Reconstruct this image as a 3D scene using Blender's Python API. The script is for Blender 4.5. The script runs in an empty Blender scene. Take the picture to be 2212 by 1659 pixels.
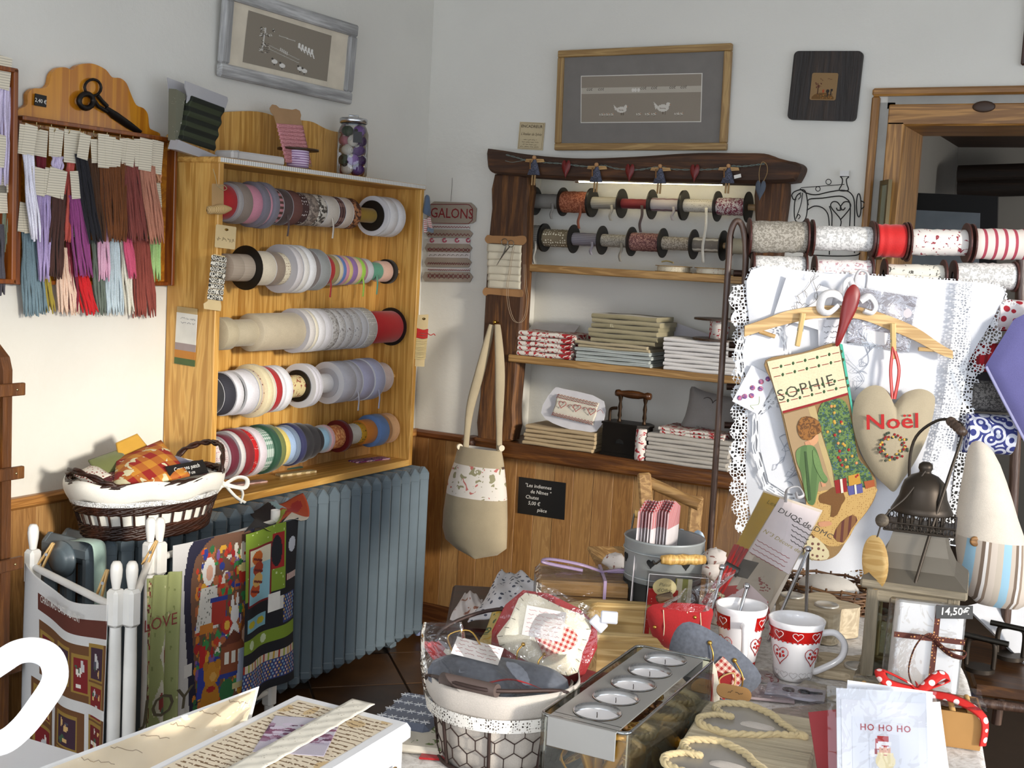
import bpy,math,random
import numpy as np
from mathutils import Vector as V,Matrix
random.seed(7)
SC = bpy.context.scene
COL = SC.collection
PI = math.pi
# ---------------------------------------------------------------- camera, world, lights, exposure
F = 2652.45
YAW,PIT,ROL = 0.50181915,0.10373641,0.05397726
CAM = V((2.75507,-4.20799,1.53))
FW = V((-math.sin(YAW)*math.cos(PIT),math.cos(YAW)*math.cos(PIT),-math.sin(PIT)))
_r0 = V((math.cos(YAW),math.sin(YAW),0)); _u0 = _r0.cross(FW)
RT = _r0*math.cos(ROL) + _u0*math.sin(ROL)
UP = -_r0*math.sin(ROL) + _u0*math.cos(ROL)
cd = bpy.data.cameras.new('camera'); cam = bpy.data.objects.new('camera',cd); COL.objects.link(cam)
cd.sensor_fit = 'HORIZONTAL'; cd.sensor_width = 36; cd.lens = F/2212*36; cd.clip_start = .02
cam.matrix_world = Matrix(((RT.x,UP.x,-FW.x,CAM.x),(RT.y,UP.y,-FW.y,CAM.y),(RT.z,UP.z,-FW.z,CAM.z),(0,0,0,1)))
SC.camera = cam
SC.view_settings.view_transform = 'Standard'; SC.view_settings.look = 'None'
SC.view_settings.gamma = 1; SC.view_settings.use_curve_mapping = False
SC.view_settings.exposure = 0.0
W = bpy.data.worlds.new('world'); SC.world = W; W.use_nodes = True
bg = W.node_tree.nodes['Background']; bg.inputs[0].default_value = (.80,.88,1,1); bg.inputs[1].default_value = 2.9

def area(name,loc,target,sx,sy,power,color,spread=180):
    l = bpy.data.lights.new(name,'AREA'); l.shape = 'RECTANGLE'; l.size = sx; l.size_y = sy; l.energy = power; l.color = color
    l.spread = math.radians(spread)
    o = bpy.data.objects.new(name,l); COL.objects.link(o); o.location = loc
    o.rotation_euler = (V(target) - V(loc)).to_track_quat('-Z','Y').to_euler(); return o
# low sun through the shop window in the wall on the right, and the camera's own flash
sl = bpy.data.lights.new('sun','SUN'); sl.energy = 3.7; sl.angle = math.radians(7); sl.color = (1,.93,.82)
so = bpy.data.objects.new('sun',sl); COL.objects.link(so); so.location = (6.6,-3.7,2.4)
so.rotation_euler = V((-6.6,2.1,-1.2)).to_track_quat('-Z','Y').to_euler()
area('camera_flash',CAM + UP*.07 - RT*.05 - FW*.02,CAM + FW*3,.05,.03,8,(1,.98,.95))

# ---------------------------------------------------------------- pixel -> place
def ray(px,py): return FW + RT*((px - 1106)/F) - UP*((py - 829.5)/F)
def PX(px,py,x=0.): d = ray(px,py); return CAM + d*((x - CAM.x)/d.x)
def PY(px,py,y=0.): d = ray(px,py); return CAM + d*((y - CAM.y)/d.y)
def PZ(px,py,z=0.): d = ray(px,py); return CAM + d*((z - CAM.z)/d.z)
def PP(px,py,o,n): d = ray(px,py); return CAM + d*((V(o) - CAM).dot(V(n))/d.dot(V(n)))
def PD(px,py,dep): return CAM + ray(px,py)*dep
def depth(p): return (V(p) - CAM).dot(FW)
def mpp(p): return depth(p)/F          # metres per photo pixel at p

def frame(o,x,y):
    """matrix with origin o, local x axis along x, local y near y"""
    x = V(x).normalized(); y = V(y); z = x.cross(y).normalized(); y = z.cross(x); o = V(o)
    return Matrix(((x.x,y.x,z.x,o.x),(x.y,y.y,z.y,o.y),(x.z,y.z,z.z,o.z),(0,0,0,1)))
EX,EY,EZ = V((1,0,0)),V((0,1,0)),V((0,0,1))
def FL(o): return frame(o,EY,EZ)            # on the left wall: x to the corner, y up, z into the room
def FB(o): return frame(o,EX,EZ)            # on the back wall
def FZ(o,deg=0): a = math.radians(deg); return frame(o,(math.cos(a),math.sin(a),0),(-math.sin(a),math.cos(a),0))
def fcard(p00,p10,p01): return frame(p00,V(p10) - V(p00),V(p01) - V(p00))
def TR(x,y,z): return Matrix.Translation((x,y,z))
def RO(deg,ax): return Matrix.Rotation(math.radians(deg),4,ax)

# ---------------------------------------------------------------- materials
def lin(h):
    if not isinstance(h,str): return tuple(h)[:3]
    c = [int(h[i:i + 2],16)/255 for i in (0,2,4)]
    return tuple(x/12.92 if x <= .04045 else ((x + .055)/1.055) ** 2.4 for x in c)
def l4(h): return (*lin(h),1)
MATS = {}
class NT:
    def __init__(s,name):
        s.m = bpy.data.materials.new(name); s.m.use_nodes = True; s.t = s.m.node_tree; s.n = s.t.nodes
        s.p = s.n['Principled BSDF']; s.out = s.n['Material Output']
    def new(s,kind,**kw):
        n = s.n.new(kind)
        for k,v in kw.items():
            if hasattr(n,k) and k not in n.inputs: setattr(n,k,v)
            else: n.inputs[k].default_value = v
        return n
    def link(s,a,b): s.t.links.new(a,b)
    def coord(s,kind='Object',scale=(1,1,1)):
        c = s.new('ShaderNodeTexCoord'); mp = s.new('ShaderNodeMapping'); mp.inputs['Scale'].default_value = scale
        s.link(c.outputs[kind],mp.inputs['Vector']); return mp.outputs['Vector']
    def noise(s,vec,scale,detail=3,rough=.5,dist=0):
        n = s.new('ShaderNodeTexNoise'); s.link(vec,n.inputs['Vector'])
        n.inputs['Scale'].default_value = scale; n.inputs['Detail'].default_value = detail; n.inputs['Roughness'].default_value = rough; n.inputs['Distortion'].default_value = dist
        return n.outputs['Fac']
    def ramp(s,fac,stops,const=False):
        r = s.new('ShaderNodeValToRGB'); e = r.color_ramp.elements
        if const: r.color_ramp.interpolation = 'CONSTANT'
        while len(e) < len(stops): e.new(.5)
        for i,(p,c) in enumerate(stops): e[i].position = p; e[i].color = l4(c)
        s.link(fac,r.inputs[0]); return r.outputs[0]
    def bump(s,h,strength=.3,dist=.002):
        b = s.new('ShaderNodeBump'); b.inputs['Strength'].default_value = strength; b.inputs['Distance'].default_value = dist
        s.link(h,b.inputs['Height']); s.link(b.outputs[0],s.p.inputs['Normal'])
    def math(s,op,a,b=None):
        n = s.new('ShaderNodeMath',operation=op)
        for i,q in enumerate((a,b)):
            if q is None: continue
            if isinstance(q,(int,float)): n.inputs[i].default_value = q
            else: s.link(q,n.inputs[i])
        return n.outputs[0]
    def mix(s,fac,a,b):
        n = s.new('ShaderNodeMix',data_type='RGBA')
        for k,q in ((0,fac),(6,a),(7,b)):
            if isinstance(q,(int,float)): n.inputs[k].default_value = q
            elif isinstance(q,(str,tuple)): n.inputs[k].default_value = l4(q)
            else: s.link(q,n.inputs[k])
        return n.outputs[2]

def _cached(f):
    def g(*a,**k):
        key = (f.__name__,a,tuple(sorted(k.items())))
        if key not in MATS: MATS[key] = f(*a,**k)
        return MATS[key]
    return g
def dk(h,k): return tuple(x*k for x in lin(h))
@_cached
def plain(c,rough=.55,metal=0.,var=.1,coat=0.,sub=0.):
    s = NT('paint_' + (c if isinstance(c,str) else 'c')); p = s.p
    p.inputs['Roughness'].default_value = rough; p.inputs['Metallic'].default_value = metal
    if coat: p.inputs['Coat Weight'].default_value = coat; p.inputs['Coat Roughness'].default_value = .08
    if var:
        f = s.noise(s.coord(),14,3); s.link(s.ramp(f,[(.3,dk(c,1 - var)),(.7,dk(c,1 + var*.5))]),p.inputs['Base Color'])
    else: p.inputs['Base Color'].default_value = l4(c)
    return s.m
@_cached
def cloth(c,scale=900.,var=.12,rough=.9,bump=.25,fine=True):
    s = NT('cloth_' + (c if isinstance(c,str) else 'c')); p = s.p; p.inputs['Roughness'].default_value = rough
    p.inputs['Sheen Weight'].default_value = .15
    v = s.coord(); big = s.noise(v,18,4); fin = s.noise(v,scale,1)
    f = s.math('ADD',s.math('MULTIPLY',big,.5),s.math('MULTIPLY',fin,.5))
    s.link(s.ramp(f,[(.32,dk(c,1 - var)),(.68,dk(c,1 + var*.5))]),p.inputs['Base Color'])
    s.bump(fin,bump,.0015); return s.m
@_cached
def wood(c1,c2,axis='Z',scale=26.,rough=.45,knots=0.,coat=0.,c3=None):
    s = NT('wood_' + str(c1)); p = s.p; p.inputs['Roughness'].default_value = rough
    if coat: p.inputs['Coat Weight'].default_value = coat; p.inputs['Coat Roughness'].default_value = .2
    st = .055
    v = s.coord('Object',tuple(st if a == axis else 1 for a in 'XYZ'))
    n1 = s.noise(v,scale,4,.55,.6); n2 = s.noise(v,scale*7,2,.6)
    w = s.math('SINE',s.math('MULTIPLY',n1,46.)); w = s.math('ADD',s.math('MULTIPLY',w,.5),.5)
    w = s.math('POWER',w,2.2)
    f = s.math('ADD',s.math('MULTIPLY',w,.55),s.math('MULTIPLY',n2,.45))
    st = [(.15,c1),(.85,c2)] if c3 is None else [(.1,c1),(.5,c2),(.9,c3)]
    s.link(s.ramp(f,st),p.inputs['Base Color']); s.bump(f,.12,.001); return s.m
@_cached
def rustic(c1,c2,axis='X',rough=.7):
    s = NT('rustic_' + str(c1)); p = s.p; p.inputs['Roughness'].default_value = rough
    v = s.coord('Object',tuple(.08 if a == axis else 1 for a in 'XYZ'))
    n1 = s.noise(v,22,5,.65,.8); n2 = s.noise(v,90,3,.6); f = s.math('ADD',s.math('MULTIPLY',n1,.65),s.math('MULTIPLY',n2,.35))
    s.link(s.ramp(f,[(.34,dk(c1,.5)),(.5,c1),(.68,c2)]),p.inputs['Base Color']); s.bump(f,.9,.006); return s.m
@_cached
def metal(c,rough=.3,m=1.): return plain(c,rough,m,.08)
@_cached
def glass(c='ffffff',rough=.02,ior=1.3):
    s = NT('glass'); p = s.p; p.inputs['Base Color'].default_value = l4(c); p.inputs['Roughness'].default_value = rough
    p.inputs['Transmission Weight'].default_value = 1; p.inputs['IOR'].default_value = ior; return s.m
@_cached
def film(fac=.10,rough=.12,c='ffffff',bump=.6,scale=45.):
    """thin clear plastic: transparent with gloss on top"""
    s = NT('clear_film'); s.n.remove(s.p)
    t = s.new('ShaderNodeBsdfTransparent'); t.inputs[0].default_value = l4(c)
    g = s.new('ShaderNodeBsdfGlossy'); g.inputs['Roughness'].default_value = rough
    lw = s.new('ShaderNodeLayerWeight'); lw.inputs[0].default_value = .35
    m = s.new('ShaderNodeMixShader'); f = s.math('ADD',s.math('MULTIPLY',lw.outputs['Fresnel'],.75),fac)
    if bump:
        nz = s.noise(s.coord(),scale,3,.5,.5); b = s.new('ShaderNodeBump'); b.inputs['Strength'].default_value = bump; b.inputs['Distance'].default_value = .01
        s.link(nz,b.inputs['Height']); s.link(b.outputs[0],g.inputs['Normal'])
    s.link(f,m.inputs[0]); s.link(t.outputs[0],m.inputs[1]); s.link(g.outputs[0],m.inputs[2]); s.link(m.outputs[0],s.out.inputs[0]); return s.m
@_cached
def printed(rough=.85,bump=.15):
    s = NT('printed_cloth'); a = s.new('ShaderNodeAttribute',attribute_name='Col'); p = s.p; p.inputs['Roughness'].default_value = rough
    fin = s.noise(s.coord(),700,1)
    s.link(s.mix(s.math('MULTIPLY',fin,.18),a.outputs['Color'],(.02,.02,.02)),p.inputs['Base Color'])
    if bump: s.bump(fin,bump,.001)
    return s.m
@_cached
def lace(c='f4f4f2',scale=260.,hole=.32,coord='UV'):
    """net with real holes (alpha)"""
    s = NT('lace'); p = s.p; p.inputs['Base Color'].default_value = l4(c); p.inputs['Roughness'].default_value = .9
    vo = s.new('ShaderNodeTexVoronoi',feature='DISTANCE_TO_EDGE'); vo.inputs['Scale'].default_value = scale; vo.inputs['Randomness'].default_value = .55
    s.link(s.coord(coord),vo.inputs['Vector'])
    n = s.noise(s.coord(coord),scale*.16,2)
    th = s.math('MULTIPLY',n,hole)
    s.link(s.math('LESS_THAN',vo.outputs['Distance'],th),p.inputs['Alpha']); return s.m
@_cached
def pat(kind,c1,c2,scale=60.,thr=.3,axis='X',c3=None,rough=.8,coord='Object',bump=.15):
    s = NT('pattern_' + kind); p = s.p; p.inputs['Roughness'].default_value = rough
    v = s.coord(coord)
    if kind in ('dots','rings','cells'):
        vo = s.new('ShaderNodeTexVoronoi',feature='F1' if kind != 'cells' else 'DISTANCE_TO_EDGE'); vo.inputs['Scale'].default_value = scale
        vo.inputs['Randomness'].default_value = .35 if kind == 'dots' else .9
        s.link(v,vo.inputs['Vector']); d = vo.outputs['Distance']
        if kind == 'rings': d = s.math('ADD',s.math('MULTIPLY',s.math('SINE',s.math('MULTIPLY',d,16.)),.5),.5)
        f = s.math('LESS_THAN',d,thr)
    elif kind == 'blobs':
        f = s.math('GREATER_THAN',s.noise(v,scale,2,.5,1.),thr)
    elif kind == 'stripes':
        sp = s.new('ShaderNodeSeparateXYZ'); s.link(v,sp.inputs[0])
        f = s.math('LESS_THAN',s.math('FRACT',s.math('MULTIPLY',sp.outputs[axis],scale)),thr)
    elif kind == 'check':
        sp = s.new('ShaderNodeSeparateXYZ'); s.link(v,sp.inputs[0]); fs = []
        for a in axis:
            fs.append(s.math('LESS_THAN',s.math('FRACT',s.math('ADD',s.math('MULTIPLY',sp.outputs[a],scale),100.)),.5))
        f = s.math('MULTIPLY',s.math('ADD',fs[0],fs[1]),.5)
    col = s.mix(f,c1,c2)
    if c3:
        g = s.math('GREATER_THAN',s.noise(v,scale*1.7,2,.5,.5),.6); col = s.mix(g,col,c3)
    s.link(col,p.inputs['Base Color'])
    if bump: s.bump(s.noise(v,700,1),bump,.001)
    return s.m
@_cached
def emit(c,st):
    s = NT('lit'); s.p.inputs['Base Color'].default_value = l4(c); s.p.inputs['Emission Color'].default_value = l4(c); s.p.inputs['Emission Strength'].default_value = st; return s.m

# ---------------------------------------------------------------- mesh builder
class MB:
    def __init__(s,T=None): s.v = []; s.f = []; s.sm = []; s.c = []; s.uv = {}; s.T = T or Matrix(); s.col = None
    def add(s,vs,fs,smooth=False,cols=None):
        o = len(s.v); T = s.T; s.v += [T @ V(p) for p in vs]; s.f += [tuple(i + o for i in q) for q in fs]; s.sm += [smooth]*len(fs)
        if cols is not None: s.c += list(cols)
        elif s.col is not None: s.c += [s.col]*len(fs)
        return s
    def box(s,c,d,bev=0.,M=None):
        x,y,z = (q/2 for q in d); b = min(bev,x*.98,y*.98,z*.98); cx,cy,cz = c
        if b <= 0:
            vs = [(cx + i*x,cy + j*y,cz + k*z) for i in (-1,1) for j in (-1,1) for k in (-1,1)]
            fs = [(0,1,3,2),(4,6,7,5),(0,4,5,1),(2,3,7,6),(0,2,6,4),(1,5,7,3)]
        else:
            vs = []; idx = {}; fs = []
            for i in (-1,1):
                for j in (-1,1):
                    for k in (-1,1):
                        for a in range(3):
                            q = [x - b,y - b,z - b]; q[a] += b; idx[i,j,k,a] = len(vs)
                            vs.append((cx + i*q[0],cy + j*q[1],cz + k*q[2]))
            def g(a,sgn):
                o = [q for q in range(3) if q != a]; r = []
                for u,w in ((-1,-1),(1,-1),(1,1),(-1,1)):
                    t = [0,0,0]; t[a] = sgn; t[o[0]] = u; t[o[1]] = w; r.append(idx[t[0],t[1],t[2],a])
                return tuple(r) if (sgn > 0) == (a != 1) else tuple(r[::-1])
            for a in range(3):
                for sg in (-1,1): fs.append(g(a,sg))
            for a in range(3):          # edges along axis a
                o = [q for q in range(3) if q != a]
                for u in (-1,1):
                    for w in (-1,1):
                        def k(av,face): t = [0,0,0]; t[a] = av; t[o[0]] = u; t[o[1]] = w; return idx[t[0],t[1],t[2],face]
                        fs.append((k(-1,o[0]),k(1,o[0]),k(1,o[1]),k(-1,o[1])))
            for i in (-1,1):
                for j in (-1,1):
                    for k_ in (-1,1): fs.append(tuple(idx[i,j,k_,a] for a in range(3)))
        if M is not None: vs = [M @ V(q) for q in vs]
        return s.add(vs,fs)
    def cyl(s,p0,p1,r0,r1=None,n=16,caps=True):
        r1 = r0 if r1 is None else r1; p0 = V(p0); p1 = V(p1); d = (p1 - p0).normalized()
        a = d.orthogonal().normalized(); b = d.cross(a); vs = []
        for p,r in ((p0,r0),(p1,r1)): vs += [p + (a*math.cos(t) + b*math.sin(t))*r for t in (2*PI*i/n for i in range(n))]
        s.add(vs,[(i,(i + 1) % n,n + (i + 1) % n,n + i) for i in range(n)],True)
        if caps: s.add(vs[:n],[tuple(range(n))[::-1]]); s.add(vs[n:],[tuple(range(n))])
        return s
    def tube(s,pts,r,n=8,closed=False,caps=True,flat=1.):
        pts = [V(p) for p in pts]; m = len(pts); R = r if isinstance(r,(list,tuple)) else [r]*m
        tan = [((pts[(i + 1) % m] if closed else pts[min(i + 1,m - 1)]) - (pts[i - 1] if closed or i else pts[0])).normalized() for i in range(m)]
        a = tan[0].orthogonal().normalized(); vs = []
        for i in range(m):
            a = (a - tan[i]*a.dot(tan[i])); a = a.normalized() if a.length > 1e-6 else tan[i].orthogonal().normalized(); b = tan[i].cross(a)
            vs += [pts[i] + (a*math.cos(t) + b*math.sin(t)*flat)*R[i] for t in (2*PI*k/n for k in range(n))]
        fs = [(i*n + k,i*n + (k + 1) % n,(i + 1) % m*n + (k + 1) % n,(i + 1) % m*n + k) for i in range(m if closed else m - 1) for k in range(n)]
        s.add(vs,fs,True)
        if caps and not closed: s.add(vs[:n],[tuple(range(n))[::-1]]); s.add(vs[-n:],[tuple(range(n))])
        return s
    def lathe(s,prof,n=24,smooth=True,sx=1.,sy=1.):
        vs = [(r*math.cos(t)*sx,r*math.sin(t)*sy,z) for r,z in prof for t in (2*PI*k/n for k in range(n))]
        return s.add(vs,[(i*n + k,i*n + (k + 1) % n,(i + 1)*n + (k + 1) % n,(i + 1)*n + k) for i in range(len(prof) - 1) for k in range(n)],smooth)
    def prism(s,poly,z0,z1,hole=None):
        n = len(poly); vs = [(x,y,z0) for x,y in poly] + [(x,y,z1) for x,y in poly]
        sd = [(i,(i + 1) % n,n + (i + 1) % n,n + i) for i in range(n)]
        if hole is None: return s.add(vs,sd + [tuple(range(n))[::-1],tuple(range(n,2*n))])
        vs += [(x,y,z0) for x,y in hole] + [(x,y,z1) for x,y in hole]     # hole has as many points as poly
        for i in range(n):
            j = (i + 1) % n
            sd += [(2*n + j,2*n + i,3*n + i,3*n + j),(i,2*n + i,2*n + j,j),(n + i,n + j,3*n + j,3*n + i)]
        return s.add(vs,sd)
    def ell(s,c,r,nu=14,nv=9):
        c = V(c); r = (r,r,r) if isinstance(r,(int,float)) else r
        vs = [c + V((0,0,-r[2]))] + [c + V((r[0]*math.sin(b)*math.cos(a),r[1]*math.sin(b)*math.sin(a),-r[2]*math.cos(b))) for b in (PI*j/nv for j in range(1,nv)) for a in (2*PI*i/nu for i in range(nu))] + [c + V((0,0,r[2]))]
        fs = [(0,1 + (i + 1) % nu,1 + i) for i in range(nu)]
        fs += [(1 + j*nu + i,1 + j*nu + (i + 1) % nu,1 + (j + 1)*nu + (i + 1) % nu,1 + (j + 1)*nu + i) for j in range(nv - 2) for i in range(nu)]
        L_ = len(vs) - 1; fs += [(L_,L_ - nu + i,L_ - nu + (i + 1) % nu) for i in range(nu)]
        return s.add(vs,fs,True)
    def sheet(s,fn,nu,nv,th=.0015,colf=None,size=(1,1),smooth=True):
        P = [[V(fn(i/nu,j/nv)) for i in range(nu + 1)] for j in range(nv + 1)]; vs = []; n = nu + 1
        front = [p for row in P for p in row]; o = len(s.v)
        fs = [(j*n + i,j*n + i + 1,(j + 1)*n + i + 1,(j + 1)*n + i) for j in range(nv) for i in range(nu)]
        cols = [colf((i + .5)/nu,(j + .5)/nv) for j in range(nv) for i in range(nu)] if colf else None
        uv = [(i/nu*size[0],j/nv*size[1]) for j in range(nv + 1) for i in range(nu + 1)]
        s.add(front,fs,smooth,cols)
        for k,q in enumerate(uv): s.uv[o + k] = q
        if th:
            nr = []
            for j in range(nv + 1):
                for i in range(n):
                    a = P[j][min(i + 1,nu)] - P[j][max(i - 1,0)]; b = P[min(j + 1,nv)][i] - P[max(j - 1,0)][i]; q = a.cross(b); nr.append(q.normalized() if q.length > 0 else V((0,0,1)))
            back = [p - q*th for p,q in zip(front,nr)]; N = len(front); o2 = len(s.v)
            s.add(back,[q[::-1] for q in fs],smooth,cols)
            for k,q in enumerate(uv): s.uv[o2 + k] = q
            rim = [j*n for j in range(nv + 1)][::-1] + [i for i in range(1,n)] + [j*n + nu for j in range(1,nv + 1)] + [nv*n + i for i in range(nu)][::-1][:-1]
            e = [(rim[k],rim[(k + 1) % len(rim)]) for k in range(len(rim))]
            s.v += []; base = o
            for a,b in e:
                s.f.append((o + a,o2 + a,o2 + b,o + b)); s.sm.append(False)
                if colf: s.c.append(cols[0])
                elif s.col is not None: s.c.append(s.col)
        return s
    def puff(s,poly,h,c=None,rings=6,z0=0.,back=True):
        """pillow-like solid on a star-shaped outline in local xy"""
        if c is None: c = (sum(p[0] for p in poly)/len(poly),sum(p[1] for p in poly)/len(poly))
        n = len(poly); vs = []; sg = (1,-1) if back else (1,)
        for q in sg:
            o = []
            for k in range(rings):
                t = k/rings; zz = h*math.sqrt(max(0,1 - (1 - t) ** 2)) if k else 0
                o += [(c[0] + (x - c[0])*(1 - t),c[1] + (y - c[1])*(1 - t),z0 + q*zz) for x,y in poly]
            o.append((c[0],c[1],z0 + q*h))
            fs = [(k*n + i,k*n + (i + 1) % n,(k + 1)*n + (i + 1) % n,(k + 1)*n + i) for k in range(rings - 1) for i in range(n)] + [((rings - 1)*n + i,(rings - 1)*n + (i + 1) % n,rings*n) for i in range(n)]
            if q < 0: fs = [f_[::-1] for f_ in fs]
            s.add(o,fs,True)
        return s
    def loft(s,rings,n=24,cap=True):
        """rings: (centre, half-axis a, half-axis b)"""
        vs = [V(c) + V(a)*math.cos(t) + V(b)*math.sin(t) for c,a,b in rings for t in (2*PI*k/n for k in range(n))]
        s.add(vs,[(i*n + k,i*n + (k + 1) % n,(i + 1)*n + (k + 1) % n,(i + 1)*n + k) for i in range(len(rings) - 1) for k in range(n)],True)
        if cap: s.add(vs[:n],[tuple(range(n))[::-1]]); s.add(vs[-n:],[tuple(range(n))])
        return s
    def build(s,name,mt,parent=None,M=None,label=None,kind=None):
        """one mesh object from world-space geometry; M is the object's own frame"""
        me = bpy.data.meshes.new(name)
        if parent is not None: base = FRAMES[parent.name]
        elif M is not None: base = M
        else:
            xs = [p.x for p in s.v]; ys = [p.y for p in s.v]; base = TR((min(xs) + max(xs))/2,(min(ys) + max(ys))/2,min(p.z for p in s.v))
        inv = base.inverted()
        me.from_pydata([tuple(inv @ p) for p in s.v],[],s.f)
        me.polygons.foreach_set('use_smooth',s.sm)
        if s.c:
            at = me.color_attributes.new('Col','FLOAT_COLOR','CORNER'); ls = []
            for q,c in zip(s.f,s.c): ls += [(*lin(c),1)]*len(q)
            at.data.foreach_set('color',np.array(ls,dtype=np.float32).ravel())
        if s.uv:
            ul = me.uv_layers.new(name='UVMap'); ls = []
            for q in s.f:
                for i in q: ls += s.uv.get(i,(0,0))
            ul.data.foreach_set('uv',np.array(ls,dtype=np.float32))
        me.materials.append(mt); me.validate(); me.update()
        if parent is not None and parent.parent is None and name in SUB:
            for q in reversed(KIDS.get(parent.name,[])):
                if q.name.split('.')[0] in SUB[name]: parent = q; break
        o = bpy.data.objects.new(name,me); COL.objects.link(o)
        if parent is not None: o.parent = parent; FRAMES[o.name] = base; KIDS.setdefault(parent.name,[]).append(o)
        else: o.matrix_world = base; FRAMES[o.name] = base
        if label: o['label'] = label
        if kind: o['kind'] = kind
        return o
FRAMES = {}
KIDS = {}
SUB = {'lettering': ('card','oval_label','cuff','cover','aida_panel','linen_band'),'label_print': ('label',),'price_lettering': ('price_tag',),'handle_grip': ('handle','handle_wire','handle_post'),'shelf_pin': ('board',),
       'lid_handle': ('lid',),'gift_ribbon': ('gift',),'wick': ('wax',),'holly_leaves': ('cuff',),'garland_stitching': ('cuff',),'cuff_edge': ('cuff',),'knot': ('head','jamb'),'embroidery': ('mount','lace'),'stitched_words': ('mount',),
       'braid_tail': ('braid',),'ribbon_tail': ('ribbon',),'lace_edge': ('cuff','cloth'),'stitched_face': ('aida_panel',),'stitched_scene': ('stitched_ground',),'keyhole': ('body',),'eyelet': ('card',),'writing': ('sheet',),'print': ('sheet',),
       'handwriting': ('sheet',),'lilac_photo': ('lid',),'lace_band': ('lid',),'script_paper': ('lid',),'heart_cutout': ('body',),'air_vent': ('body',),'red_heart': ('gingham_patch',),'finial': ('post_block',),'board_joint': ('box',),'snowflakes': ('cloth',),
       'outline_embroidery': ('cloth','sheet'),'rope_edge': ('window_ground',),'white_heart': ('red_band',),'picot_edge': ('red_band',),'screw': ('slat',),'printed_edge': ('sheet',),'bow': ('ribbon',)}
def tag(o,label,cat=None,group=None,kind=None):
    if label: o['label'] = label
    if cat: o['category'] = cat
    if group: o['group'] = group
    if kind: o['kind'] = kind
    return o
def thing(name,label,cat,M=None,group=None,kind=None):
    o = bpy.data.objects.new(name,None); COL.objects.link(o); o.empty_display_size = .02
    M = M if M is not None else Matrix(); o.matrix_world = M; FRAMES[o.name] = M.copy()
    return tag(o,label,cat,group,kind)
def struct(o): o['kind'] = 'structure'; return o

TXT = {}
def text(mb,s,h,x=0,y=0,z=0,align='CENTER',shear=0.,bold=0.,ex=.0003,space=1.,sx=1.):
    """lettering of capital height ~h into mb at local x, y, z"""
    key = (s,align,shear,bold,space)
    if key not in TXT:
        cu = bpy.data.curves.new('t','FONT'); cu.body = s; cu.align_x = align; cu.shear = shear; cu.offset = bold; cu.space_character = space; cu.resolution_u = 2
        o = bpy.data.objects.new('t',cu); me = o.to_mesh()
        TXT[key] = ([tuple(v.co) for v in me.vertices],[tuple(p.vertices) for p in me.polygons]); o.to_mesh_clear(); bpy.data.objects.remove(o); bpy.data.curves.remove(cu)
    vs,fs = TXT[key]; k = h/.72
    return mb.add([(x + p[0]*k*sx,y + p[1]*k,z + ex) for p in vs],fs)

class Raster:
    """small picture used as flat print, one colour per mesh face"""
    def __init__(s,w,h,bgc): s.w = w; s.h = h; s.a = np.zeros((h,w,3)); s.a[:] = lin(bgc); s.Y,s.X = np.mgrid[0:h,0:w]; s.X = s.X + .5; s.Y = s.Y + .5
    def rect(s,x0,y0,x1,y1,c): s.a[(s.X >= x0) & (s.X < x1) & (s.Y >= y0) & (s.Y < y1)] = lin(c); return s
    def ell(s,x,y,rx,ry,c): s.a[((s.X - x)/rx) ** 2 + ((s.Y - y)/ry) ** 2 <= 1] = lin(c); return s
    def poly(s,pts,c):
        m = np.zeros(s.X.shape,bool); n = len(pts)
        for i in range(n):
            (x0,y0),(x1,y1) = pts[i],pts[(i + 1) % n]
            if y0 == y1: continue
            m ^= ((y0 > s.Y) != (y1 > s.Y)) & (s.X < (x1 - x0)*(s.Y - y0)/(y1 - y0) + x0)
        s.a[m] = lin(c); return s
    def line(s,x0,y0,x1,y1,t,c):
        dx,dy = x1 - x0,y1 - y0; q = np.clip(((s.X - x0)*dx + (s.Y - y0)*dy)/(dx*dx + dy*dy + 1e-9),0,1)
        s.a[np.hypot(s.X - x0 - q*dx,s.Y - y0 - q*dy) <= t] = lin(c); return s
    def speck(s,n,r,cs,box=None,rnd=random.Random(3)):
        x0,y0,x1,y1 = box or (0,0,s.w,s.h)
        for _ in range(n): s.ell(rnd.uniform(x0,x1),rnd.uniform(y0,y1),r*rnd.uniform(.6,1.3),r*rnd.uniform(.6,1.3),rnd.choice(cs))
        return s
    def f(s): return lambda u,v: tuple(s.a[min(int((1 - v)*s.h),s.h - 1),min(int(u*s.w),s.w - 1)])
def arc(cx,cy,r,a0,a1,n=12,ry=None): return [(cx + r*math.cos(math.radians(a0 + (a1 - a0)*i/n)),cy + (ry or r)*math.sin(math.radians(a0 + (a1 - a0)*i/n))) for i in range(n + 1)]
def rrect(x0,y0,x1,y1,r,n=5): return arc(x1 - r,y1 - r,r,0,90,n) + arc(x0 + r,y1 - r,r,90,180,n) + arc(x0 + r,y0 + r,r,180,270,n) + arc(x1 - r,y0 + r,r,270,360,n)
def heart(w,h,n=28,cx=0,cy=0):
    P = []
    for i in range(n):
        t = 2*PI*i/n; x = 16*math.sin(t) ** 3; y = 13*math.cos(t) - 5*math.cos(2*t) - 2*math.cos(3*t) - math.cos(4*t)
        P.append((cx - x/32*w,cy + (y + 2.5)/29*h))
    return P
def smooth_path(pts,n=6):
    """Catmull-Rom through pts"""
    pts = [V(p) for p in pts]; q = [pts[0]] + pts + [pts[-1]]; out = []
    for i in range(1,len(q) - 2):
        for k in range(n):
            t = k/n; a,b,c,d = q[i - 1],q[i],q[i + 1],q[i + 2]
            out.append(.5*((2*b) + (c - a)*t + (2*a - 5*b + 4*c - d)*t*t + (3*b - a - 3*c + d)*t ** 3))
    return out + [pts[-1]]
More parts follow.
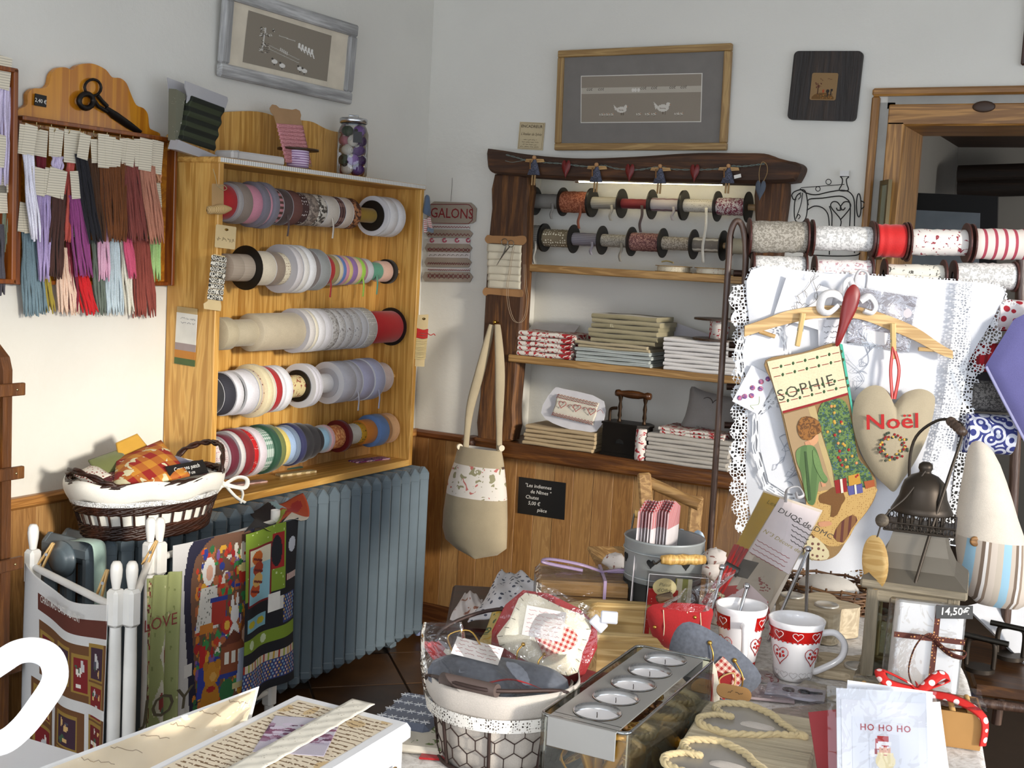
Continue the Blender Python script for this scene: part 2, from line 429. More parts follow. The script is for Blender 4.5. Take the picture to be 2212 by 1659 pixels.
def smooth2(pts,n=5,closed=False):
    P = [V((x,y,0)) for x,y in pts]
    if closed:
        m = len(P); out = []
        for i in range(m):
            a,b,c,d = P[i - 1],P[i],P[(i + 1) % m],P[(i + 2) % m]
            for k in range(n):
                t = k/n; r = .5*((2*b) + (c - a)*t + (2*a - 5*b + 4*c - d)*t*t + (3*b - a - 3*c + d)*t ** 3); out.append((r.x,r.y))
        return out
    return [(p.x,p.y) for p in smooth_path(P,n)]
def loc2(M,pts):
    """world points -> local xy of frame M"""
    inv = M.inverted(); return [((inv @ V(p)).x,(inv @ V(p)).y) for p in pts]
def one(name,mb,mt,label,cat,group=None,M=None): return tag(mb.build(name,mt,None,M),label,cat,group)

def scribble(mb,x0,x1,y,h,z=0.,r=.0005,n=24,seed=1):
    """illegible handwriting: a wavy pen line with gaps"""
    rn = random.Random(seed); k = 0
    while k < n:
        L_ = rn.randint(4,8); e = min(k + L_,n)
        mb.tube([(x0 + (x1 - x0)*i/n,y + h*rn.uniform(-.5,.5),z) for i in range(k,e + 1)],r,4); k = e + 2
# ================================================================ the room
WALLC = 'd9d6cd'
@_cached
def plaster(c):
    s = NT('plaster'); p = s.p; p.inputs['Roughness'].default_value = .92; v = s.coord()
    n = s.noise(v,3,4); s.link(s.ramp(n,[(.3,dk(c,.95)),(.7,dk(c,1.02))]),p.inputs['Base Color'])
    s.bump(s.noise(v,38,5,.6),.35,.004); return s.m
PL = plaster(WALLC)
RH = 2.78; XR = 4.62; YF = -6.2
m = MB(); m.box((-.06,YF/2,RH/2),(.12,-YF + .5,RH)); struct(m.build('wall_left',PL))
NX0,NX1,NZ0,NZ1,NY = .42,1.415,.80,1.86,.20
DX0,DX1,DZ = 1.862,2.86,2.034
m = MB()
def wb(x0,x1,z0,z1,y0=0,y1=.3): m.box(((x0 + x1)/2,(y0 + y1)/2,(z0 + z1)/2),(x1 - x0,y1 - y0,z1 - z0))
wb(0,NX0,0,RH); wb(NX0,NX1,0,NZ0); wb(NX0,NX1,NZ1,RH); wb(NX1,DX0,0,RH); wb(DX0,DX1,DZ,RH); wb(DX1,XR,0,RH); wb(NX0,NX1,NZ0,NZ1,NY,.3)
struct(m.build('wall_back',PL))
m = MB()          # wall beside the camera with the shop window in it
def wr(y0,y1,z0,z1): m.box((XR + .1,(y0 + y1)/2,(z0 + z1)/2),(.2,y1 - y0,z1 - z0))
wr(-.9,.3,0,RH); wr(-5.4,-.9,0,.3); wr(-5.4,-.9,2.28,RH); wr(YF,-5.4,0,RH); struct(m.build('wall_right',PL))
w1 = MB(); 
for y0,y1,z0,z1 in ((-5.4,-5.34,.3,2.28),(-.96,-.9,.3,2.28),(-5.34,-.96,.3,.36),(-5.34,-.96,2.22,2.28)): w1.box((XR + .1,(y0 + y1)/2,(z0 + z1)/2),(.07,y1 - y0,z1 - z0),.006)
struct(w1.build('window_1',plain('e9e6dd',.5)))
m = MB(); m.box((XR/2,YF/2,RH + .06),(XR + .6,-YF + .8,.12)); struct(m.build('ceiling',plaster('e4e2dc')))
# floor of brown tiles laid on the diagonal
m = MB(); m.box((XR/2,YF/2 + 1.4,-.03),(XR + .6,-YF + 3.6,.05)); fl = struct(m.build('floor',plain('4a3a2c',.8)))
TS = .335; tm = None
@_cached
def tilemat():
    s = NT('floor_tile'); p = s.p; p.inputs['Roughness'].default_value = .38; v = s.coord()
    oi = s.new('ShaderNodeObjectInfo'); n = s.noise(v,9,4,.6)
    f = s.math('ADD',s.math('MULTIPLY',n,.7),s.math('MULTIPLY',oi.outputs['Random'],.3))
    s.link(s.ramp(f,[(.25,'3d2817'),(.55,'553a22'),(.8,'6a4c30')]),p.inputs['Base Color']); return s.m
inv = FRAMES[fl.name].inverted()
for i in range(-16,17):
    for j in range(-16,17):
        cx = .442 + (i - j)*TS/math.sqrt(2); cy = -.897 + (i + j)*TS/math.sqrt(2)
        if not (.1 < cx < 3.6 and -2.6 < cy < -.02): continue
        if cx < 2.1 and cy < -1.6: continue
        if tm is None:
            b = MB(); b.box((0,0,-.0015),(TS - .006,TS - .006,.007),.0025); o = b.build('tile',tilemat(),None,Matrix()); tm = o.data
        else: o = bpy.data.objects.new('tile',tm); COL.objects.link(o)
        o.parent = fl; o.matrix_parent_inverse = Matrix(); o.matrix_local = inv @ TR(cx,cy,0) @ RO(45,'Z')

# wainscot of vertical planks, one mesh per plank
WPS = [wood(a_,b_,'Z',30,.5,c3=c_) for a_,b_,c_ in (('885d33','aa7f4c','9a6d3c'),('7e5429','a2743e','8f6231'),('8e6639','b08855','a07643'),('83592f','a67a47','976a38'),('8b6336','ad814d','9d723e'))]
PW = .083
def wainscot(name,along,n,z0,z1,skip=()):
    root = thing(name,None,None); root['kind'] = 'structure'
    protos = {}
    for k in range(n):
        if k in skip: continue
        q = k % 5
        if q not in protos:
            b = MB(); b.box((0,0,(z0 + z1)/2),(PW - .0008,.016 - .0012*(q % 3),z1 - z0),.0012); o = b.build('plank',WPS[q],root); protos[q] = o
            o.data.transform(TR(0,0,0)); c = q*1.37
            o.data.transform(TR(c,c*.3,c))            # own stretch of grain per board
            o['shift'] = c
        else: o = bpy.data.objects.new('plank',protos[q].data); COL.objects.link(o); o.parent = root
        c = q*1.37
        M_ = (TR((k + .5)*PW,-.010,0) if along == 'X' else TR(.010,-(k + .5)*PW,0) @ RO(90,'Z'))
        o.matrix_local = M_ @ TR(-c,-c*.3,-c)
    for o in root.children:
        if 'shift' in o: del o['shift']
    return root
wainscot('wainscot_back','X',21,.09,.775)
wainscot('wainscot_left','Y',31,.09,.775)
RAILM = wood('6d3f1b','8f5a2a','Y',24,.4)
m = MB(); m.box((.016,-1.45,.79),(.032,2.9,.032),.008); struct(m.build('trim_1',wood('8a5a2a','b07c42','Y',24,.4)))
m = MB(); m.box((.19,-.016,.79),(.34,.032,.03),.008); struct(m.build('trim_2',wood('5e3316','7a4820','X',24,.4)))
BB = wood('4d2a14','68401f','X',24,.4)
m = MB(); m.box((.88,-.014,.045),(1.76,.028,.09),.005); struct(m.build('baseboard_back',BB))
m = MB(); m.box((.014,-1.4,.045),(.028,2.7,.09),.005); struct(m.build('baseboard_left',BB))

# doorway on the back wall: thin casing, grey band, pine frame, and the dim room beyond
PINE = wood('7d5426','b98747','Z',16,.4); PINEX = wood('7d5426','b98747','X',16,.4)
d1 = thing('door_1',None,None,TR(1.757,0,0)); d1['kind'] = 'structure'
cx0 = 1.757; cz = 2.146
m = MB(); m.box((cx0 + .013,-.012,1.06),(.026,.024,2.12),.006); m.build('casing',PINE,d1)
m = MB(); m.box((cx0 + .62,-.012,cz - .013),(1.24,.024,.026),.006); m.build('casing',PINEX,d1)
m = MB(); m.box((cx0 + .05,-.003,1.05),(.05,.006,2.1)); m.box((cx0 + .6,-.003,2.107),(1.1,.006,.054)); m.build('band',plain('9a9892',.8),d1)
m = MB(); m.box((1.840,.145,1.0),(.06,.31,2.08),.006); m.build('jamb',PINE,d1)
m = MB(); m.box((2.36,.145,2.060),(1.1,.31,.072),.006); m.build('head',PINEX,d1)
m = MB(); m.ell((2.11,-.012,2.083),(.035,.004,.018)); m.build('knot',plain('3a2413',.5),d1)
m = MB(); m.ell((1.832,-.012,1.80),(.012,.004,.03)); m.build('knot',plain('3a2413',.5),d1)
# room beyond, brightened by an added, unseen fill light
fl_ = bpy.data.lights.new('far_room_fill','POINT'); fl_.energy = 42; fl_.shadow_soft_size = .12; fl_.color = (1,.95,.88); fo = bpy.data.objects.new('far_room_fill',fl_); COL.objects.link(fo); fo.location = (3.6,1.5,1.95)
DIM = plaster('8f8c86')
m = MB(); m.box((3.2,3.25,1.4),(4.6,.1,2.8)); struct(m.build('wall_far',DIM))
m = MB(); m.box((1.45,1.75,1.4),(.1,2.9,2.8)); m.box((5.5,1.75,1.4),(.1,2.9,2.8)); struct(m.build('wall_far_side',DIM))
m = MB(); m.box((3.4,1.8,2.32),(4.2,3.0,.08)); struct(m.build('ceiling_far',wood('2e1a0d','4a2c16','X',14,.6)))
# ================================================================ left wall: thread boxes, picture, shelf unit, radiator, basket, clothes horse
HONEY = wood('9a5a0c','c07c18','Z',12,.35,coat=.2); HONEYY = wood('a8640e','c9861c','Y',9,.35,coat=.2); HDARK = wood('6a3008','8a4a12','Y',14,.35)
def c1(x,y,dx=.045): return PX(x*.3859,60 + y*.3858,dx)          # zoomed crop -> wall plane
def crest(mb,pts,d0,d1):
    o = PX(200,250,0); M = FL(o); mb.T = M; mb.prism(loc2(M,pts),d0,d1)
T0 = thing('thread_display_box','honey-brown wall box with scalloped crest and scissors, hung with thread skeins','display box',FL(V((0,-1.715,1.385))))
yA,yB,zA,zB = -2.004,-1.43,1.385,1.822
m = MB(); m.box((.006,(yA + yB)/2,(zA + zB)/2),(.012,yB - yA,zB - zA)); m.build('back',HONEY,T0)
for yy in (yA + .006,yB - .006): m = MB(); m.box((.022,yy,(zA + zB)/2),(.044,.012,zB - zA),.002); m.build('side',HDARK,T0)
m = MB(); m.box((.03,(yA + yB)/2,zB - .004),(.062,yB - yA,.012),.002); m.build('rail',HDARK,T0)
m = MB(); m.box((.014,(yA + yB)/2,zA + .005),(.026,yB - yA + .01,.012),.002); m.build('shelf',HDARK,T0)
CR = [(105,455),(150,430),(152,372),(185,340),(235,340),(270,318),(285,260),(320,226),(365,222),(400,235),(430,212),(480,200),(530,205),(590,235),(625,277),(670,282),(705,310),(730,370),(760,432),(800,450),(825,485),(833,555),(850,572),(890,590),(895,612)]
sm = smooth2(CR,3)
m = MB(); crest(m,[c1(x,y,.02) for x,y in sm] + [V((.02,yB - .01,zB)),V((.02,yA,zB))],.006,.022); m.build('crest',HONEYY,T0)
for k in range(11):
    y = yA + .05 + k*.048; m = MB(); m.tube([(.052,y,zB - .01),(.052,y,zB - .024),(.058,y,zB - .031),(.066,y,zB - .026),(.067,y,zB - .018)],.0013,5); m.build('hook',metal('b9a878',.3),T0)
# black scissors on the crest
S0 = thing('scissors','old black iron tailor scissors fixed on the scalloped crest of thread box','scissors',FL(c1(560,420,.03)))
def c1l(pts,d=.03): return [c1(x,y,d) for x,y in pts]
BLK = metal('1b1613',.45,.5)
m = MB(); m.tube(c1l(arc(520,335,46,0,360,16)[:-1]),.004,6,True); m.tube(c1l([(545,378),(570,410),(600,440)]),.006,6); m.build('handle',BLK,S0)
m = MB(); m.tube(c1l(arc(482,410,40,0,360,16)[:-1],.036),.008,6,True); m.tube(c1l([(510,385),(550,440),(600,470)]),.006,6); m.build('handle',BLK,S0)
m = MB(); m.tube(c1l([(590,450),(640,490),(720,545),(785,588)]),[.008,.013,.012,.008],8,flat=.45); m.build('blade',BLK,S0)
# price card 2,40 euro
M = FL(c1(226,408,.026)) @ RO(-4,'Z') @ TR(0,0,.0)
r = thing('price_card','small black price card lettered 2,40 € on scalloped crest','price card',M)
m = MB(M); m.prism([(-.019,-.016),(.019,-.014),(.018,.016),(-.019,.015)],0,.002); m.build('card',plain('14110f',.6),r)
m = MB(M); text(m,'2,40 €',.0105,0,-.006,.002); m.build('lettering',plain('f2efe6',.6,var=0),r)

TAGM = pat('stripes','ddd3bd','a79f8d',150.,.22,'Y',bump=0)
def skein(name,label,col,xt,yt,xb,yb,wt,wb_,dx,tags=(),fn=c1,n=None,grp='thread skeins on the scalloped box'):
    top = fn(xt,yt,dx); bot = fn(xb,yb,dx); k = (fn(xt + 10,yt,dx) - top).length/10
    r = thing('thread_skein',label,'thread skein',FL(top),grp)
    rnd = random.Random(int(xt*7 + yt)); m = MB(); n = n or max(8,int(wb_/5))
    for i in range(n):
        a = (i + .5)/n*2 - 1; zz = rnd.uniform(-.5,.5)*.012; pts = []
        for j in range(8):
            t = j/7; w = (wt + (wb_ - wt)*t)*.5*k*(1 if j < 6 else .96)
            p = top.lerp(bot,t) + EY*(a*w + math.sin(t*9 + i*1.7)*.0022) + EX*(zz*(.4 + t) + math.sin(t*7 + i)*.0015 + .006*math.sqrt(max(0,1 - a*a)))
            p.z += (0 if j < 7 else rnd.uniform(-.006,.006)); pts.append(p)
        m.tube(pts,[wt*k*.5/n*2.1 + .0012] + [wb_*k*.5/n*2.0 + .001]*6 + [.0016],5)
    m.build('thread',cloth(col,500.,.3,bump=.4),r)
    for q,(tx,ty,tw,thh) in enumerate(tags):
        M = FL(fn(tx,ty,dx + .012 + .0012*q)) @ RO(rnd.uniform(-10,8),'Z'); w = tw*k/2; h = thh*k/2*rnd.uniform(.85,1.05)
        m = MB(M); m.box((0,0,0),(w*2,h*2,.0008)); m.build('tag',TAGM,r)
    return r
SK = [('steel blue-grey skein, lowest beside the box edge','6f858e',165,1140,195,1605,85,130,.035,[(125,1060,40,140),(150,1065,40,140)]),
      ('mustard olive skein tucked beside the blue-grey one','a08c32',225,1200,275,1590,40,42,.032,()),
      ('pale peach skein fanning out below the dark brown one','e3c3ac',345,1230,380,1600,45,115,.034,()),
      ('deep crimson skein with one cream tag','74142c',395,1150,408,1580,60,62,.036,[(395,1085,74,136)]),
      ('bright red skein below the plum one','c8141c',450,1370,505,1600,60,78,.034,()),
      ('grey-green skein hanging behind the black one','667064',530,1190,562,1600,50,58,.03,()),
      ('pale ice-blue skein below the chestnut one','bccad0',625,1180,640,1600,60,110,.035,()),
      ('cream white skein beside the ice-blue one','ddd8c8',690,1190,725,1598,40,44,.032,()),
      ('brick red skein below the rust one','8c4236',780,1180,808,1615,90,122,.035,()),
      ('small light green skein at the box side','a2c47e',865,975,860,1415,30,64,.035,[(878,920,46,130)]),
      ('rose pink skein between chestnut and rust ones','cc5474',690,1040,735,1400,30,52,.045,()),
      ('pale pink skein with narrow tag','d9a9c0',570,950,577,1410,30,52,.046,[(580,890,44,138)]),
      ('wine red skein behind the lilac tags','6b1020',220,700,222,1190,48,48,.046,[(228,645,74,132)]),
      ('coral skein under a broad cream tag','c2564a',395,705,365,1190,38,55,.05,[(403,665,88,148)]),
      ('lilac skein under the folded cream tags','a996c0',240,930,236,1412,75,55,.058,[(215,860,86,136),(265,860,30,140)]),
      ('plum purple skein ending above the red one','8c3e78',415,940,470,1388,66,98,.058,[(425,880,56,130)]),
      ('dark chocolate skein under two crossed tags','472820',325,930,305,1398,72,88,.062,[(318,870,96,150)]),
      ('pale violet short skein under a fan of tags','cdbfdc',316,720,312,800,60,52,.05,[(300,640,50,130),(325,645,50,126)]),
      ('white lilac skein hanging highest beside the box edge','e6e3ee',150,690,195,1190,60,58,.062,[(130,625,50,140),(165,625,70,150)]),
      ('jet black skein','15131a',445,710,522,1200,58,82,.064,[(470,665,60,130)]),
      ('dark umber skein next to the chestnut one','452810',515,735,560,1190,56,60,.062,[(530,690,40,110)]),
      ('broad chestnut brown skein under a fan of tags','6b3a12',625,750,640,1190,150,115,.068,[(580,690,60,140),(620,695,60,140),(655,700,50,130)]),
      ('rust red skein under layered tags','7e3c34',725,750,772,1192,92,120,.066,[(700,690,50,120),(730,700,50,130)]),
      ('salmon pink skein under layered tags','b57a62',810,770,870,1206,92,88,.066,[(780,700,54,130),(815,710,70,136)]),
      ('light apricot skein under a white tag at the box side','c98f68',876,785,880,870,34,30,.06,[(878,725,64,128)])]
for q in SK: skein('thread_skein',q[0] + ' on the scalloped wall box' if len(q[0].split()) < 10 else q[0],*q[1:9],tags=q[9])

# neighbouring thread box, cut by the frame edge
T1 = thing('thread_display_box','reddish-brown wall box cut by the photo edge, lilac and sage skeins inside','display box',FL(V((0,-2.3,1.385))))
y0,y1 = -2.62,-2.035; z0,z1 = 1.39,1.935
m = MB(); m.box((.006,(y0 + y1)/2,(z0 + z1)/2),(.012,y1 - y0,z1 - z0)); m.build('back',HONEY,T1)
m = MB(); m.box((.04,y1 - .006,(z0 + z1)/2),(.08,.014,z1 - z0),.002); m.build('side',HDARK,T1)
m = MB(); m.box((.04,(y0 + y1)/2,z1 - .004),(.08,y1 - y0,.012),.002); m.build('rail',HDARK,T1)
m = MB(); m.box((.04,(y0 + y1)/2,z0 + .005),(.08,y1 - y0,.012),.002); m.build('shelf',HDARK,T1)
m = MB(); Mx = FL(V((.02,y1,z1))); m.T = Mx; m.prism([(-.01,0),(-.012,.02),(-.03,.035),(-.06,.035),(-.08,.05),(-.3,.12),(-.3,0)],-.01,.006); m.build('crest',HONEYY,T1)
skein('s','pale lilac skein hanging in the wall box cut by the photo edge','cfc3dd',30,330,25,880,70,80,.06,[(15,250,90,150),(5,690,50,150)],grp='skeins in the box at the photo edge')
skein('s','sage green skein below the lilac one in the cut-off wall box','77806a',40,880,55,1250,40,70,.05,[(30,850,90,130)],grp='skeins in the box at the photo edge')
skein('s','dark grey skein, lowest in the cut-off wall box','4b474e',-5,1100,5,1490,40,40,.05,[(10,960,60,130)],grp='skeins in the box at the photo edge')

# whitewashed picture on the left wall
p00,p10,p11,p01 = PX(467,164,.012),PX(754,226,.012),PX(767,48,.03),PX(484,-26,.03)
M = fcard(p00,p10,p01); q = loc2(M,[p00,p10,p11,p01]); w = (q[1][0] + q[2][0])/2; h = (q[2][1] + q[3][1])/2
PF = thing('framed_picture','whitewashed frame with cream mount and grey linen embroidered with white birds','picture',M)
WW = rustic('a3a2a0','dcdcda','X',.7); fwid = .042
for a,b,c,d in ((0,0,w,fwid),(0,h - fwid,w,h),(0,fwid,fwid,h - fwid),(w - fwid,fwid,w,h - fwid)):
    m = MB(M); m.box(((a + c)/2,(b + d)/2,.006),(c - a,d - b,.024),.006); m.build('frame_bar',WW if c - a > d - b else rustic('a3a2a0','dcdcda','Y',.7),PF)
m = MB(M); m.box((w/2,h/2,0),(w - .06,h - .06,.006)); m.build('mount',plain('d8cdb8',.85),PF)
lin4 = loc2(M,[PX(524,134,.02),PX(706,176,.02),PX(711,77,.02),PX(531,22,.02)])
R = Raster(150,90,'8f8576'); rn = random.Random(5)
R.line(31,22,29,62,.9,'d8d4cc')
for _ in range(26): a,b = rn.uniform(24,46),rn.uniform(18,36); R.line(a,b,a + rn.uniform(-4,4),b + rn.uniform(-3,3),.6,rn.choice(['d8d4cc','4d4740']))
for _ in range(40): a = rn.uniform(22,40); b = rn.uniform(44,66); R.line(a,b,a + 2,b + rn.uniform(-2,2),.5,rn.choice(['d8d4cc','4d4740','6a6156']))
R.line(40,50,95,62,.5,'bdb8ae').line(40,56,95,68,.5,'bdb8ae').line(55,28,84,30,.6,'c9c4ba')
for i in range(5): R.ell(60 + i*3,52 + i,1.5,3.5,'cac5bc')
for i in range(5): R.ell(92 + i*6,36 + i*1.3,2.4,5,'ece9e2'); R.line(92 + i*6,36 + i,97 + i*6,44 + i*2,1,'ece9e2')
for i,(a,b) in enumerate(((52,76),(66,80),(98,78),(106,80))): R.ell(a,b,5,4,'e6e2da'); R.ell(a - 4,b - 4,1.6,2,'4d4740'); R.line(a,b + 4,a,b + 7,.6,'4d4740')
P4 = [V((x,y,0)) for x,y in lin4]
m = MB(M); m.sheet(lambda u,v: P4[0].lerp(P4[1],u).lerp(P4[3].lerp(P4[2],u),v) + V((0,0,.0045)),150,90,0,R.f()); m.build('embroidery',printed(),PF)

# dark shelf unit cut by the photo edge
DW = rustic('5b3412','8a5a26','Z',.5)
SU = thing('shelf_unit','tall dark-stained wooden shelf unit with curved top, cut by the photo edge','shelf unit',TR(.17,-2.62,0))
ysu = PX(29,900,.34).y
m = MB(); Ms = frame((0,ysu - .03,0),EX,EZ); m.T = Ms
m.prism([(0,0),(.34,0),(.34,1.20),(.33,1.23),(.28,1.27),(.22,1.30),(.1,1.36),(0,1.38)],-.026,0); m.build('side',DW,SU)
m = MB(); m.box((.01,ysu - .32,.68),(.02,.6,1.36)); m.build('back',DW,SU)
for z in (.12,.45,.72,.93,1.12): m = MB(); m.box((.17,ysu - .32,z),(.33,.58,.02),.003); m.build('shelf',DW,SU)
for z in (.48,.735,.955,1.155):
    m = MB(); m.box((.352,ysu - .28,z),(.012,.6,.03),.002); m.build('slat',DW,SU)
    m = MB(); m.ell((.359,ysu - .005,z),(.002,.003,.003),8,5); m.build('screw',metal('c9b88a',.3),SU)
def fold(name,x0,x1,y0,y1,z,h,col,label,cat,group,ax='X',n=1,mt=None):
    """folded cloth: soft slab with a rounded fold at the front"""
    r = MB(); cx,cy = (x0 + x1)/2,(y0 + y1)/2; rn = random.Random(int((x0 + y0 + z)*997))
    dx,dy = rn.uniform(-.004,.004),rn.uniform(-.003,.003)
    lay = n
    for k in range(lay): r.box((cx + dx,cy + dy,z + h*(k + .5)/lay),(x1 - x0,y1 - y0,h/lay*.97),min(h/lay*.45,.006))
    return one(name,r,mt or cloth(col),label,cat,group)
for i,(z,hh,c,d) in enumerate(((1.132,.02,'e8e4e0','white'),(1.152,.018,'c9c4d4','pale lilac'),(.942,.022,'d96a1e','burnt orange'),(.964,.018,'e88a2a','orange'),(.982,.018,'e8a63a','amber'),(1.0,.018,'f0c83c','yellow'),(1.018,.02,'f4e060','lemon yellow'),(.732,.03,'3a3d46','charcoal'),(.462,.03,'b83030','red'),(.492,.03,'e6e0d6','ivory'))):
    fold('folded_fabric',.06,.325,ysu - .5,ysu - .045,z,hh,c,d + ' folded fabric coupon in the dark shelf unit','fabric','fabric coupons in the dark shelf unit')

# radiator
RADC = plain('67757e',.32,.0,.08,.15)
RA = thing('radiator','blue-grey cast-iron column radiator under the pine ribbon cabinet','radiator',TR(.16,-1.1,0))
rm = None
for k in range(27):
    y = -.300 - k*.0622
    if rm is None:
        b = MB()
        b.box((.243,0,.385),(.052,.047,.655),.02); b.box((.085,0,.385),(.05,.047,.655),.02); b.box((.164,0,.385),(.03,.03,.6),.01)
        b.box((.164,0,.678),(.212,.051,.066),.022); b.box((.164,0,.085),(.212,.051,.06),.02)
        b.cyl((.164,-.031,.665),(.164,.031,.665),.02,n=10); b.cyl((.164,-.031,.09),(.164,.031,.09),.02,n=10)
        o = b.build('section',RADC,RA); rm = o.data
    else: o = bpy.data.objects.new('section',rm); COL.objects.link(o); o.parent = RA
    o.location = (0,y,0)
yl = -.300 - 26*.0622
m = MB(); m.T = frame((.164,yl - .024,.655),EX,EZ); m.lathe([(0,.0),(.05,0),(.05,.008),(.036,.014),(.034,.02),(.026,.026),(.0,.028)],20); m.build('end_plug',RADC,RA)
for y in (-.36,-1.8): m = MB(); m.box((.164,y,.03),(.05,.04,.06),.008); m.build('foot',RADC,RA)
m = MB(); m.T = frame((.164,-.272,.655),EX,EZ) @ RO(180,'Y'); m.lathe([(0,0),(.016,0),(.016,.035),(.024,.038),(.03,.09),(.027,.1),(0,.1)],18); m.build('valve_knob',plain('e2e0dc',.4),RA)
m = MB(); m.tube([(.164,-.23,.66),(.2,-.215,.5),(.2,-.215,.02)],.011,10); m.build('pipe',plain('7d86a8',.4),RA)

# oval willow basket on the radiator
BM = FZ(V((.235,-1.712,.7125)),83)
WK = rustic('2c1409','4a2412','X',.45); LIN = cloth('ece8dd',700.)
BK = thing('willow_basket','dark willow oval basket with white cotton liner and bow on the radiator','basket',BM)
def ov(t,z,k=1.,ax=.235,ay=.155): f_ = .80 + .20*min(1,z/.15); return V((ax*f_*k*math.cos(t),ay*f_*k*math.sin(t),z))
def ring(mb,z,r,k=1.,strands=3,nn=72,amp=.005):
    for s_ in range(strands): mb.tube([ov(2*PI*i/nn,z + amp*math.sin(i*.9 + s_*2.1),k + .012*math.cos(i*.9 + s_*2.1)) for i in range(nn)],r,6,True)
m = MB(BM); m.sheet(lambda u,v: ov(u*2*PI,v*.14,.965),60,4,.002); m.prism([(ov(2*PI*i/40,0,.95).x,ov(2*PI*i/40,0,.95).y) for i in range(40)],.002,.006); m.build('liner',LIN,BK)
m = MB(BM); ring(m,.008,.006); ring(m,.022,.005); ring(m,.033,.004); m.build('base_weave',WK,BK)
m = MB(BM); ring(m,.078,.005); ring(m,.089,.005); m.build('middle_weave',WK,BK)
m = MB(BM); ring(m,.152,.006,1.0,4); m.build('rim',WK,BK)
m = MB(BM)
for i in range(34): t = 2*PI*i/34; m.tube([ov(t,.01,1.),ov(t,.08,1.01),ov(t,.15,1.)],.0035,5)
m.build('stake_ring',WK,BK)
m = MB(BM); m.sheet(lambda u,v: ov(u*2*PI,.160 - v*.055 - .006*math.sin(u*44),1.02 + .035*math.sin(v*PI) + .006*math.sin(u*60)),120,6,.002); m.build('cuff',LIN,BK)
m = MB(BM); m.sheet(lambda u,v: ov(u*2*PI,.110 - v*.014,1.045),120,1,0,size=(1.3,.014)); m.build('lace_edge',lace(scale=300.),BK)
for sgn in (1,-1):
    hp = [ov(sgn*a_,z_,1.0) for a_,z_ in ((-.75,.15),(-.6,.19),(-.3,.215),(0,.222),(.3,.215),(.6,.19),(.75,.15))] if sgn > 0 else [ov(PI + a_,z_,1.0) for a_,z_ in ((-.75,.15),(-.5,.17),(0,.19),(.5,.17),(.75,.15))]
    m = MB(BM); hp = smooth_path(hp,4)
    for s_ in range(2): m.tube([p + V((0,.005*math.sin(i*1.1 + s_*PI),.005*math.cos(i*1.1 + s_*PI))) for i,p in enumerate(hp)],.0055,6)
    m.build('handle',WK,BK)
bw = BM @ ov(-.62,.115,1.09); Mw = frame(bw,(.55,.83,0),EZ)
m = MB(Mw)
for s_ in (-1,1): m.tube(smooth_path([(0,0,0),(s_*.035,.022,.012),(s_*.062,.014,.012),(s_*.055,-.01,.01),(0,0,.004)],5),.008,6,flat=.35)
for tail in ([(0,0,0),(-.03,-.03,.01),(-.045,-.065,.01)],[(0,0,0),(.03,-.035,.012),(.06,-.055,.01)],[(.01,0,0),(.05,-.02,.01),(.045,-.055,.01)]): m.tube(smooth_path(tail,4),.006,5,flat=.3)
m.ell((0,0,.006),(.01,.008,.008)); m.build('bow',LIN,BK)
# chalk sign and cloths in the basket
Mc = frame(BM @ V((.07,-.095,.158)),BM.to_3x3() @ V((1,.18,0)),BM.to_3x3() @ V((-.1,.5,.75)))
r = thing('chalk_sign','black card lettered Coupons patch lying in the willow basket','sign',Mc)
m = MB(Mc); m.box((0,.016,0),(.155,.042,.002)); m.build('card',plain('141110',.5),r)
m = MB(Mc); text(m,'Coupons patch',.0125,0,.017,.001,shear=.25); text(m,'9 cm',.010,.01,.001,.001,shear=.3); m.build('lettering',plain('f0eee8',.7,var=0),r)
def basket_cloth(label,col,pts,h,mt=None):
    Mq = BM @ TR(0,0,.135); m = MB(Mq); P = [V(p) for p in pts]
    m.sheet(lambda u,v: P[0].lerp(P[1],u).lerp(P[3].lerp(P[2],u),v) + V((0,0,h*math.sin(PI*u)*math.sin(PI*v)*(1 + .2*math.sin(u*9)))),16,12,.006)
    return one('folded_cloth',m,mt or cloth(col),label,'cloth','patchwork cloths in the willow basket')
PATW = pat('check','98201a','c8862c',17.,axis='XY',c3='d8cfa8')
basket_cloth('red and gold patchwork cloth draped over the willow basket','',[(-.19,-.10,.0),(.05,-.12,.03),(.09,.06,.10),(-.06,.06,.06)],.025,PATW)
basket_cloth('mustard cloth standing up at the back of the willow basket','c39434',[(-.05,.05,.02),(.10,.05,.02),(.03,.09,.12),(-.04,.09,.10)],.01)
basket_cloth('olive green folded cloth in the willow basket','6b7040',[(-.14,.03,.02),(-.03,.03,.05),(-.03,.09,.08),(-.13,.09,.06)],.01)
basket_cloth('dark red flowered cloth under the patchwork in the willow basket','',[(-.20,-.08,.0),(.0,-.125,.0),(.05,.02,.03),(-.14,.05,.03)],.015,pat('dots','5a1420','b99a7c',90.,.3))
basket_cloth('dusty pink folded cloth beside the chalk sign in the willow basket','b08a8c',[(.06,-.06,.02),(.17,-.05,.01),(.18,.07,.02),(.06,.06,.05)],.012)
basket_cloth('grey-violet folded cloth by the basket handle','6f6f86',[(.08,.0,.03),(.18,.0,.03),(.16,.08,.04),(.07,.08,.06)],.012)
basket_cloth('small flowered white cloth at the side of the willow basket','',[(-.2,.0,.01),(-.12,.0,.03),(-.12,.08,.05),(-.19,.07,.03)],.01,pat('dots','d8d0c4','8a3a30',100.,.3))

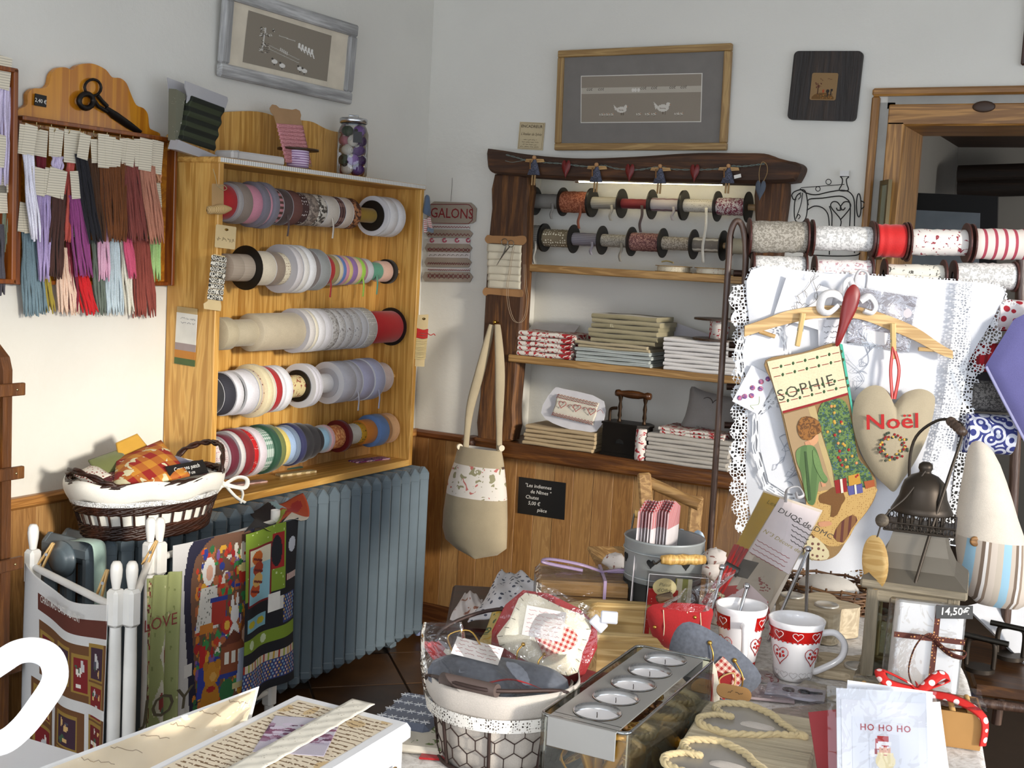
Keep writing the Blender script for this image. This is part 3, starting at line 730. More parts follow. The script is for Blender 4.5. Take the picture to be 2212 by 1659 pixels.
# mint strip of ribbon over the radiator end
m = MB(); P = [(.2,-1.95,.712),(.262,-1.948,.716),(.282,-1.945,.69),(.284,-1.94,.6),(.28,-1.935,.5),(.282,-1.93,.42)]
sp = smooth_path(P,4); m.sheet(lambda u,v: sp[min(int(v*(len(sp) - 1)),len(sp) - 1)] + EY*(u*.042) + EX*.004*math.sin(u*6 + v*8),4,len(sp) - 1,.001)
one('fabric_strip',m,cloth('a9c2b6'),'pale mint cloth strip hanging over the radiator end','ribbon')

# white clothes horse: turned posts with finials, rails, and the panels that hang on it
WT = plain('e4e1da',.35,0,.1,.2)
FPROF = [(0,.132),(.008,.131),(.012,.124),(.0135,.112),(.0125,.096),(.009,.074),(.0085,.070)]
CH = thing('clothes_horse','white painted folding clothes horse with turned finials in front of the radiator','clothes horse',TR(.6,-2.1,0))
def post(px,py,z,name='post',lower=None):
    p = PZ(px,py,z); x,y = p.x,p.y; m = MB(TR(x,y,z - .132)); m.lathe(FPROF,14); m.build('finial',WT,CH)
    m = MB(); m.box((x,y,z - .105),(.034,.034,.085),.007); m.build('post_block',WT,CH)
    m = MB(TR(x,y,0)); m.lathe([(.0,0),(.011,0),(.012,.05),(.015,.2),(.0145,z - .25),(.013,z - .147)],14); m.build('post',WT,CH); return V((x,y,z))
pA = post(72,1132,.82); pB = post(252,1212,.82); pC = post(286,1212,.82); pD = post(326,1118,.82); pE = post(346,1118,.82); pF = PZ(580,1560,.0)
def rail(a,b,z):
    a,b = V((a.x,a.y,z)),V((b.x,b.y,z)); m = MB(); m.cyl(a,b,.009,n=10); m.build('rail',WT,CH)
for a,b in ((pA,pB),(pC,pD)):
    for z in (.715,.2): rail(a,b,z)
pG = PZ(582,1492,.2)
m = MB(TR(pG.x,pG.y,0)); m.lathe([(0,0),(.011,0),(.011,.1),(.014,.14),(.014,.75)],12); m.box((0,0,.2),(.036,.036,.09),.007); m.build('post',WT,CH)
rail(pE,V((pG.x,pG.y,0)),.715); rail(pE,V((pG.x,pG.y,0)),.2)
def peg(p,lean,label,up=EZ):
    p = V(p); M = frame(p,(RT*math.cos(lean) + EZ*math.sin(lean)),FW*-1)
    r = thing('clothespin',label,'clothespin',M,'wooden clothespins on the clothes horse')
    for s_ in (-1,1): m = MB(M); m.box((0,0,s_*.004),(.072,.010,.005),.0015,RO(s_*4,'Y')); m.build('peg_half',wood('b98f54','d8b67c','X',30,.6),r)
    m = MB(M); m.cyl((.004,-.006,0),(.004,.006,0),.004,n=8); m.build('spring',metal('a8a8a8',.3),r)

def drape(name,a,b,z1,z0,label,ras,nu,nv,wav=.012,cat='fabric panel',out=.0,grp='fabric panels on the clothes horse',wf=3.,top=None):
    a,b = V(a),V(b); d = (b - a); d.z = 0; n = V((d.y,-d.x,0)).normalized()
    if n.dot(CAM - a) < 0: n = -n
    m = MB(); fl_ = n.cross(d.normalized()).z
    def fn(u,v):
        z = z0 + (z1 - z0)*v; w = wav*math.sin(u*2*PI*wf + 1.3*math.sin(v*3))*(.35 + .65*(1 - v))
        p = V((a.x,a.y,0)) + d*u; p.z = 0
        return p + n*(out + w + .006) + EZ*(z - (.02*math.sin(PI*u)*v if top is None else top*math.sin(PI*u)*v))
    m.sheet(fn,nu,nv,.0012,ras.f())
    return one(name,m,printed(),label,cat,grp)
# 1: brown and gold advent calendar panel with a title band
R = Raster(90,150,'d8d6d2'); rn = random.Random(11)
R.rect(16,8,90,17,'5e2a1c'); R.rect(17,22,90,52,'6b4420'); R.rect(10,56,32,150,'6b4420'); R.rect(37,58,66,150,'6b4420'); R.rect(70,20,90,150,'6b4420')
def cat(x,y,w,h,R=R):
    R.rect(x - w - 1.5,y - h - 1.5,x + w + 1.5,y + h + 1.5,'9a7a34'); R.rect(x - w,y - h,x + w,y + h,rn.choice(['7c1418','6a1014','3c2030']))
    for _ in range(7): R.ell(x + rn.uniform(-w,w)*.7,y + rn.uniform(-h,h)*.7,rn.uniform(.8,2),rn.uniform(1,2.4),rn.choice(['e4dcd0','c9c6c4','4c4a58','d8b070','3d5a44']))
for x in (26,46,63): cat(x,38 if x != 46 else 36,6,9)
for y in range(30,150,20): cat(79,y,7,8)
for y in range(68,150,20): cat(21,y,7,7); cat(51,y + 3,8,8)
R.rect(70,52,90,57,'d8d6d2')
fab1 = drape('printed_fabric',pA,pB,.725,.03,'brown and gold cat advent calendar fabric panel with white margin on the clothes horse',R,90,150,.010,out=.012,wf=2,top=.035)
a,b = pA,pB; d = (b - a); nn = V((d.y,-d.x,0)).normalized(); nn = nn if nn.dot(CAM - a) > 0 else -nn
Mt = frame(a + d*.27 + nn*.027 + EZ*(.725 - .82 - .066),d,EZ); m = MB(Mt)
text(m,'CHRISTMAS CATS  ADVENT',.0165,0,0,.004,'LEFT',bold=.008,sx=.72)
m.build('lettering',plain('d8d4cc',.8,var=0),fab1,label='white lettering CHRISTMAS CATS ADVENT')
# 2: green fabric with JOY and LOVE
R = Raster(70,130,'8f9460'); rn = random.Random(4)
R.speck(260,1.1,['7a1c1e','c9b98a','5a2a20'],(0,0,16,130),rn); R.speck(60,.9,['cfc9a0','747a48'],(18,0,70,130),rn)
for y,x in ((38,36),(60,30),(84,34),(104,42)): R.poly([(x,y - 12),(x + 9,y),(x,y + 12),(x - 8,y)],'b9b3a0'); R.ell(x,y,3,5,'7a2a24'); R.ell(x + 1,y + 4,2,2,'4a5a40')
R.speck(200,.9,['7a1c1e','d8cfae'],(56,70,70,130),rn)
g0,g1 = PZ(300,1245,.735),PZ(374,1228,.735)
fab2 = drape('printed_fabric',g0,g1,.735,.06,'sage green fabric with red flower border and word JOY',R,70,130,.022,out=.02,wf=2.3,top=0)
a,b = g0,g1; d = b - a; d.z = 0; nn = V((d.y,-d.x,0)).normalized(); nn = nn if nn.dot(CAM - a) > 0 else -nn
m = MB(frame(V((a.x,a.y,.40)) + d*.45 + nn*.055,d,EZ)); text(m,'JOY',.055,0,0,0,shear=.1,sx=1.2); m.build('lettering',plain('4a4230',.8,var=0),fab2); m = MB(); m.T = frame(V((a.x,a.y,.615)) + d*.25 + nn*.05,d,EZ); text(m,'LOVE',.03,0,0,0)
m.build('lettering',plain('6a2a24',.8,var=0),fab2)
# 3: toy print panel with navy border
R = Raster(100,150,'c9c7c6'); rn = random.Random(9)
R.poly(smooth2([(18,4),(100,-6),(104,120),(84,130),(60,138),(40,132),(27,118),(22,90)],4,True),'1c1a34')
inner = smooth2([(26,12),(100,4),(104,112),(84,120),(62,126),(46,120),(36,106),(30,80)],4,True); R.poly(inner,'6e4c38')
for _ in range(420):
    x,y = rn.uniform(30,99),rn.uniform(8,116); R.ell(x,y,rn.uniform(1.2,3.8),rn.uniform(1.2,3.8),rn.choice(['a82020','c23a1e','2c6a3c','d8a030','2c3c8c','b0643c','e0d8c8','7a5a98','c87a28','3a8a4a']))
R.ell(45,22,8,9,'e4e0da'); R.ell(46,23,4.5,5,'d9a890'); R.poly([(36,32),(56,32),(58,60),(30,60)],'dcd8cf'); R.speck(60,.6,['7a7a70'],(32,33,57,60),rn)
R.ell(88,14,6,6,'e8dcc8'); R.ell(88,15,1.5,1.5,'c01818'); R.poly([(80,22),(96,22),(94,34),(82,34)],'c03018'); R.ell(88,24,8,3,'e8d890')
R.rect(50,42,66,58,'a83224'); R.rect(48,40,68,43,'2c3c8c'); R.ell(68,60,6,6,'b83020'); R.ell(68,60,3,3,'e0b040'); R.rect(36,56,52,62,'c87a28')
R.ell(77,54,5,6,'e8e4de'); R.ell(74,46,1.6,5,'e8e4de'); R.ell(80,45,1.6,5,'e8e4de'); R.ell(77,68,6,9,'e8e4de')
R.rect(62,72,90,92,'8a4a2c'); R.poly([(60,74),(76,64),(92,72)],'6a3420')
for x in (66,74,82): R.rect(x,78,x + 5,86,'e8e4d8'); 
R.rect(60,92,92,95,'2c3c8c'); R.ell(92,66,7,9,'8a4a24'); R.ell(92,69,5,6,'e2b498'); R.poly([(84,78),(100,78),(103,104),(80,104)],'b9c4d8')
R.poly([(36,84),(44,84),(46,104),(34,104)],'2c3c9c'); R.rect(37,70,44,84,'b82020')
R.ell(51,108,11,14,'b87a1c'); R.ell(52,90,9,8,'c48424'); R.ell(45,84,3,3,'b87a1c'); R.ell(59,84,3,3,'b87a1c'); R.ell(54,92,4,3,'d8a450'); R.ell(44,120,7,5,'c48424'); R.ell(64,120,8,5,'c48424'); R.ell(52,100,5,2,'a82020')
R.ell(70,104,8,8,'2c6a3c'); R.ell(88,116,9,7,'7a2a24'); R.rect(76,100,92,104,'d8c890')
R.rect(16,78,27,86,'dcdad6'); R.rect(60,140,80,143,'3a3a3a')
qa,qb = PZ(372,1175,.755),PZ(535,1150,.775)
a3 = V((qa.x,qa.y,.78)); b3 = V((.50,-1.60,.78))
drape('printed_fabric',PZ(370,1178,.745),PZ(545,1140,.745),.745,.11,'Christmas toy print panel with teddy bear and navy scalloped border',R,100,150,.008,out=0,wf=1.3,top=0)
# 4: quilt print with snow globe, dots and stripes, thrown over the radiator
R = Raster(80,150,'14161f'); rn = random.Random(2)
R.rect(0,0,60,60,'7f9a2c'); R.speck(30,.8,['c9d89a'],(0,0,60,60),rn)
R.rect(4,14,42,66,'7a1418'); R.rect(6,16,40,64,'8fc0cf'); R.rect(6,16,40,30,'ddd6bc')
for x,y,c in ((18,24,'c8641c'),(20,34,'a83a18'),(16,52,'c8501c'),(20,44,'e0b060')): R.ell(x,y,9,6,c); R.line(x - 6,y,x + 8,y + 4,1,'6a1a14')
R.rect(42,8,58,40,'a01c1c'); R.ell(48,24,7,14,'14161f'); R.rect(60,0,80,60,'14161f'); R.ell(70,22,6,7,'c9cdd8'); R.rect(62,48,80,54,'d8d0c8')
for k in range(6): R.rect(62 + k*3,48,63.5 + k*3,54,'a03028')
R.rect(4,76,36,88,'7fb4c4'); R.ell(12,82,6,3.5,'c0b428'); R.ell(28,82,6,3.5,'c0b428'); R.rect(58,66,78,92,'34407c')
R.rect(0,94,80,106,'7f9a2c'); R.ell(12,100,4,4,'c9d8b0'); R.ell(34,100,4,4,'c9d8b0'); R.rect(0,116,80,123,'d9cdb8')
for k in range(14): R.rect(k*6,116,k*6 + 2.4,123,['a83424','9aa83a','c8a040'][k % 3])
R.rect(0,123,80,142,'34407c')
for y in range(125,142,3):
    for x in range(0,80,4): R.ell(x + (y % 2)*2,y,.9,.9,['d8b9b0','c9a860','8fb0c8'][(x // 4 + y) % 3])
for y in range(68,92,3):
    for x in range(59,78,4): R.ell(x + (y % 2)*2,y,.9,.9,['d8b9b0','c9a860','8fb0c8'][(x // 4 + y) % 3])
R.rect(46,66,58,78,'dedcd8')
drape('printed_fabric',PX(527,1150,.56),PX(640,1120,.53),PX(580,1135,.54).z,PX(580,1487,.54).z,'quilt print fabric with polka dots, stripes and lime bands hung over the radiator',R,80,150,.010,out=0,wf=1.4,top=0)
m = MB(); A_,B_ = PX(540,1100,.25),PX(650,1072,.27); 
R2 = Raster(40,30,'14161f'); R2.poly([(14,0),(40,0),(40,20),(24,28)],'b8471c'); R2.poly([(12,0),(24,0),(26,12),(16,10)],'9ac0c8'); R2.line(20,24,34,6,3,'a01c1c'); R2.rect(30,18,40,30,'d9d0c0'); R2.poly([(16,12),(26,14),(22,30),(12,30)],'9aa83a')
C_,D_ = PX(527,1150,.565),PX(645,1128,.54)
m.sheet(lambda u,v: C_.lerp(D_,u).lerp(A_.lerp(B_,u),v) + EX*(.03*math.sin(PI*v) + .012*math.sin(u*7)) + EZ*.012*math.sin(u*9 + v*5),40,30,.0015,R2.f())
one('fabric_end',m,printed(),'crumpled end of the quilt print fabric lying over the radiator top','fabric','fabric panels on the clothes horse')
m = MB(frame(PX(592,1300,.60),EY,EZ)); m.box((0,0,0),(.05,.052,.001)); one('price_tag',m,plain('e6e4de',.8),'blank white paper tag pinned on the quilt print fabric','tag')
peg(PZ(100,1200,.745),math.radians(62),'wooden clothespin holding the calendar panel by the wainscot')
peg(PZ(222,1262,.735),math.radians(74),'wooden clothespin holding the calendar panel beside the paired white posts')
peg(PZ(325,1195,.745),math.radians(65),'wooden clothespin holding the sage green fabric')
# ================================================================ pine ribbon cabinet
CP = wood('a9742c','d9ab5e','Z',11,.38,c3='c99448',coat=.1); CPY = wood('a9742c','d9ab5e','Y',11,.38,c3='c99448',coat=.1)
KY0,KY1,KZ0,KZ1,KX = -1.42,-.312,.7135,1.775,.20
KB = thing('ribbon_cabinet','open pine wall cabinet with five rods full of ribbon reels','cabinet',TR(.1,-.866,KZ0))
m = MB(); m.box((.008,(KY0 + KY1)/2,(KZ0 + KZ1)/2),(.012,KY1 - KY0 - .02,KZ1 - KZ0 - .02)); m.build('back',CP,KB)
for y in (KY0 + .011,KY1 - .011): m = MB(); m.box((KX/2 + .001,y,(KZ0 + KZ1)/2),(KX - .002,.022,KZ1 - KZ0 - .0),.002); m.build('side',CP,KB)
m = MB(); m.box((KX/2 + .003,(KY0 + KY1)/2,KZ1 - .009),(KX + .002,KY1 - KY0 + .012,.018),.003); m.build('top',CPY,KB)
m = MB(); m.box((KX/2 + .002,(KY0 + KY1)/2,KZ0 + .012),(KX - .002,KY1 - KY0 - .04,.024),.002); m.build('bottom',CPY,KB)
cr = smooth2([(366,338),(366,300),(374,288),(395,283),(420,272),(450,252),(480,243),(541,240),(576,245),(610,257),(652,260),(676,264),(701,277),(722,284),(744,287),(763,297),(777,312),(784,328),(788,345)],3)
M = FL(V((.012,-.9,KZ1))); m = MB(M); cp_ = [q for q in loc2(M,[PX(x,y,.02) for x,y in cr]) if q[1] > .002]
m.prism([(cp_[0][0],0)] + cp_ + [(cp_[-1][0],0)],-.009,.009); m.build('crest',CP,KB)
m = MB(); m.box((KX + .0045,(KY0 + KY1)/2,KZ1 - .008),(.0012,KY1 - KY0,.013)); TPR = one('measuring_tape',m,pat('stripes','e4e2dc','6b6b6b',100.,.16,'Y',bump=0),'white measuring tape stuck along the front edge of pine cabinet','tape')
RX = .112
def c3(x,y): return (340 + x*.28029,380 + y*.28029)
def c4(x,y): return (340 + x*.28933,640 + y*.28933)
ROWS = [(c3,lambda x: 160 + .087*x,'top'),(c3,lambda x: 685 + .031*x,'second'),(c4,lambda x: 320 - .06*x,'middle'),(c4,lambda x: 785 - .11*x,'fourth'),(c4,lambda x: 1290 - .185*x,'bottom')]
RZ = []
for cf,ax,nm in ROWS:
    z = sum(PX(*cf(x,ax(x)),RX).z for x in (700,1100,1600))/3; RZ.append(z)
    m = MB(); m.cyl((RX,KY0 + .02,z),(RX,KY1 - .02,z),.0075,n=12); m.build('rod',wood('b98a4c','d9b478','Y',30),KB)
FLW = plain('d3d2d4',.4,0,.04); FLG = plain('b4b2b6',.35,0,.05); FLB = plain('15120f',.45,0,.1)
def ribmat(c):
    if isinstance(c,tuple): return pat(*c)
    return cloth(c,420.,.16,.7)
def reel(row,y0,y1,r,rc,fc=None,fr=None,label='',grp=None,x=RX,z=None,tail=None):
    z = RZ[row] if z is None else z; M = frame((x,y0,z),EX,EZ)     # local z = -Y
    o = thing('ribbon_reel',label,'ribbon reel',M,grp); w = y1 - y0
    T = M @ RO(180,'X') ; T = frame((x,y0,z),EX,-EZ)                 # local z = +Y
    f_ = .0016 if fc else 0; m = MB(T)
    rr = r if fr is None else fr
    m.lathe([(.0078,f_),(r*.985,f_),(r,f_ + min(.0015,w*.1)),(r,w - f_ - min(.0015,w*.1)),(r*.985,w - f_),(.0078,w - f_)],36); m.build('ribbon',ribmat(rc),o)
    if fc:
        for a in ((0,w - .0016) if fr is None else (w - .0016,)):
            m = MB(T); m.lathe([(.0078,a),(rr,a),(rr,a + .0016),(.0078,a + .0016)],36,False); m.build('flange',fc,o)
    if tail:
        L_,c_ = tail; m = MB(); p0 = V((x + r*.9,(y0 + y1)/2,z - r*.4)); pts = smooth_path([p0,p0 + V((.004,.002,-L_*.4)),p0 + V((0,.006,-L_*.75)),p0 + V((.006,-.004,-L_))],5)
        m.sheet(lambda u,v: pts[min(int(v*(len(pts) - 1) + .5),len(pts) - 1)] + EY*((u - .5)*min(.009,w*.7)),1,len(pts) - 1,.0006); m.build('ribbon_tail',ribmat(c_),o)
    return o
W_,G_,B_ = FLW,FLG,FLB
D = lambda a,b,s=90.,t=.3: ('dots',a,b,s,t)
S = lambda a,b,s=60.,t=.5: ('stripes',a,b,s,t,'Y')
K = lambda a,b,s=70.: ('check',a,b,s,.5,'XZ')
BL = lambda a,b,s=70.,t=.52: ('blobs',a,b,s,t)
# (right edge in crop, radius in crop, ribbon, flange, label[, core radius])
R1 = [(500,130,'9c1a1c',None,'bright red felt roll behind the kraft tag'),(615,135,'b3161c',None,'bright red ribbon reel'),(660,150,'a9a3a0',G_,'narrow grey ribbon reel'),(735,160,'8c7d72',None,'taupe ribbon reel'),(810,150,'cf8a9c',None,'wide rose pink ribbon reel'),(870,175,'77727c',None,'wide slate-grey ribbon reel'),(885,160,'d99aa8',None,'narrow pink ribbon reel between two slate-grey ones'),(940,178,'7a7580',None,'slate-grey ribbon reel after the narrow pink one'),(970,140,S('5d4038','c98a90'),None,'brown ribbon reel with pink edge'),(1045,140,'4d3a38',G_,'glossy dark brown ribbon reel'),(1115,135,S('7a5048','5a3832',260.),None,'ribbed rosewood ribbon reel'),(1165,120,D('4a3230','d8d0cc'),None,'brown ribbon reel with white spots'),(1240,125,BL('9c8d80','6d6058'),None,'beige printed ribbon reel'),(1305,122,BL('cfc8bc','4d473f'),None,'black and white flowered ribbon reel'),(1400,120,'cfc6ba',W_,'white reel with beige sticker'),(1445,118,K('3d2020','8c6a60'),None,'dark brown checked ribbon reel'),(1510,118,'d0c0b0',W_,'white reel beside the checked one'),(1565,118,BL('4a2a1c','a87048'),None,'copper foil ribbon reel'),(1690,56,'9a7a24',None,'small gold ribbon roll'),(1725,118,'2a2622',B_,'black reel behind the gold roll'),(1780,152,'dcdadc',W_,'big white reel next to the black one'),(1845,152,'e0dede',W_,'big white reel, middle of three'),(1900,152,'dedcde',W_,'big white reel at the rod end')]
R2_ = [(670,105,S('b3a697','98897a',300.),None,'beige cord wound on a core'),(808,105,S('b3a697','98897a',300.),(B_,172),'beige cord reel with large black flange'),(918,132,'d8cdb8',W_,'white reel with cream label'),(985,130,'8d7c6c',None,'taupe ribbon reel'),(1025,125,D('d8cdb4','6d4a38',120.,.22),None,'cream ribbon reel with brown dots'),(1120,186,'cfcacb',G_,'very large clear reel'),(1165,186,'dcd8d2',W_,'very large cream reel'),(1215,184,'e0e0e2',W_,'very large white reel'),(1250,160,'7d7472',None,'mouse-grey satin ribbon reel'),(1330,160,'8d9090',G_,'grey reel with paper label'),(1365,120,'a81c20',None,'red ribbon reel'),(1400,120,'9a8a58',None,'olive gold ribbon reel'),(1428,119,'d0c4a8',G_,'champagne ribbon reel'),(1452,118,'5c78b0',None,'blue ribbon reel'),(1476,116,'c98a9c',None,'pink ribbon reel'),(1502,114,'cdb878',None,'pale gold ribbon reel'),(1540,112,'8d6aa0',None,'violet ribbon reel'),(1572,108,'d8b8a0',None,'shell pink ribbon reel'),(1600,106,'9cc848',None,'lime green ribbon reel'),(1618,102,'a87c88',None,'mauve ribbon reel'),(1662,96,'c4c2c6',G_,'small pale grey reel'),(1738,68,'5c9a80',None,'mint satin ribbon roll'),(1812,80,'d9b09c',None,'peach satin ribbon reel'),(1848,94,'1a1716',B_,'small black reel at the rod end')]
R3_ = [(610,122,'b5a88c',None,'narrow linen roll with green stitched edge'),(760,100,'b3a78e',None,'linen roll with white label strip'),(1105,136,'b5a890',None,'wide rolled linen band with spiral end'),(1172,166,'c9c4c0',G_,'large clear reel beside the linen roll'),(1195,164,'d8d0bc',None,'cream braid reel'),(1250,164,'d8d6d8',W_,'large white reel beside the cream braid'),(1302,160,'d0ced2',W_,'large white reel with grey motif edge'),(1348,158,BL('b9b6b4','8d8884',120.),None,'silver-grey lace ribbon reel'),(1402,156,BL('c9c6c4','8f8a88',140.,.6),W_,'white reel with grey flowers'),(1462,155,BL('cbc8c6','6f5f60',140.,.64),W_,'white reel with small hearts'),(1522,152,BL('cdcac8','5f6068',140.,.64),W_,'white reel with dark scroll print'),(1565,152,'c6c4c6',W_,'white reel beside the speckled one'),(1632,152,D('b9b4ac','e6e2da',130.,.3),W_,'speckled silver lace reel'),(1848,118,'b00f16',(B_,142),'scarlet ribbon reel with black flange')]
R4_ = [(500,150,'2a2a2e',W_,'small grey reel behind the cabinet side'),(585,158,S('22222a','3a3a44',400.),None,'black knitted braid reel'),(642,165,'d6d4da',W_,'white reel next to the black braid'),(652,150,'1c1a1c',None,'narrow black ribbon reel'),(752,166,'d8d6dc',W_,'wide white reel'),(778,172,'c9bfa4',G_,'ivory reel'),(796,168,D('b9a690','5a2a22',110.,.3),None,'beige ribbon reel with brown dots'),(862,200,'d9cba6',None,'very large cream ribbon reel'),(884,186,'d8d0b8',W_,'cream reel with blue label'),(928,176,'a81a20',None,'narrow dark red ribbon reel'),(955,174,'d8d6dc',W_,'white reel beside the dark red one'),(1005,174,'dedce0',W_,'white reel before the flowered core'),(1105,84,BL('c9b888','8a4a38',60.,.58),None,'flowered ribbon on a wide core'),(1140,120,'2a2420',B_,'black disc reel behind the flowered core'),(1202,166,'cfccd4',W_,'white ring reel behind the black disc'),(1228,162,'cbc8d0',W_,'white reel marked with a small triangle'),(1312,72,'d4d2d4',W_,'small white reel with number label'),(1345,112,'b9aea4',G_,'clear reel with cord'),(1480,156,'c6c4cc',W_,'large white reel beside the clear one'),(1525,152,'c0bec8',W_,'large white reel beside the lilac ones'),(1612,152,'b4b2cc',W_,'large lilac reel with pink edge'),(1692,156,'b0b2cc',W_,'large lavender reel'),(1755,112,'d8c4bc',W_,'pale pink reel at the rod end')]
R5_ = [(530,150,D('d8ccc8','b8848c',160.,.3),None,'white ribbon reel with pink specks'),(548,155,'b9b0b0',G_,'clear reel'),(608,165,'6a1a30',None,'burgundy ribbon reel'),(656,180,'d8d4d0',G_,'white satin reel'),(722,190,'7c1620',None,'large dark red ribbon reel'),(752,178,D('c0161a','e0d0c8',140.,.22),None,'scarlet ribbon reel with white dots'),(812,186,'ddd2d8',W_,'large pinkish white reel'),(866,168,K('4f7a66','c9d4cc',110.),None,'green gingham ribbon reel'),(922,186,'1e4a34',None,'large dark green ribbon reel'),(956,176,'6a7440',None,'olive green ribbon reel'),(990,152,'dcc870',None,'yellow ribbon reel'),(1030,142,'9cb4d4',None,'sky blue ribbon reel'),(1066,150,'6a7a90',None,'steel blue ribbon reel'),(1110,160,'23264e',None,'navy ribbon reel'),(1165,150,'16151c',None,'black satin ribbon reel'),(1215,132,'1c1a20',None,'black velvet ribbon reel'),(1242,104,'121218',None,'small black ribbon reel'),(1282,88,'8ab0c8',None,'small light blue ribbon reel'),(1322,104,'d0a0a4',G_,'pink organza reel'),(1402,88,BL('b86a3c','d89a60'),None,'copper orange ribbon reel'),(1452,120,'5c0e18',plain('5c0e18',.4),'dark red reel with wide flange'),(1522,76,'c2bfb6',None,'silver satin roll'),(1562,80,D('b98a1c','3a2a10',90.,.28),None,'gold ribbon roll with black spots'),(1640,92,'c2741c',None,'wide orange ribbon roll'),(1726,120,'5c7cae',None,'blue felt reel'),(1748,118,'a8794c',None,'tan ribbon reel'),(1802,112,'d9a878',None,'peach reel at the rod end')]
for row,lst in enumerate((R1,R2_,R3_,R4_,R5_)):
    cf,ax,nm = ROWS[row]; prev = None
    for q in lst:
        xr,r,rc,fc,lab = q; fr = None
        if isinstance(fc,tuple): fc,fr = fc
        xe = xr - .73*(fr or r)
        px,py = cf(xe,ax(xe)); p = PX(px,py,RX); k = mpp(p)*(.28029 if cf is c3 else .28933)
        y1 = min(p.y,KY1 - .024)
        if prev is None: prev = max(KY0 + .024,y1 - .05)
        y0 = prev
        if y1 - y0 < .004: y1 = y0 + .004
        rm_ = r*k*1.0; frm = fr*k if fr else None
        tail = None
        if lab.startswith(('lime','red ribbon reel','large lavender','large white reel beside the lilac','mint','glossy','white reel with beige sticker')): tail = (.07,rc if not isinstance(rc,tuple) else 'd8d4cc')
        if row in (1,2) and fr: # long core, flange only on the far side drawn by the same helper
            pass
        reel(row,y0,y1 - .0003,rm_,rc,fc,frm,f'{lab} on the {nm} rod of the pine cabinet',f'ribbon reels on the {nm} rod',tail=tail); prev = y1
# spiral of the rolled linen
m = MB(); pl = PX(*c4(690,320),RX); 
# flat packets on the cabinet floor
zb = KZ0 + .024
def packet(label,px,py,w,l,ang,mt,h=.005):
    p = PZ(px,py,zb + h/2); M = FZ(p,ang); m = MB(M); m.box((0,0,0),(l,w,h),.0015)
    return one('floss_packet',m,mt,label,'packet','flat packets on the cabinet floor')
packet('violet and red striped floss packet on the cabinet floor',798,993,.05,.17,78,pat('stripes','7a2a5c','c9a0b0',60.,.5,'X',c3='34306a'))
packet('beige twine bundle in clear wrap on the cabinet floor',640,1022,.03,.16,78,pat('stripes','c9b48a','a08a5c',120.,.5,'X'),.008)
packet('dark green floss packet on the cabinet floor',610,1012,.04,.16,80,cloth('2c4a38'))
packet('pale pink floss packet on the cabinet floor',535,1043,.035,.14,78,pat('stripes','c9a8a0','b08880',100.,.5,'X'))
# ---- cards and bobbins hung on the cabinet
KRAFT = plain('b08d5f',.85,0,.08); KRAFT2 = plain('c8b286',.85,0,.06)
def hungcard(name,label,cat,px,py,x,w,h,rot,mt,axis=EY):
    M = frame(PX(px,py,x),axis,EZ) @ RO(rot,'Z'); r = thing(name,label,cat,M); m = MB(M); m.prism(rrect(-w/2,-h/2,w/2,h/2,.004,3),0,.0012); m.build('card',mt,r); return r,M
xf = KX + .006
r,M = hungcard('kraft_tag','brown kraft tag with string at the top corner of pine cabinet','tag',470,425,xf,.05,.075,2,KRAFT)
m = MB(M); m.tube(smooth_path([(-.005,.03,.002),(-.012,.055,.003),(-.02,.08,.0)],4),.0012,5); m.tube(smooth_path([(.0,.03,.002),(.02,.035,.005),(.035,.025,.004),(.02,.02,.004),(0,.03,.002)],4),.0012,5); m.build('string',cloth('a8946a'),r)
m = MB(frame(PX(483,452,xf + .02),(.55,.8,.12),EZ)); m.lathe([(0,0)] ,4); m.v = []; m.f = []; m.sm = []
m.T = m.T @ RO(90,'Y') @ TR(0,0,-.05)
m.lathe([(.004,.0),(.011,.002),(.013,.01),(.012,.022),(.015,.034),(.0145,.05),(.009,.064),(.004,.074),(0,.075)],18); one('twine_spool',m,S and pat('stripes','9a7d50','c2a470',260.,.5,'Y'),'brown jute twine wound on a bobbin below the kraft tag','twine')
r,M = hungcard('lettered_card','kraft card with faint handwriting above the paisley braid','card',487,512,xf + .004,.088,.068,-3,KRAFT2)
m = MB(M); scribble(m,-.036,.036,-.008,.014,.0016,.0006,26,3); m.build('lettering',plain('5a4a30',.8,var=0),r)
m = MB(M); m.ell((0,.022,.003),(.008,.004,.003),8,5); m.build('eyelet',metal('8a6a2c',.4),r)
M = frame(PX(468,605,xf + .002),EY,EZ) @ RO(-6,'Z'); r = thing('braid_card','cream card wound with black and white paisley braid on cabinet front','braid card',M)
m = MB(M); m.prism([(-.042,-.09),(.03,-.09),(.03,-.075),(.024,-.06),(.024,.075),(-.024,.075),(-.03,-.065),(-.046,-.075)],0,.0015); m.build('card',KRAFT2,r)
for k in range(8): m = MB(M); m.box((-.002,-.052 + k*.0165,.003),(.066,.0155,.005),.002); m.build('braid_turn',pat('rings','d0ccc0','2c2a26',70.,.45),r)
r,M = hungcard('note_pad','white note sheet over mauve, orange and green paper strips on the cabinet side','note pad',400,725,.2,.01,.01,0,KRAFT2)
bpy.data.objects.remove(r.children[0]); bpy.data.objects.remove(r)
Mn = frame(V((PY(402,728,KY0 - .002))),EX,EZ) @ RO(-2,'Z'); r = thing('note_pad','white note sheet over mauve, orange and green strips on the pine cabinet side','note pad',Mn)
for k,(h0,h1,c,nm) in enumerate(((.072,.09,'b9a071','header'),(-.02,.072,'d9d6cc','sheet'),(-.042,-.02,'9a8a86','strip'),(-.066,-.042,'b87a34','strip'),(-.086,-.066,'4d6038','strip'))):
    m = MB(Mn); m.box((0,(h0 + h1)/2,.001),(.084 - .002*(k == 0),h1 - h0,.0015)); m.build(nm,plain(c,.85),r)
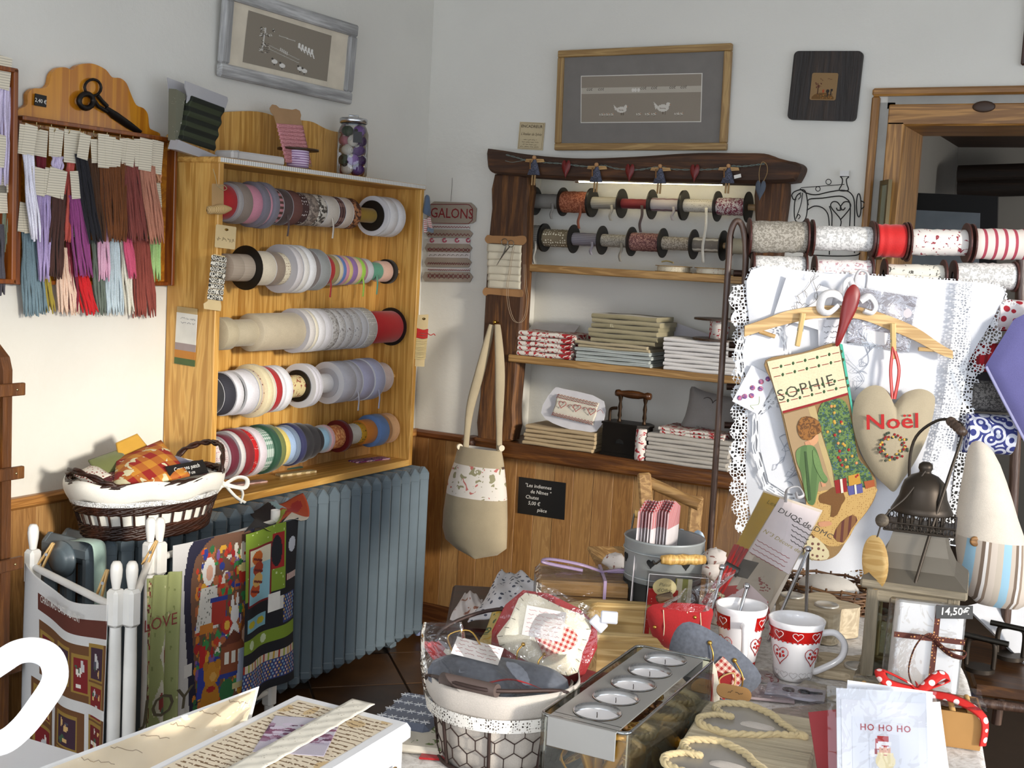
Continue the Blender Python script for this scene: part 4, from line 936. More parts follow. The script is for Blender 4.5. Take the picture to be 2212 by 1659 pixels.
m = MB(Mn); scribble(m,-.025,.036,.056,.007,.0022,.0005,24,5); scribble(m,-.022,.034,.043,.006,.0022,.0005,22,6); m.build('writing',plain('8a8a8a',.9,var=0),r)
# right side of cabinet: twine card and blue striped ornament
M = frame(PX(910,735,.205),(.25,.97,-.2),EZ) @ RO(8,'Z'); r = thing('twine_card','cream card wound with red and straw twine hung on the cabinet corner','twine card',M)
m = MB(M); m.prism([(-.03,.095),(.024,.1),(.026,.05),(.022,.04),(.026,-.1),(-.026,-.1),(-.022,.04),(-.032,.05)],0,.002); m.build('card',KRAFT2,r)
m = MB(M); m.ell((0,.082,.004),(.008,.005,.004),8,5); m.build('eyelet',metal('6a5a34',.4),r)
m = MB(M)
for k in range(7): m.tube(smooth_path([(-.028,.012 + k*.005,.001),(0,.01 + k*.005 + random.uniform(-.003,.003),.008),(.027,.012 + k*.005,.001)],4),.0035,6)
m.tube(smooth_path([(.02,.03,.006),(.035,.022,.012),(.05,.028,.012),(.06,.022,.01)],4),.0018,5); m.build('red_twine',cloth('b8201a',500.),r)
m = MB(M)
for k in range(18): m.tube(smooth_path([(-.029,-.07 + k*.0045,.001),(0,-.072 + k*.0045 + random.uniform(-.002,.002),.006),(.028,-.068 + k*.0045,.001)],4),.0024,5)
m.build('straw_twine',cloth('cdb884',500.),r)
r = thing('fabric_ornament','blue and red striped cloth ornament hung on cabinet corner beside the sampler','ornament',FL(PX(922,420,.21)))
m = MB(FL(PX(922,450,.21))); m.puff([(-.008,.05),(.006,.05),(.022,-.03),(-.02,-.02)],.012); m.build('top',cloth('56667c'),r)
for k,dx in enumerate((-.01,.018)): m = MB(FL(PX(922,480,.212 + k*.004)) @ RO(10 + 12*k,'Z')); m.box((dx,-.012,0),(.02,.05,.004),.001); m.build('tail',pat('stripes','d8d0cc','a84040',140.,.4,'Y'),r)
m = MB(FL(PX(930,497,.22)) @ RO(-8,'Z')); m.box((0,0,0),(.04,.016,.006),.002); m.build('foot',cloth('6a7888'),r)

# ---- on top of the cabinet
zt = KZ1
# hank card of dark green ribbon in a grey plastic stand
M = FL(PX(438,262,.13)) @ RO(-7,'Z') @ RO(4,'X'); r = thing('ribbon_dispenser','clear plastic dispenser wound with dark green ribbon on top of pine cabinet','dispenser',M)
CLR = plain('a8a6a8',.3,0,.05)
m = MB(M); m.prism([(-.095,.095),(.085,.095),(.09,.085),(.085,.06),(.07,.055),(.07,.04),(.055,.055),(-.005,.055),(-.01,.035),(-.02,.055),(-.06,.055),(-.075,.035),(-.075,.055),(-.09,.075)],-.004,.0); m.build('top_plate',CLR,r)
m = MB(M @ TR(-.045,-.004,-.05)); m.prism([(-.075,.1),(.06,.1),(.05,.06),(-.06,.06)],0,.003); m.build('rear_plate',CLR,r)
m = MB(M); m.prism([(-.085,-.075),(.08,-.085),(.08,-.105),(-.09,-.105)],-.03,.002); m.build('base',CLR,r)
m = MB(M @ TR(-.03,-.01,-.03)); m.prism([(-.085,.075),(-.045,.07),(-.04,-.07),(-.055,-.07)],-.01,.02); m.build('end_roll',pat('blobs','a8a394','6b6a58',90.),r)
m = MB(M); m.sheet(lambda u,v: (-.065 + .14*u - .012*(1 - v) + .0*u,-.075 + .135*v,.004 + .004*math.sin(v*22)),20,24,.02); m.build('ribbon',pat('stripes','14180c','303620',34.,.5,'Y'),r)
# flat white box
p = PZ(560,352,zt); M = FZ(V((.14,p.y,zt)),86); r = thing('card_box','flat white paper box on top of the pine cabinet','box',M)
m = MB(M); m.box((0,0,.014),(.23,.08,.028),.006); m.build('body',plain('c4c0bc',.7),r)
m = MB(M); m.box((-.09,0,.0145),(.004,.082,.03)); m.build('band',plain('a8a4a2',.7),r)
# pink lace on kraft card
M = FL(PX(630,290,.12)) @ RO(-5,'Z') @ RO(-6,'X'); r = thing('lace_card','kraft card wound with pink lace standing on the pine cabinet','lace card',M)
sc = mpp(PX(630,290,.12)); cpts = [(907,860),(930,830),(960,835),(985,858),(1090,872),(1120,865),(1150,880),(1158,915),(1150,945),(1165,1010),(1215,1330),(1115,1330),(990,1215),(945,960),(935,920),(912,890)]
loc = loc2(M,[PX(340 + x/3.687,y/3.687,.12) for x,y in cpts]); m = MB(M); m.prism(loc,-.001,.001); m.build('card',plain('a8845e',.85),r)
for k in range(10):
    a = loc2(M,[PX(340 + (945 + k*5)/3.687,(985 + k*31)/3.687,.12),PX(340 + (1158 + k*4.4)/3.687,(1000 + k*31)/3.687,.12)])
    m = MB(M); m.sheet(lambda u,v: (a[0][0] + (a[1][0] - a[0][0])*u,a[0][1] + (a[1][1] - a[0][1])*u - v*.0125,.003 + .003*math.sin(v*PI)),12,3,.0015); m.build('lace_turn',pat('dots','cf8f92','a86468',160.,.3),r)
# reel of violet gingham ribbon lying on its side
p = PZ(735,368,zt); M = TR(.13,p.y,zt); r = thing('ribbon_reel','upright reel of lilac gingham ribbon with dark wooden discs on the cabinet','ribbon reel',M)
dw_ = wood('33200f','4a3018','X',20)
m = MB(M); m.lathe([(0,0),(.045,0),(.045,.005),(0,.005)],30); m.build('disc',dw_,r)
m = MB(M); m.lathe([(0,.062),(.068,.062),(.068,.068),(0,.068)],36); m.build('disc',dw_,r)
m = MB(M); m.lathe([(.0,.005),(.036,.005),(.037,.03),(.036,.062)],30); m.build('ribbon',pat('stripes','d9c6dc','8a5a90',130.,.35,'Z'),r)
m = MB(M); m.tube([(.03,-.03,.035),(.03,-.055,.035)],.003,6); m.build('ribbon_tail',cloth('c4aed0'),r)
# glass jar with thread balls
p = PZ(822,384,zt); jx = .125; M = TR(jx,p.y,zt); r = thing('glass_jar','glass jar with steel lid filled with purple and pink thread balls','jar',M)
GL = film(.05,.03,'f4f6f6',0)
m = MB(M); m.lathe([(0,.001),(.048,.001),(.053,.008),(.054,.04),(.054,.15),(.046,.172),(.042,.178),(.042,.19)],36); m.build('body',GL,r)
m = MB(M); m.lathe([(0,.204),(.046,.203),(.049,.200),(.049,.186),(.046,.185)],36); m.build('lid',metal('c6c8cc',.25),r)
m = MB(M); m.tube([(-.012,-.01,.203),(-.012,-.01,.213),(.012,.01,.213),(.012,.01,.203)],.003,6); m.build('lid_handle',metal('c0c2c6',.25),r)
m = MB(frame(V((jx + .045,p.y - .035,zt + .135)),(.75,.66,0),EZ)); m.box((0,0,0),(.03,.038,.001)); m.build('label',plain('1a1818',.5),r)
rn = random.Random(21); zc = .022; cols = ['5a2878','6a3a8a','b0506a','c47a86','d8d0c0','8a5aa8','4a2060','a84060','cfc4b4','3d4a34','e0d4c4']
names = ['deep purple','violet','raspberry','dusty pink','cream','lavender','aubergine','crimson pink','ivory','olive','pale cream']
spots = []
for lay in range(5):
    for k in range(4):
        a = k*PI/2 + lay*.75; spots.append((.028*math.cos(a),.028*math.sin(a),.026 + lay*.033))
for i,(x,y,z) in enumerate(spots):
    c = i*7 % len(cols); m = MB(TR(jx + x,p.y + y,zt + z) @ RO(rn.uniform(0,90),'X')); b = thing('thread_ball',f'{names[c]} thread ball, {["lowest", "second", "middle", "fourth", "top"][i // 4]} layer inside the glass jar','thread ball',m.T,'thread balls in the glass jar')
    m.ell((0,0,0),(.0215,.0215,.018),14,9); m.build('thread',pat('stripes',cols[c],dk(cols[c],.7),300.,.5,'X',bump=0),b)
    m = MB(FRAMES[b.name]); m.cyl((0,0,.0165),(0,0,.0185),.008,n=12); m.build('label',plain('cfc8c0',.6) if i % 3 else plain('2a2622',.6),b)
# ================================================================ niche in the back wall with its beam frame, shelves and stock
def cn(x,y): return (1020 + x/3.0722,300 + y/3.0722)
def cm(x,y): return (1020 + x*.28029,640 + y*.28029)
OAK = rustic('3c2413','6b4220','X'); OAKZ = rustic('4a2c14','8a5a2a','Z')
NF = thing('beam_frame','dark rough-hewn timber frame with lintel and posts around the wall niche','timber frame',TR(.9,-.03,.74))
def slab(name,pts,y0,y1,mt,par,nsm=4):
    """rough timber from a traced outline on plane y0, thickness to y1"""
    M = FB(V((.9,y0,1.3))); P = loc2(M,[PY(x,y,y0) for x,y in pts]); m = MB(M); n = len(P); rn = random.Random(n)
    # rounded front: inset ring
    cx = sum(p[0] for p in P)/n; cy = sum(p[1] for p in P)/n
    ins = []
    for i in range(n):
        a = V(P[i - 1]).to_3d() if False else V((P[i - 1][0],P[i - 1][1],0)); b = V((P[(i + 1) % n][0],P[(i + 1) % n][1],0)); d = (b - a).normalized(); nn = V((-d.y,d.x,0)); q = V((P[i][0],P[i][1],0))
        ar = sum(P[k][0]*P[(k + 1) % n][1] - P[(k + 1) % n][0]*P[k][1] for k in range(n)); nn = nn if ar > 0 else -nn
        ins.append((q.x + nn.x*.010,q.y + nn.y*.010))
    vs = [(x,y,0) for x,y in ins] + [(x,y,-.012) for x,y in P] + [(x,y,y0 - y1) for x,y in P]
    fs = [tuple(range(n))]
    for k in (0,1):
        fs += [(k*n + i,(k + 1)*n + i,(k + 1)*n + (i + 1) % n,k*n + (i + 1) % n) for i in range(n)]
    m.add(vs,fs); return m.build(name,mt,par)
bt = smooth2([(95,62),(200,76),(350,100),(550,120),(750,128),(950,122),(1150,112),(1350,98),(1550,90),(1750,92),(1930,95),(2000,118),(2100,145),(2150,155),(2178,185),(2165,232),(2138,280)],3)
bb = smooth2([(2080,288),(1880,293),(1700,290),(1300,282),(900,272),(600,262),(370,248),(250,240),(140,228),(100,195),(92,150),(88,95)],3)
slab('lintel',[cn(x,y) for x,y in bt + bb],-.085,.05,OAK,NF)
slab('post',smooth2([(1066,376),(1060,450),(1053,520),(1046,640),(1040,750),(1034,860),(1030,952),(1104,952),(1110,880),(1117,800),(1124,720),(1129,640),(1134,530),(1136,450),(1138,380)],2,True),-.045,.02,OAKZ,NF)
slab('post',smooth2([(1632,385),(1630,480),(1620,650),(1602,900),(1596,1000),(1655,1000),(1665,850),(1690,500),(1700,388)],2,True),-.045,.02,OAKZ,NF)
SILLM = rustic('5a3312','8f5a22','X',.4)
m = MB(); m.box((.92,.065,.778),(1.2,.27,.062),.008); m.build('sill',SILLM,NF); SZ = .809
m = MB(); m.box((.305,-.045,.775),(.06,.09,.07),.012); m.build('sill_end',rustic('4a2812','6e401c','X',.4),NF)
SHW = wood('8a6638','b48e58','X',22,.5)
def shelf(z,y0,x0,label):
    m = MB(); m.box(((x0 + 1.413)/2,(y0 + .198)/2,z - .014),(1.413 - x0,.198 - y0,.028),.003); r = thing('niche_shelf',label,'shelf',TR(.92,.1,z - .028))
    m.build('board',SHW,r)
    for k,xx in enumerate((x0 + .03,1.39)): m = MB(); m.cyl((xx,y0 + .03,z - .034),(xx,y0 + .03,z - .026),.006,n=10); m.build('shelf_pin',metal('c9c9c9',.25),r)
shelf(1.502,0.0,.422,'plain oak shelf board under the two rods of braid reels')
S2 = 1.150; shelf(S2,-.055,.452,'oak shelf board carrying folded linens in the niche')
# strip lamp under the lintel
a,b = PY(1252,388,.03),PY(1562,397,.03); zl = (a.z + b.z)/2
LP = thing('strip_lamp','lit fluorescent strip lamp under the niche lintel','lamp',TR((a.x + b.x)/2,.03,zl))
m = MB(); m.box(((a.x + b.x)/2,.045,zl + .012),(b.x - a.x + .05,.03,.014),.003); m.build('housing',plain('d4d0c4',.5),LP)
m = MB(); m.cyl((a.x,.03,zl),(b.x,.03,zl),.0085,n=12); m.build('tube',emit('fff0c4',14.),LP)
for x in (a.x - .008,b.x + .008): m = MB(); m.cyl((x - .008,.03,zl),(x + .008,.03,zl),.010,n=12); m.build('end_cap',metal('b9b9b4',.3),LP)
# reels on two rods in the niche
NYR = .10
def nreel(x0,x1,z,r,fr,rc,label,grp,left=True,right=True,fm=None,y=NYR,tail=None):
    T = frame((x0,y,z),EY,EZ); o = thing('braid_reel',label,'ribbon reel',T,grp); w = x1 - x0; fm = fm or FLB
    m = MB(T); m.lathe([(.012,.003),(r*.97,.003),(r,.006)] + [(r*(1 + .02*math.sin(k*2.1)),.006 + (w - .012)*k/10) for k in range(1,10)] + [(r,w - .006),(r*.97,w - .003),(.012,w - .003)],30); m.build('braid',ribmat(rc),o)
    for f_,on in ((0,left),(w - .004,right)):
        if on: m = MB(T); m.lathe([(.012,f_),(fr,f_),(fr,f_ + .004),(.012,f_ + .004)],36,False); m.build('flange',fm,o)
    if tail:
        L_,c_ = tail; p0 = V((x0 + w*.75,y - r*.9,z - r*.3)); pts = smooth_path([p0,p0 + V((.006,-.006,-L_*.35)),p0 + V((-.002,-.004,-L_*.7)),p0 + V((.004,-.004,-L_))],5); m = MB(); m.sheet(lambda u,v: pts[min(int(v*(len(pts) - 1) + .5),len(pts) - 1)] + EX*((u - .5)*.011),1,len(pts) - 1,.001); m.build('braid_tail',ribmat(c_),o)
    return o
fa = [415,600,795,990,1190,1405,1625,1838]; ya = [408,413,421,429,437,446,453,440]
za = sum(PY(*cn(x,y),NYR).z for x,y in zip(fa[1:6],ya[1:6]))/5; xa = [PY(*cn(x,y),NYR).x for x,y in zip(fa,ya)]
m_ = mpp(PY(*cn(1000,430),NYR))/3.0722
A_ = [(50,S('8d8880','76716a',200.),'plain grey cord'),(72,('blobs','7a3d24','a8684a',160.,.5),'rust red woven braid'),(40,S('9c968a','807a6e',160.),'beige scalloped braid'),(33,'6e0c12','dark red cord'),(43,('stripes','a39a98','6d4a52',60.,.35,'X'),'mauve striped cord'),(42,D('bcb5a8','8a8274',150.,.3),'cream rickrack'),(55,('blobs','c9bcb8','7a3846',130.,.5),'burgundy and white zigzag braid')]
for k,(r_,rc,lb) in enumerate(A_): nreel(xa[k],xa[k + 1] - .001,za,r_*m_,97*m_,rc,f'black-flanged reel of {lb} on the upper niche rod','braid reels on the upper niche rod',right=(k in (1,4,6)),tail={0: (.06,'8d8880'),1: (.09,'8a4a30'),2: (.06,'9c968a'),3: (.10,'4a3a38'),4: (.05,'a39a98'),5: (.20,'d8d2c4')}.get(k))
m = MB(); m.cyl((.425,NYR,za),(1.41,NYR,za),.0115,n=14); one('reel_rod',m,wood('9a7a54','b89a70','X',30),'upper wooden rod through the braid reels in the niche','rod')
fb = [378,480,670,860,1055,1262,1467,1672]; yb = [640,650,660,672,685,692,705,712]
zb2 = sum(PY(*cn(x,y),NYR).z for x,y in zip(fb[1:7],yb[1:7]))/6; xb = [PY(*cn(x,y),NYR).x for x,y in zip(fb,yb)]; xb[0] = .43
B__ = [(82,S('a8a49a','8c877e',140.),'cream ribbon with loose loops'),(60,D('7d7058','ddd6c0',95.,.33),'taupe braid with cream dots'),(44,S('8a858c','6c6870',150.),'grey-lilac cord'),(42,BL('a39d92','7d776c',200.,.5),'beige picot braid'),(60,('blobs','9a7268','5c3436',170.,.5),'rose tweed braid'),(43,BL('a89e90','7a7062',180.,.5),'sand coloured cord'),(46,('stripes','c9c1b2','6f675e',75.,.4,'X'),'cream and grey striped cord')]
for k,(r_,rc,lb) in enumerate(B__): nreel(xb[k],xb[k + 1] - .001,zb2,r_*m_,97*m_,rc,f'black-flanged reel of {lb} on the lower niche rod','braid reels on the lower niche rod',left=(k > 0),right=(k in (0,6)),tail={2: (.05,'9a949c'),3: (.07,'8d867a'),0: (.09,'c9c4b8')}.get(k))
m = MB(); m.cyl((.425,NYR,zb2),(1.41,NYR,zb2),.0115,n=14); one('reel_rod',m,wood('9a7a54','b89a70','X',30),'lower wooden rod through the braid reels in the niche','rod')
nreel(xb[7] + .02,xb[7] + .11,zb2,50*m_,80*m_,'b0a890','pale reel beside the iron rack on the lower niche rod','braid reels on the lower niche rod')
# two flat reels lying on the upper shelf
for px,py,w_,lb,c in ((1450,577,40,'cream satin ribbon with beads',D('d0c6ae','8a7a5c',200.,.25)),(1537,583,42,'cream ribbon with little hearts',D('d4ccb8','a04840',150.,.22))):
    p = PY(px,py,.06); k = mpp(p); M = TR(p.x,.085,1.502); o = thing('flat_reel',f'flat wooden reel of {lb} lying on the niche shelf','ribbon reel',M,'flat reels on the niche shelf')
    m = MB(M); m.lathe([(0,0),(w_*k,0),(w_*k,.003),(0,.003)],30); m.build('disc',wood('8a7048','a88c60','X',30),o)
    m = MB(M); m.lathe([(w_*k*.88,.003),(w_*k*.9,.012),(w_*k*.88,.021)],30); m.build('ribbon',ribmat(c),o)
    m = MB(M); m.lathe([(0,.021),(w_*k,.021),(w_*k,.024),(0,.024)],30); m.build('disc',wood('8a7048','a88c60','X',30),o)
m = MB(); p = PY(1440,566,.06); m.tube(smooth_path([p + V((-.02,0,.0)),p + V((0,0,.004)),p + V((.02,0,.001)),p + V((.03,-.01,-.002))],4),.003,5); one('ribbon_knot',m,cloth('8a7a4a'),'olive raffia tied on top of the flat reel','raffia')
# ---- folded linens
def stack(x0p,x1p,ytop,ybot,zbase,yf,items,depth=.17,grp='',skew=0,tags=False):
    """items bottom to top: (material, label); heights from the photo"""
    xl = PY(x0p,ybot,yf).x; xr = PY(x1p,ybot,yf).x; H = abs(PY(x0p,ytop,yf).z - PY(x0p,ybot,yf).z); n = len(items); h = H/n; rn = random.Random(int(x0p)); out = []
    for k,(mt,lb) in enumerate(items):
        z = zbase + h*k; dx = rn.uniform(-.006,.006) + skew*k; w = (xr - xl)*rn.uniform(.95,1.02); m = MB(); yfr = yf + rn.uniform(-.006,.006)
        cx = (xl + xr)/2 + dx; hh = h*.96
        prof = [(depth,0),(.0 + hh/2,0)] + [(hh/2 - hh/2*math.sin(t),hh/2 - hh/2*math.cos(t)) for t in (PI*j/6 for j in range(1,6))] + [(hh/2,hh),(depth,hh*.98)]
        m.T = frame((cx - w/2,yfr,z),EY,EZ)
        nseg = 10; vs = []; P = len(prof)
        for s_ in range(nseg + 1):
            t = s_/nseg; wob = .0012*math.sin(t*9 + k*2)
            vs += [(a,b + wob,w*t) for a,b in prof]
        fs = [(s_*P + j,s_*P + (j + 1) % P,(s_ + 1)*P + (j + 1) % P,(s_ + 1)*P + j) for s_ in range(nseg) for j in range(P)]
        m.add(vs,fs,True); m.add(vs[:P],[tuple(range(P))[::-1]]); m.add(vs[-P:],[tuple(range(P))])
        out.append(one('folded_linen',m,mt,lb,'folded linen',grp))
    return zbase + H,out
RW = pat('blobs','d8d2c8','a01c22',55.,.52); ordn = ['lowest','second','third','fourth','fifth','sixth','seventh','eighth']
stack(1115,1237,712,766,S2,-.05,[(RW,f'red and white toile folded linen, {o} of its stack on oak shelf') for o in ordn[:5]],grp='red toile linens')
BGE = cloth('8f8668',600.); BGE2 = cloth('9a9072',600.); GWH = pat('stripes','b4b9b6','8a9290',120.,.4,'Z'); IV = cloth('d4cdc0',600.)
zt_,_ = stack(1241,1405,762,793,S2,-.055,[(GWH,f'pale grey-blue folded linen, {o} under the khaki ones') for o in ordn[:4]],grp='grey-blue linens')
zt_,_ = stack(1243,1400,748,762,zt_,-.055,[(cloth('a89a7c'),f'sand folded linen, {o} above the grey-blue ones') for o in ordn[:2]],grp='sand linens')
stack(1272,1418,690,752,zt_,-.05,[(BGE if k % 2 else BGE2,f'khaki folded linen with stamped letters, {o} of the tall stack') for k,o in enumerate(ordn[:6])],grp='khaki linens',skew=.001)
m = MB(frame(PY(1322,703,-.062),EX,EZ)); text(m,'EL',.012,0,-.006,0); one('stamped_letter',m,plain('c9c2a4',.8,var=0),'pale stamped letters on the top khaki linen','lettering')
WLN = cloth('d6d2cf',500.,.06); zw,_ = stack(1427,1590,742,812,S2,-.055,[(WLN,f'white folded linen, {o} of the white stack by the iron rack') for o in ordn[:8]],grp='white linens')
# flowered reel with dark discs on the white stack
p = PY(1548,742,-.0); M = TR(p.x,.02,zw); k = mpp(p); o = thing('ribbon_reel','upright reel of red flowered ribbon with dark wooden discs on white linens','ribbon reel',M); dwm = wood('33200f','4a3018','X',20)
for z0 in (0,.072): m = MB(M); m.lathe([(0,z0),(.093,z0),(.093,z0 + .007),(0,z0 + .007)],36,False); m.build('disc',dwm,o)
m = MB(M); m.lathe([(0,.007),(.036,.007),(.036,.072)],30); m.build('ribbon',pat('blobs','d8d0c8','a8242c',60.,.58),o)
# papers behind
m = MB(frame(PY(1190,716,.1),EX,EZ) @ RO(-60,'X')); m.box((0,0,0),(.2,.12,.002)); one('printed_sheet',m,plain('c9c5c2',.8),'white sheet with faint print lying behind red toile linens','paper')
m = MB(frame(PY(1490,735,.14),EX,EZ) @ RO(-14,'Z')); m.box((0,0,0),(.14,.09,.003)); one('printed_sheet',m,plain('b4b0b4',.8),'pale grey card standing behind the white linens','paper')
# ---- on the sill
STR = pat('stripes','b09a78','6a5a40',55.,.12,'Z')
zs,_ = stack(1128,1285,922,965,SZ,-.055,[(STR,f'beige ticking folded linen with dark edge, {o} on the niche sill') for o in ordn[:5]],grp='beige ticking linens')
M = frame(PY(1242,885,-.01),EX,EZ) @ RO(-3,'Z') @ RO(-22,'X'); o = thing('lace_card','white curved card wound with red embroidered lace on beige linens','lace card',M)
k = mpp(PY(1242,885,-.01))
m = MB(M); m.prism(smooth2([(-65*k,36*k),(-40*k,42*k),(60*k,30*k),(62*k,-38*k),(-20*k,-42*k),(-78*k,-20*k)],3,True),-.006,-.003); m.build('card',plain('cfcdd0',.6),o)
m = MB(M); m.sheet(lambda u,v: (-48*k + 100*k*u + (6*k if v > .5 else 0)*0,-22*k + 50*k*v - 5*k*u,.004 + .006*math.sin(v*PI*2) ** 2),30,12,.004); m.build('lace',cloth('d4cdbc'),o)
def redline(mb,y,amp,per,n,x0=-48,x1=52,t=.0011,zz=.012):
    mb.tube([(x0*k + (x1 - x0)*k*i/n,y*k - 5*k*i/n + amp*k*(1 if (i // per) % 2 else -1),zz) for i in range(n + 1)],t,4)
m = MB(M)
for y_ in (25,20,-17,-21): redline(m,y_,1.6,1,26); 
for i in range(3): m.tube([(x,y,.012) for x,y in heart(18*k,16*k,18,(-30 + 36*i)*k,(4 - 1.8*i)*k)],.0011,4,True); m.tube(smooth_path([((-18 + 36*i)*k,2*k,.012),((-10 + 36*i)*k,8*k,.012),((-2 + 36*i)*k,1*k,.012)],4),.0009,4)
m.build('embroidery',cloth('9c2028'),o)
# old charcoal iron
p = PY(1345,978,-.045); M = FZ(V((p.x,-.002,SZ)),-4); k = mpp(p); o = thing('charcoal_iron','antique black charcoal iron with wooden handle on the niche sill','iron',M)
IRON = metal('1d1813',.5,.6); BR = metal('3a2a1c',.4,.8)
ol = [(-.09,-.05),(.06,-.052),(.095,-.02),(.105,0),(.095,.02),(.06,.052),(-.09,.05)]
m = MB(M); m.prism(ol,.0,.012); m.prism([(x*.95,y*.93) for x,y in ol],.012,.118); m.prism(ol,.118,.126); m.build('body',IRON,o)
m = MB(M); m.T = M @ frame((-.01,-.047,.05),EX,EZ); m.prism(arc(0,0,.016,0,180,10),0,.004); m.build('air_vent',plain('050505',.9),o)
for x in (-.042,.062): m = MB(M @ TR(x,0,.126)); m.lathe([(.009,0),(.005,.012),(.008,.022),(.0055,.04),(.008,.055),(.005,.075),(.009,.09),(.009,.1)],12); m.build('handle_post',BR,o)
m = MB(M); m.T = M @ frame((-.062,0,.232),EY,EZ); m.lathe([(0,-.002),(.012,0),(.014,.012),(.01,.022),(.0145,.05),(.0155,.07),(.0145,.095),(.01,.118),(.0145,.13),(.012,.144),(0,.145)],16); m.build('handle_grip',wood('3a200e','5e3818','X',30,.3),o)
m = MB(M); m.tube(smooth_path([(-.078,-.01,.126),(-.078,-.01,.16),(-.072,-.01,.172),(-.05,-.008,.176)],4),.006,8); m.build('latch',BR,o)
# small roll of ribbon standing before the iron
p = PY(1382,978,-.055); M = TR(p.x,-.05,SZ); o = thing('ribbon_roll','slim upright roll of white ribbon with red print before the iron','ribbon roll',M)
m = MB(M); m.lathe([(0,0),(.02,0),(.022,.01),(.021,.05),(.022,.055),(.02,.11),(.019,.114),(.008,.115),(0,.112)],20); m.build('ribbon',pat('blobs','d8d0c8','a83038',55.,.58),o)
zs,_ = stack(1393,1575,938,1000,SZ,-.06,[(cloth('b9b2a8',500.),f'ecru folded linen, {o} of the pile beside the iron') for o in ordn[:7]],grp='ecru linens')
stack(1420,1560,922,936,zs,-.045,[(RW,f'red and white toile napkin, {o} on top of ecru linens') for o in ordn[:2]],grp='toile napkins')
# cushion "a la campagne"
M = frame(PY(1535,895,.09),EX,EZ) @ RO(-6,'Z') @ RO(-8,'X'); k = mpp(PY(1535,895,.09)); o = thing('small_cushion','small grey linen cushion lettered à la campagne standing in the niche','cushion',M)
m = MB(M); m.puff(smooth2([(-56*k,50*k),(-25*k,46*k),(30*k,45*k),(60*k,48*k),(58*k,20*k),(58*k,-20*k),(62*k,-50*k),(30*k,-46*k),(-30*k,-46*k),(-62*k,-50*k),(-56*k,-15*k),(-55*k,20*k)],3,True),.03,(0,0)); m.build('cover',cloth('8f8a86',500.),o)
m = MB(M); m.tube([(x,y,.028 - abs(x)*.1 - abs(y)*.05) for x,y in heart(50*k,46*k,26,4*k,12*k)],.0012,4,True); text(m,'à la campagne',.014,2*k,-32*k,.022,shear=.1); m.build('stitching',plain('3a2c2c',.9,var=0),o)

# ================================================================ on the back wall
YW = -.004
# framed hen embroidery
p00,p10,p11,p01 = PY(1200,325,-.014),PY(1570,325,-.014),PY(1580,96,-.026),PY(1206,108,-.026); M = fcard(p00,p10,p01); q = loc2(M,[p00,p10,p11,p01]); w = q[1][0]; h = (q[2][1] + q[3][1])/2
PFB = thing('framed_picture','light oak frame with grey mount and linen embroidered with white hens','picture',M); OF = wood('8a6a3e','b0905c','X',26,.5); fw_ = .026
for a,b,c,d in ((0,0,w,fw_),(0,h - fw_,w,h),(0,fw_,fw_,h - fw_),(w - fw_,fw_,w,h - fw_)): m = MB(M); m.box(((a + c)/2,(b + d)/2,.002),(c - a,d - b,.022),.003); m.build('frame_bar',OF if c - a > d - b else wood('8a6a3e','b0905c','Y',26,.5),PFB)
m = MB(M); m.box((w/2,h/2,0),(w - .04,h - .04,.006)); m.build('mount',cloth('77726c',700.),PFB)
lp = loc2(M,[PY(1256,264,-.02),PY(1513,262,-.02),PY(1517,160,-.02),PY(1258,166,-.02)]); P4 = [V((x,y,.004)) for x,y in lp]
R = Raster(190,76,'8f8475'); R.rect(0,19,190,29,'b4ab9c'); rn = random.Random(8)
def hen(x,y,s,R=R,c='cfc8bc'):
    R.ell(x,y,8*s,5*s,c); R.ell(x + 7*s,y - 5*s,2.6*s,3*s,c); R.poly([(x - 6*s,y - 2*s),(x - 13*s,y - 9*s),(x - 10*s,y + 2*s)],c); R.line(x,y + 5*s,x,y + 9*s,.5,'6b5f50'); R.line(x + 3*s,y + 5*s,x + 3*s,y + 9*s,.5,'6b5f50'); R.ell(x + 9.5*s,y - 5*s,.9,.7,'a86a3a'); R.line(x - 4*s,y,x + 3*s,y + 1,.6,'857a6a')
hen(66,56,1.0); hen(132,54,1.15)
for x in (34,42,50,94,108,118,154,160): hen(x,64,.35,c='c4bcae')
for x in (84,88,93): R.ell(x,24,2,3,'d8d2c8')
R.line(0,70,190,70,.4,'7d7263')
m = MB(M); m.sheet(lambda u,v: P4[0].lerp(P4[1],u).lerp(P4[3].lerp(P4[2],u),v),190,76,0,R.f()); m.build('embroidery',printed(),PFB)
m = MB(M); lx0,ly0 = lp[0]; lw = lp[1][0] - lp[0][0]; lh = lp[3][1] - lp[0][1]
for x_ in (.06,.16,.52,.61,.76,.85): text(m,'cot',.013,lx0 + lw*x_,ly0 + lh*.685,.0046,shear=.2)
m.build('stitched_words',plain('4a4238',.9,var=0),PFB)
m = MB(M); m.prism([(lp[0][0] - .003,lp[0][1] - .003),(lp[1][0] + .003,lp[1][1] - .003),(lp[2][0] + .003,lp[2][1] + .003),(lp[3][0] - .003,lp[3][1] + .003)],.003,.0036); m.build('mount_edge',plain('cfcac0',.7),PFB)
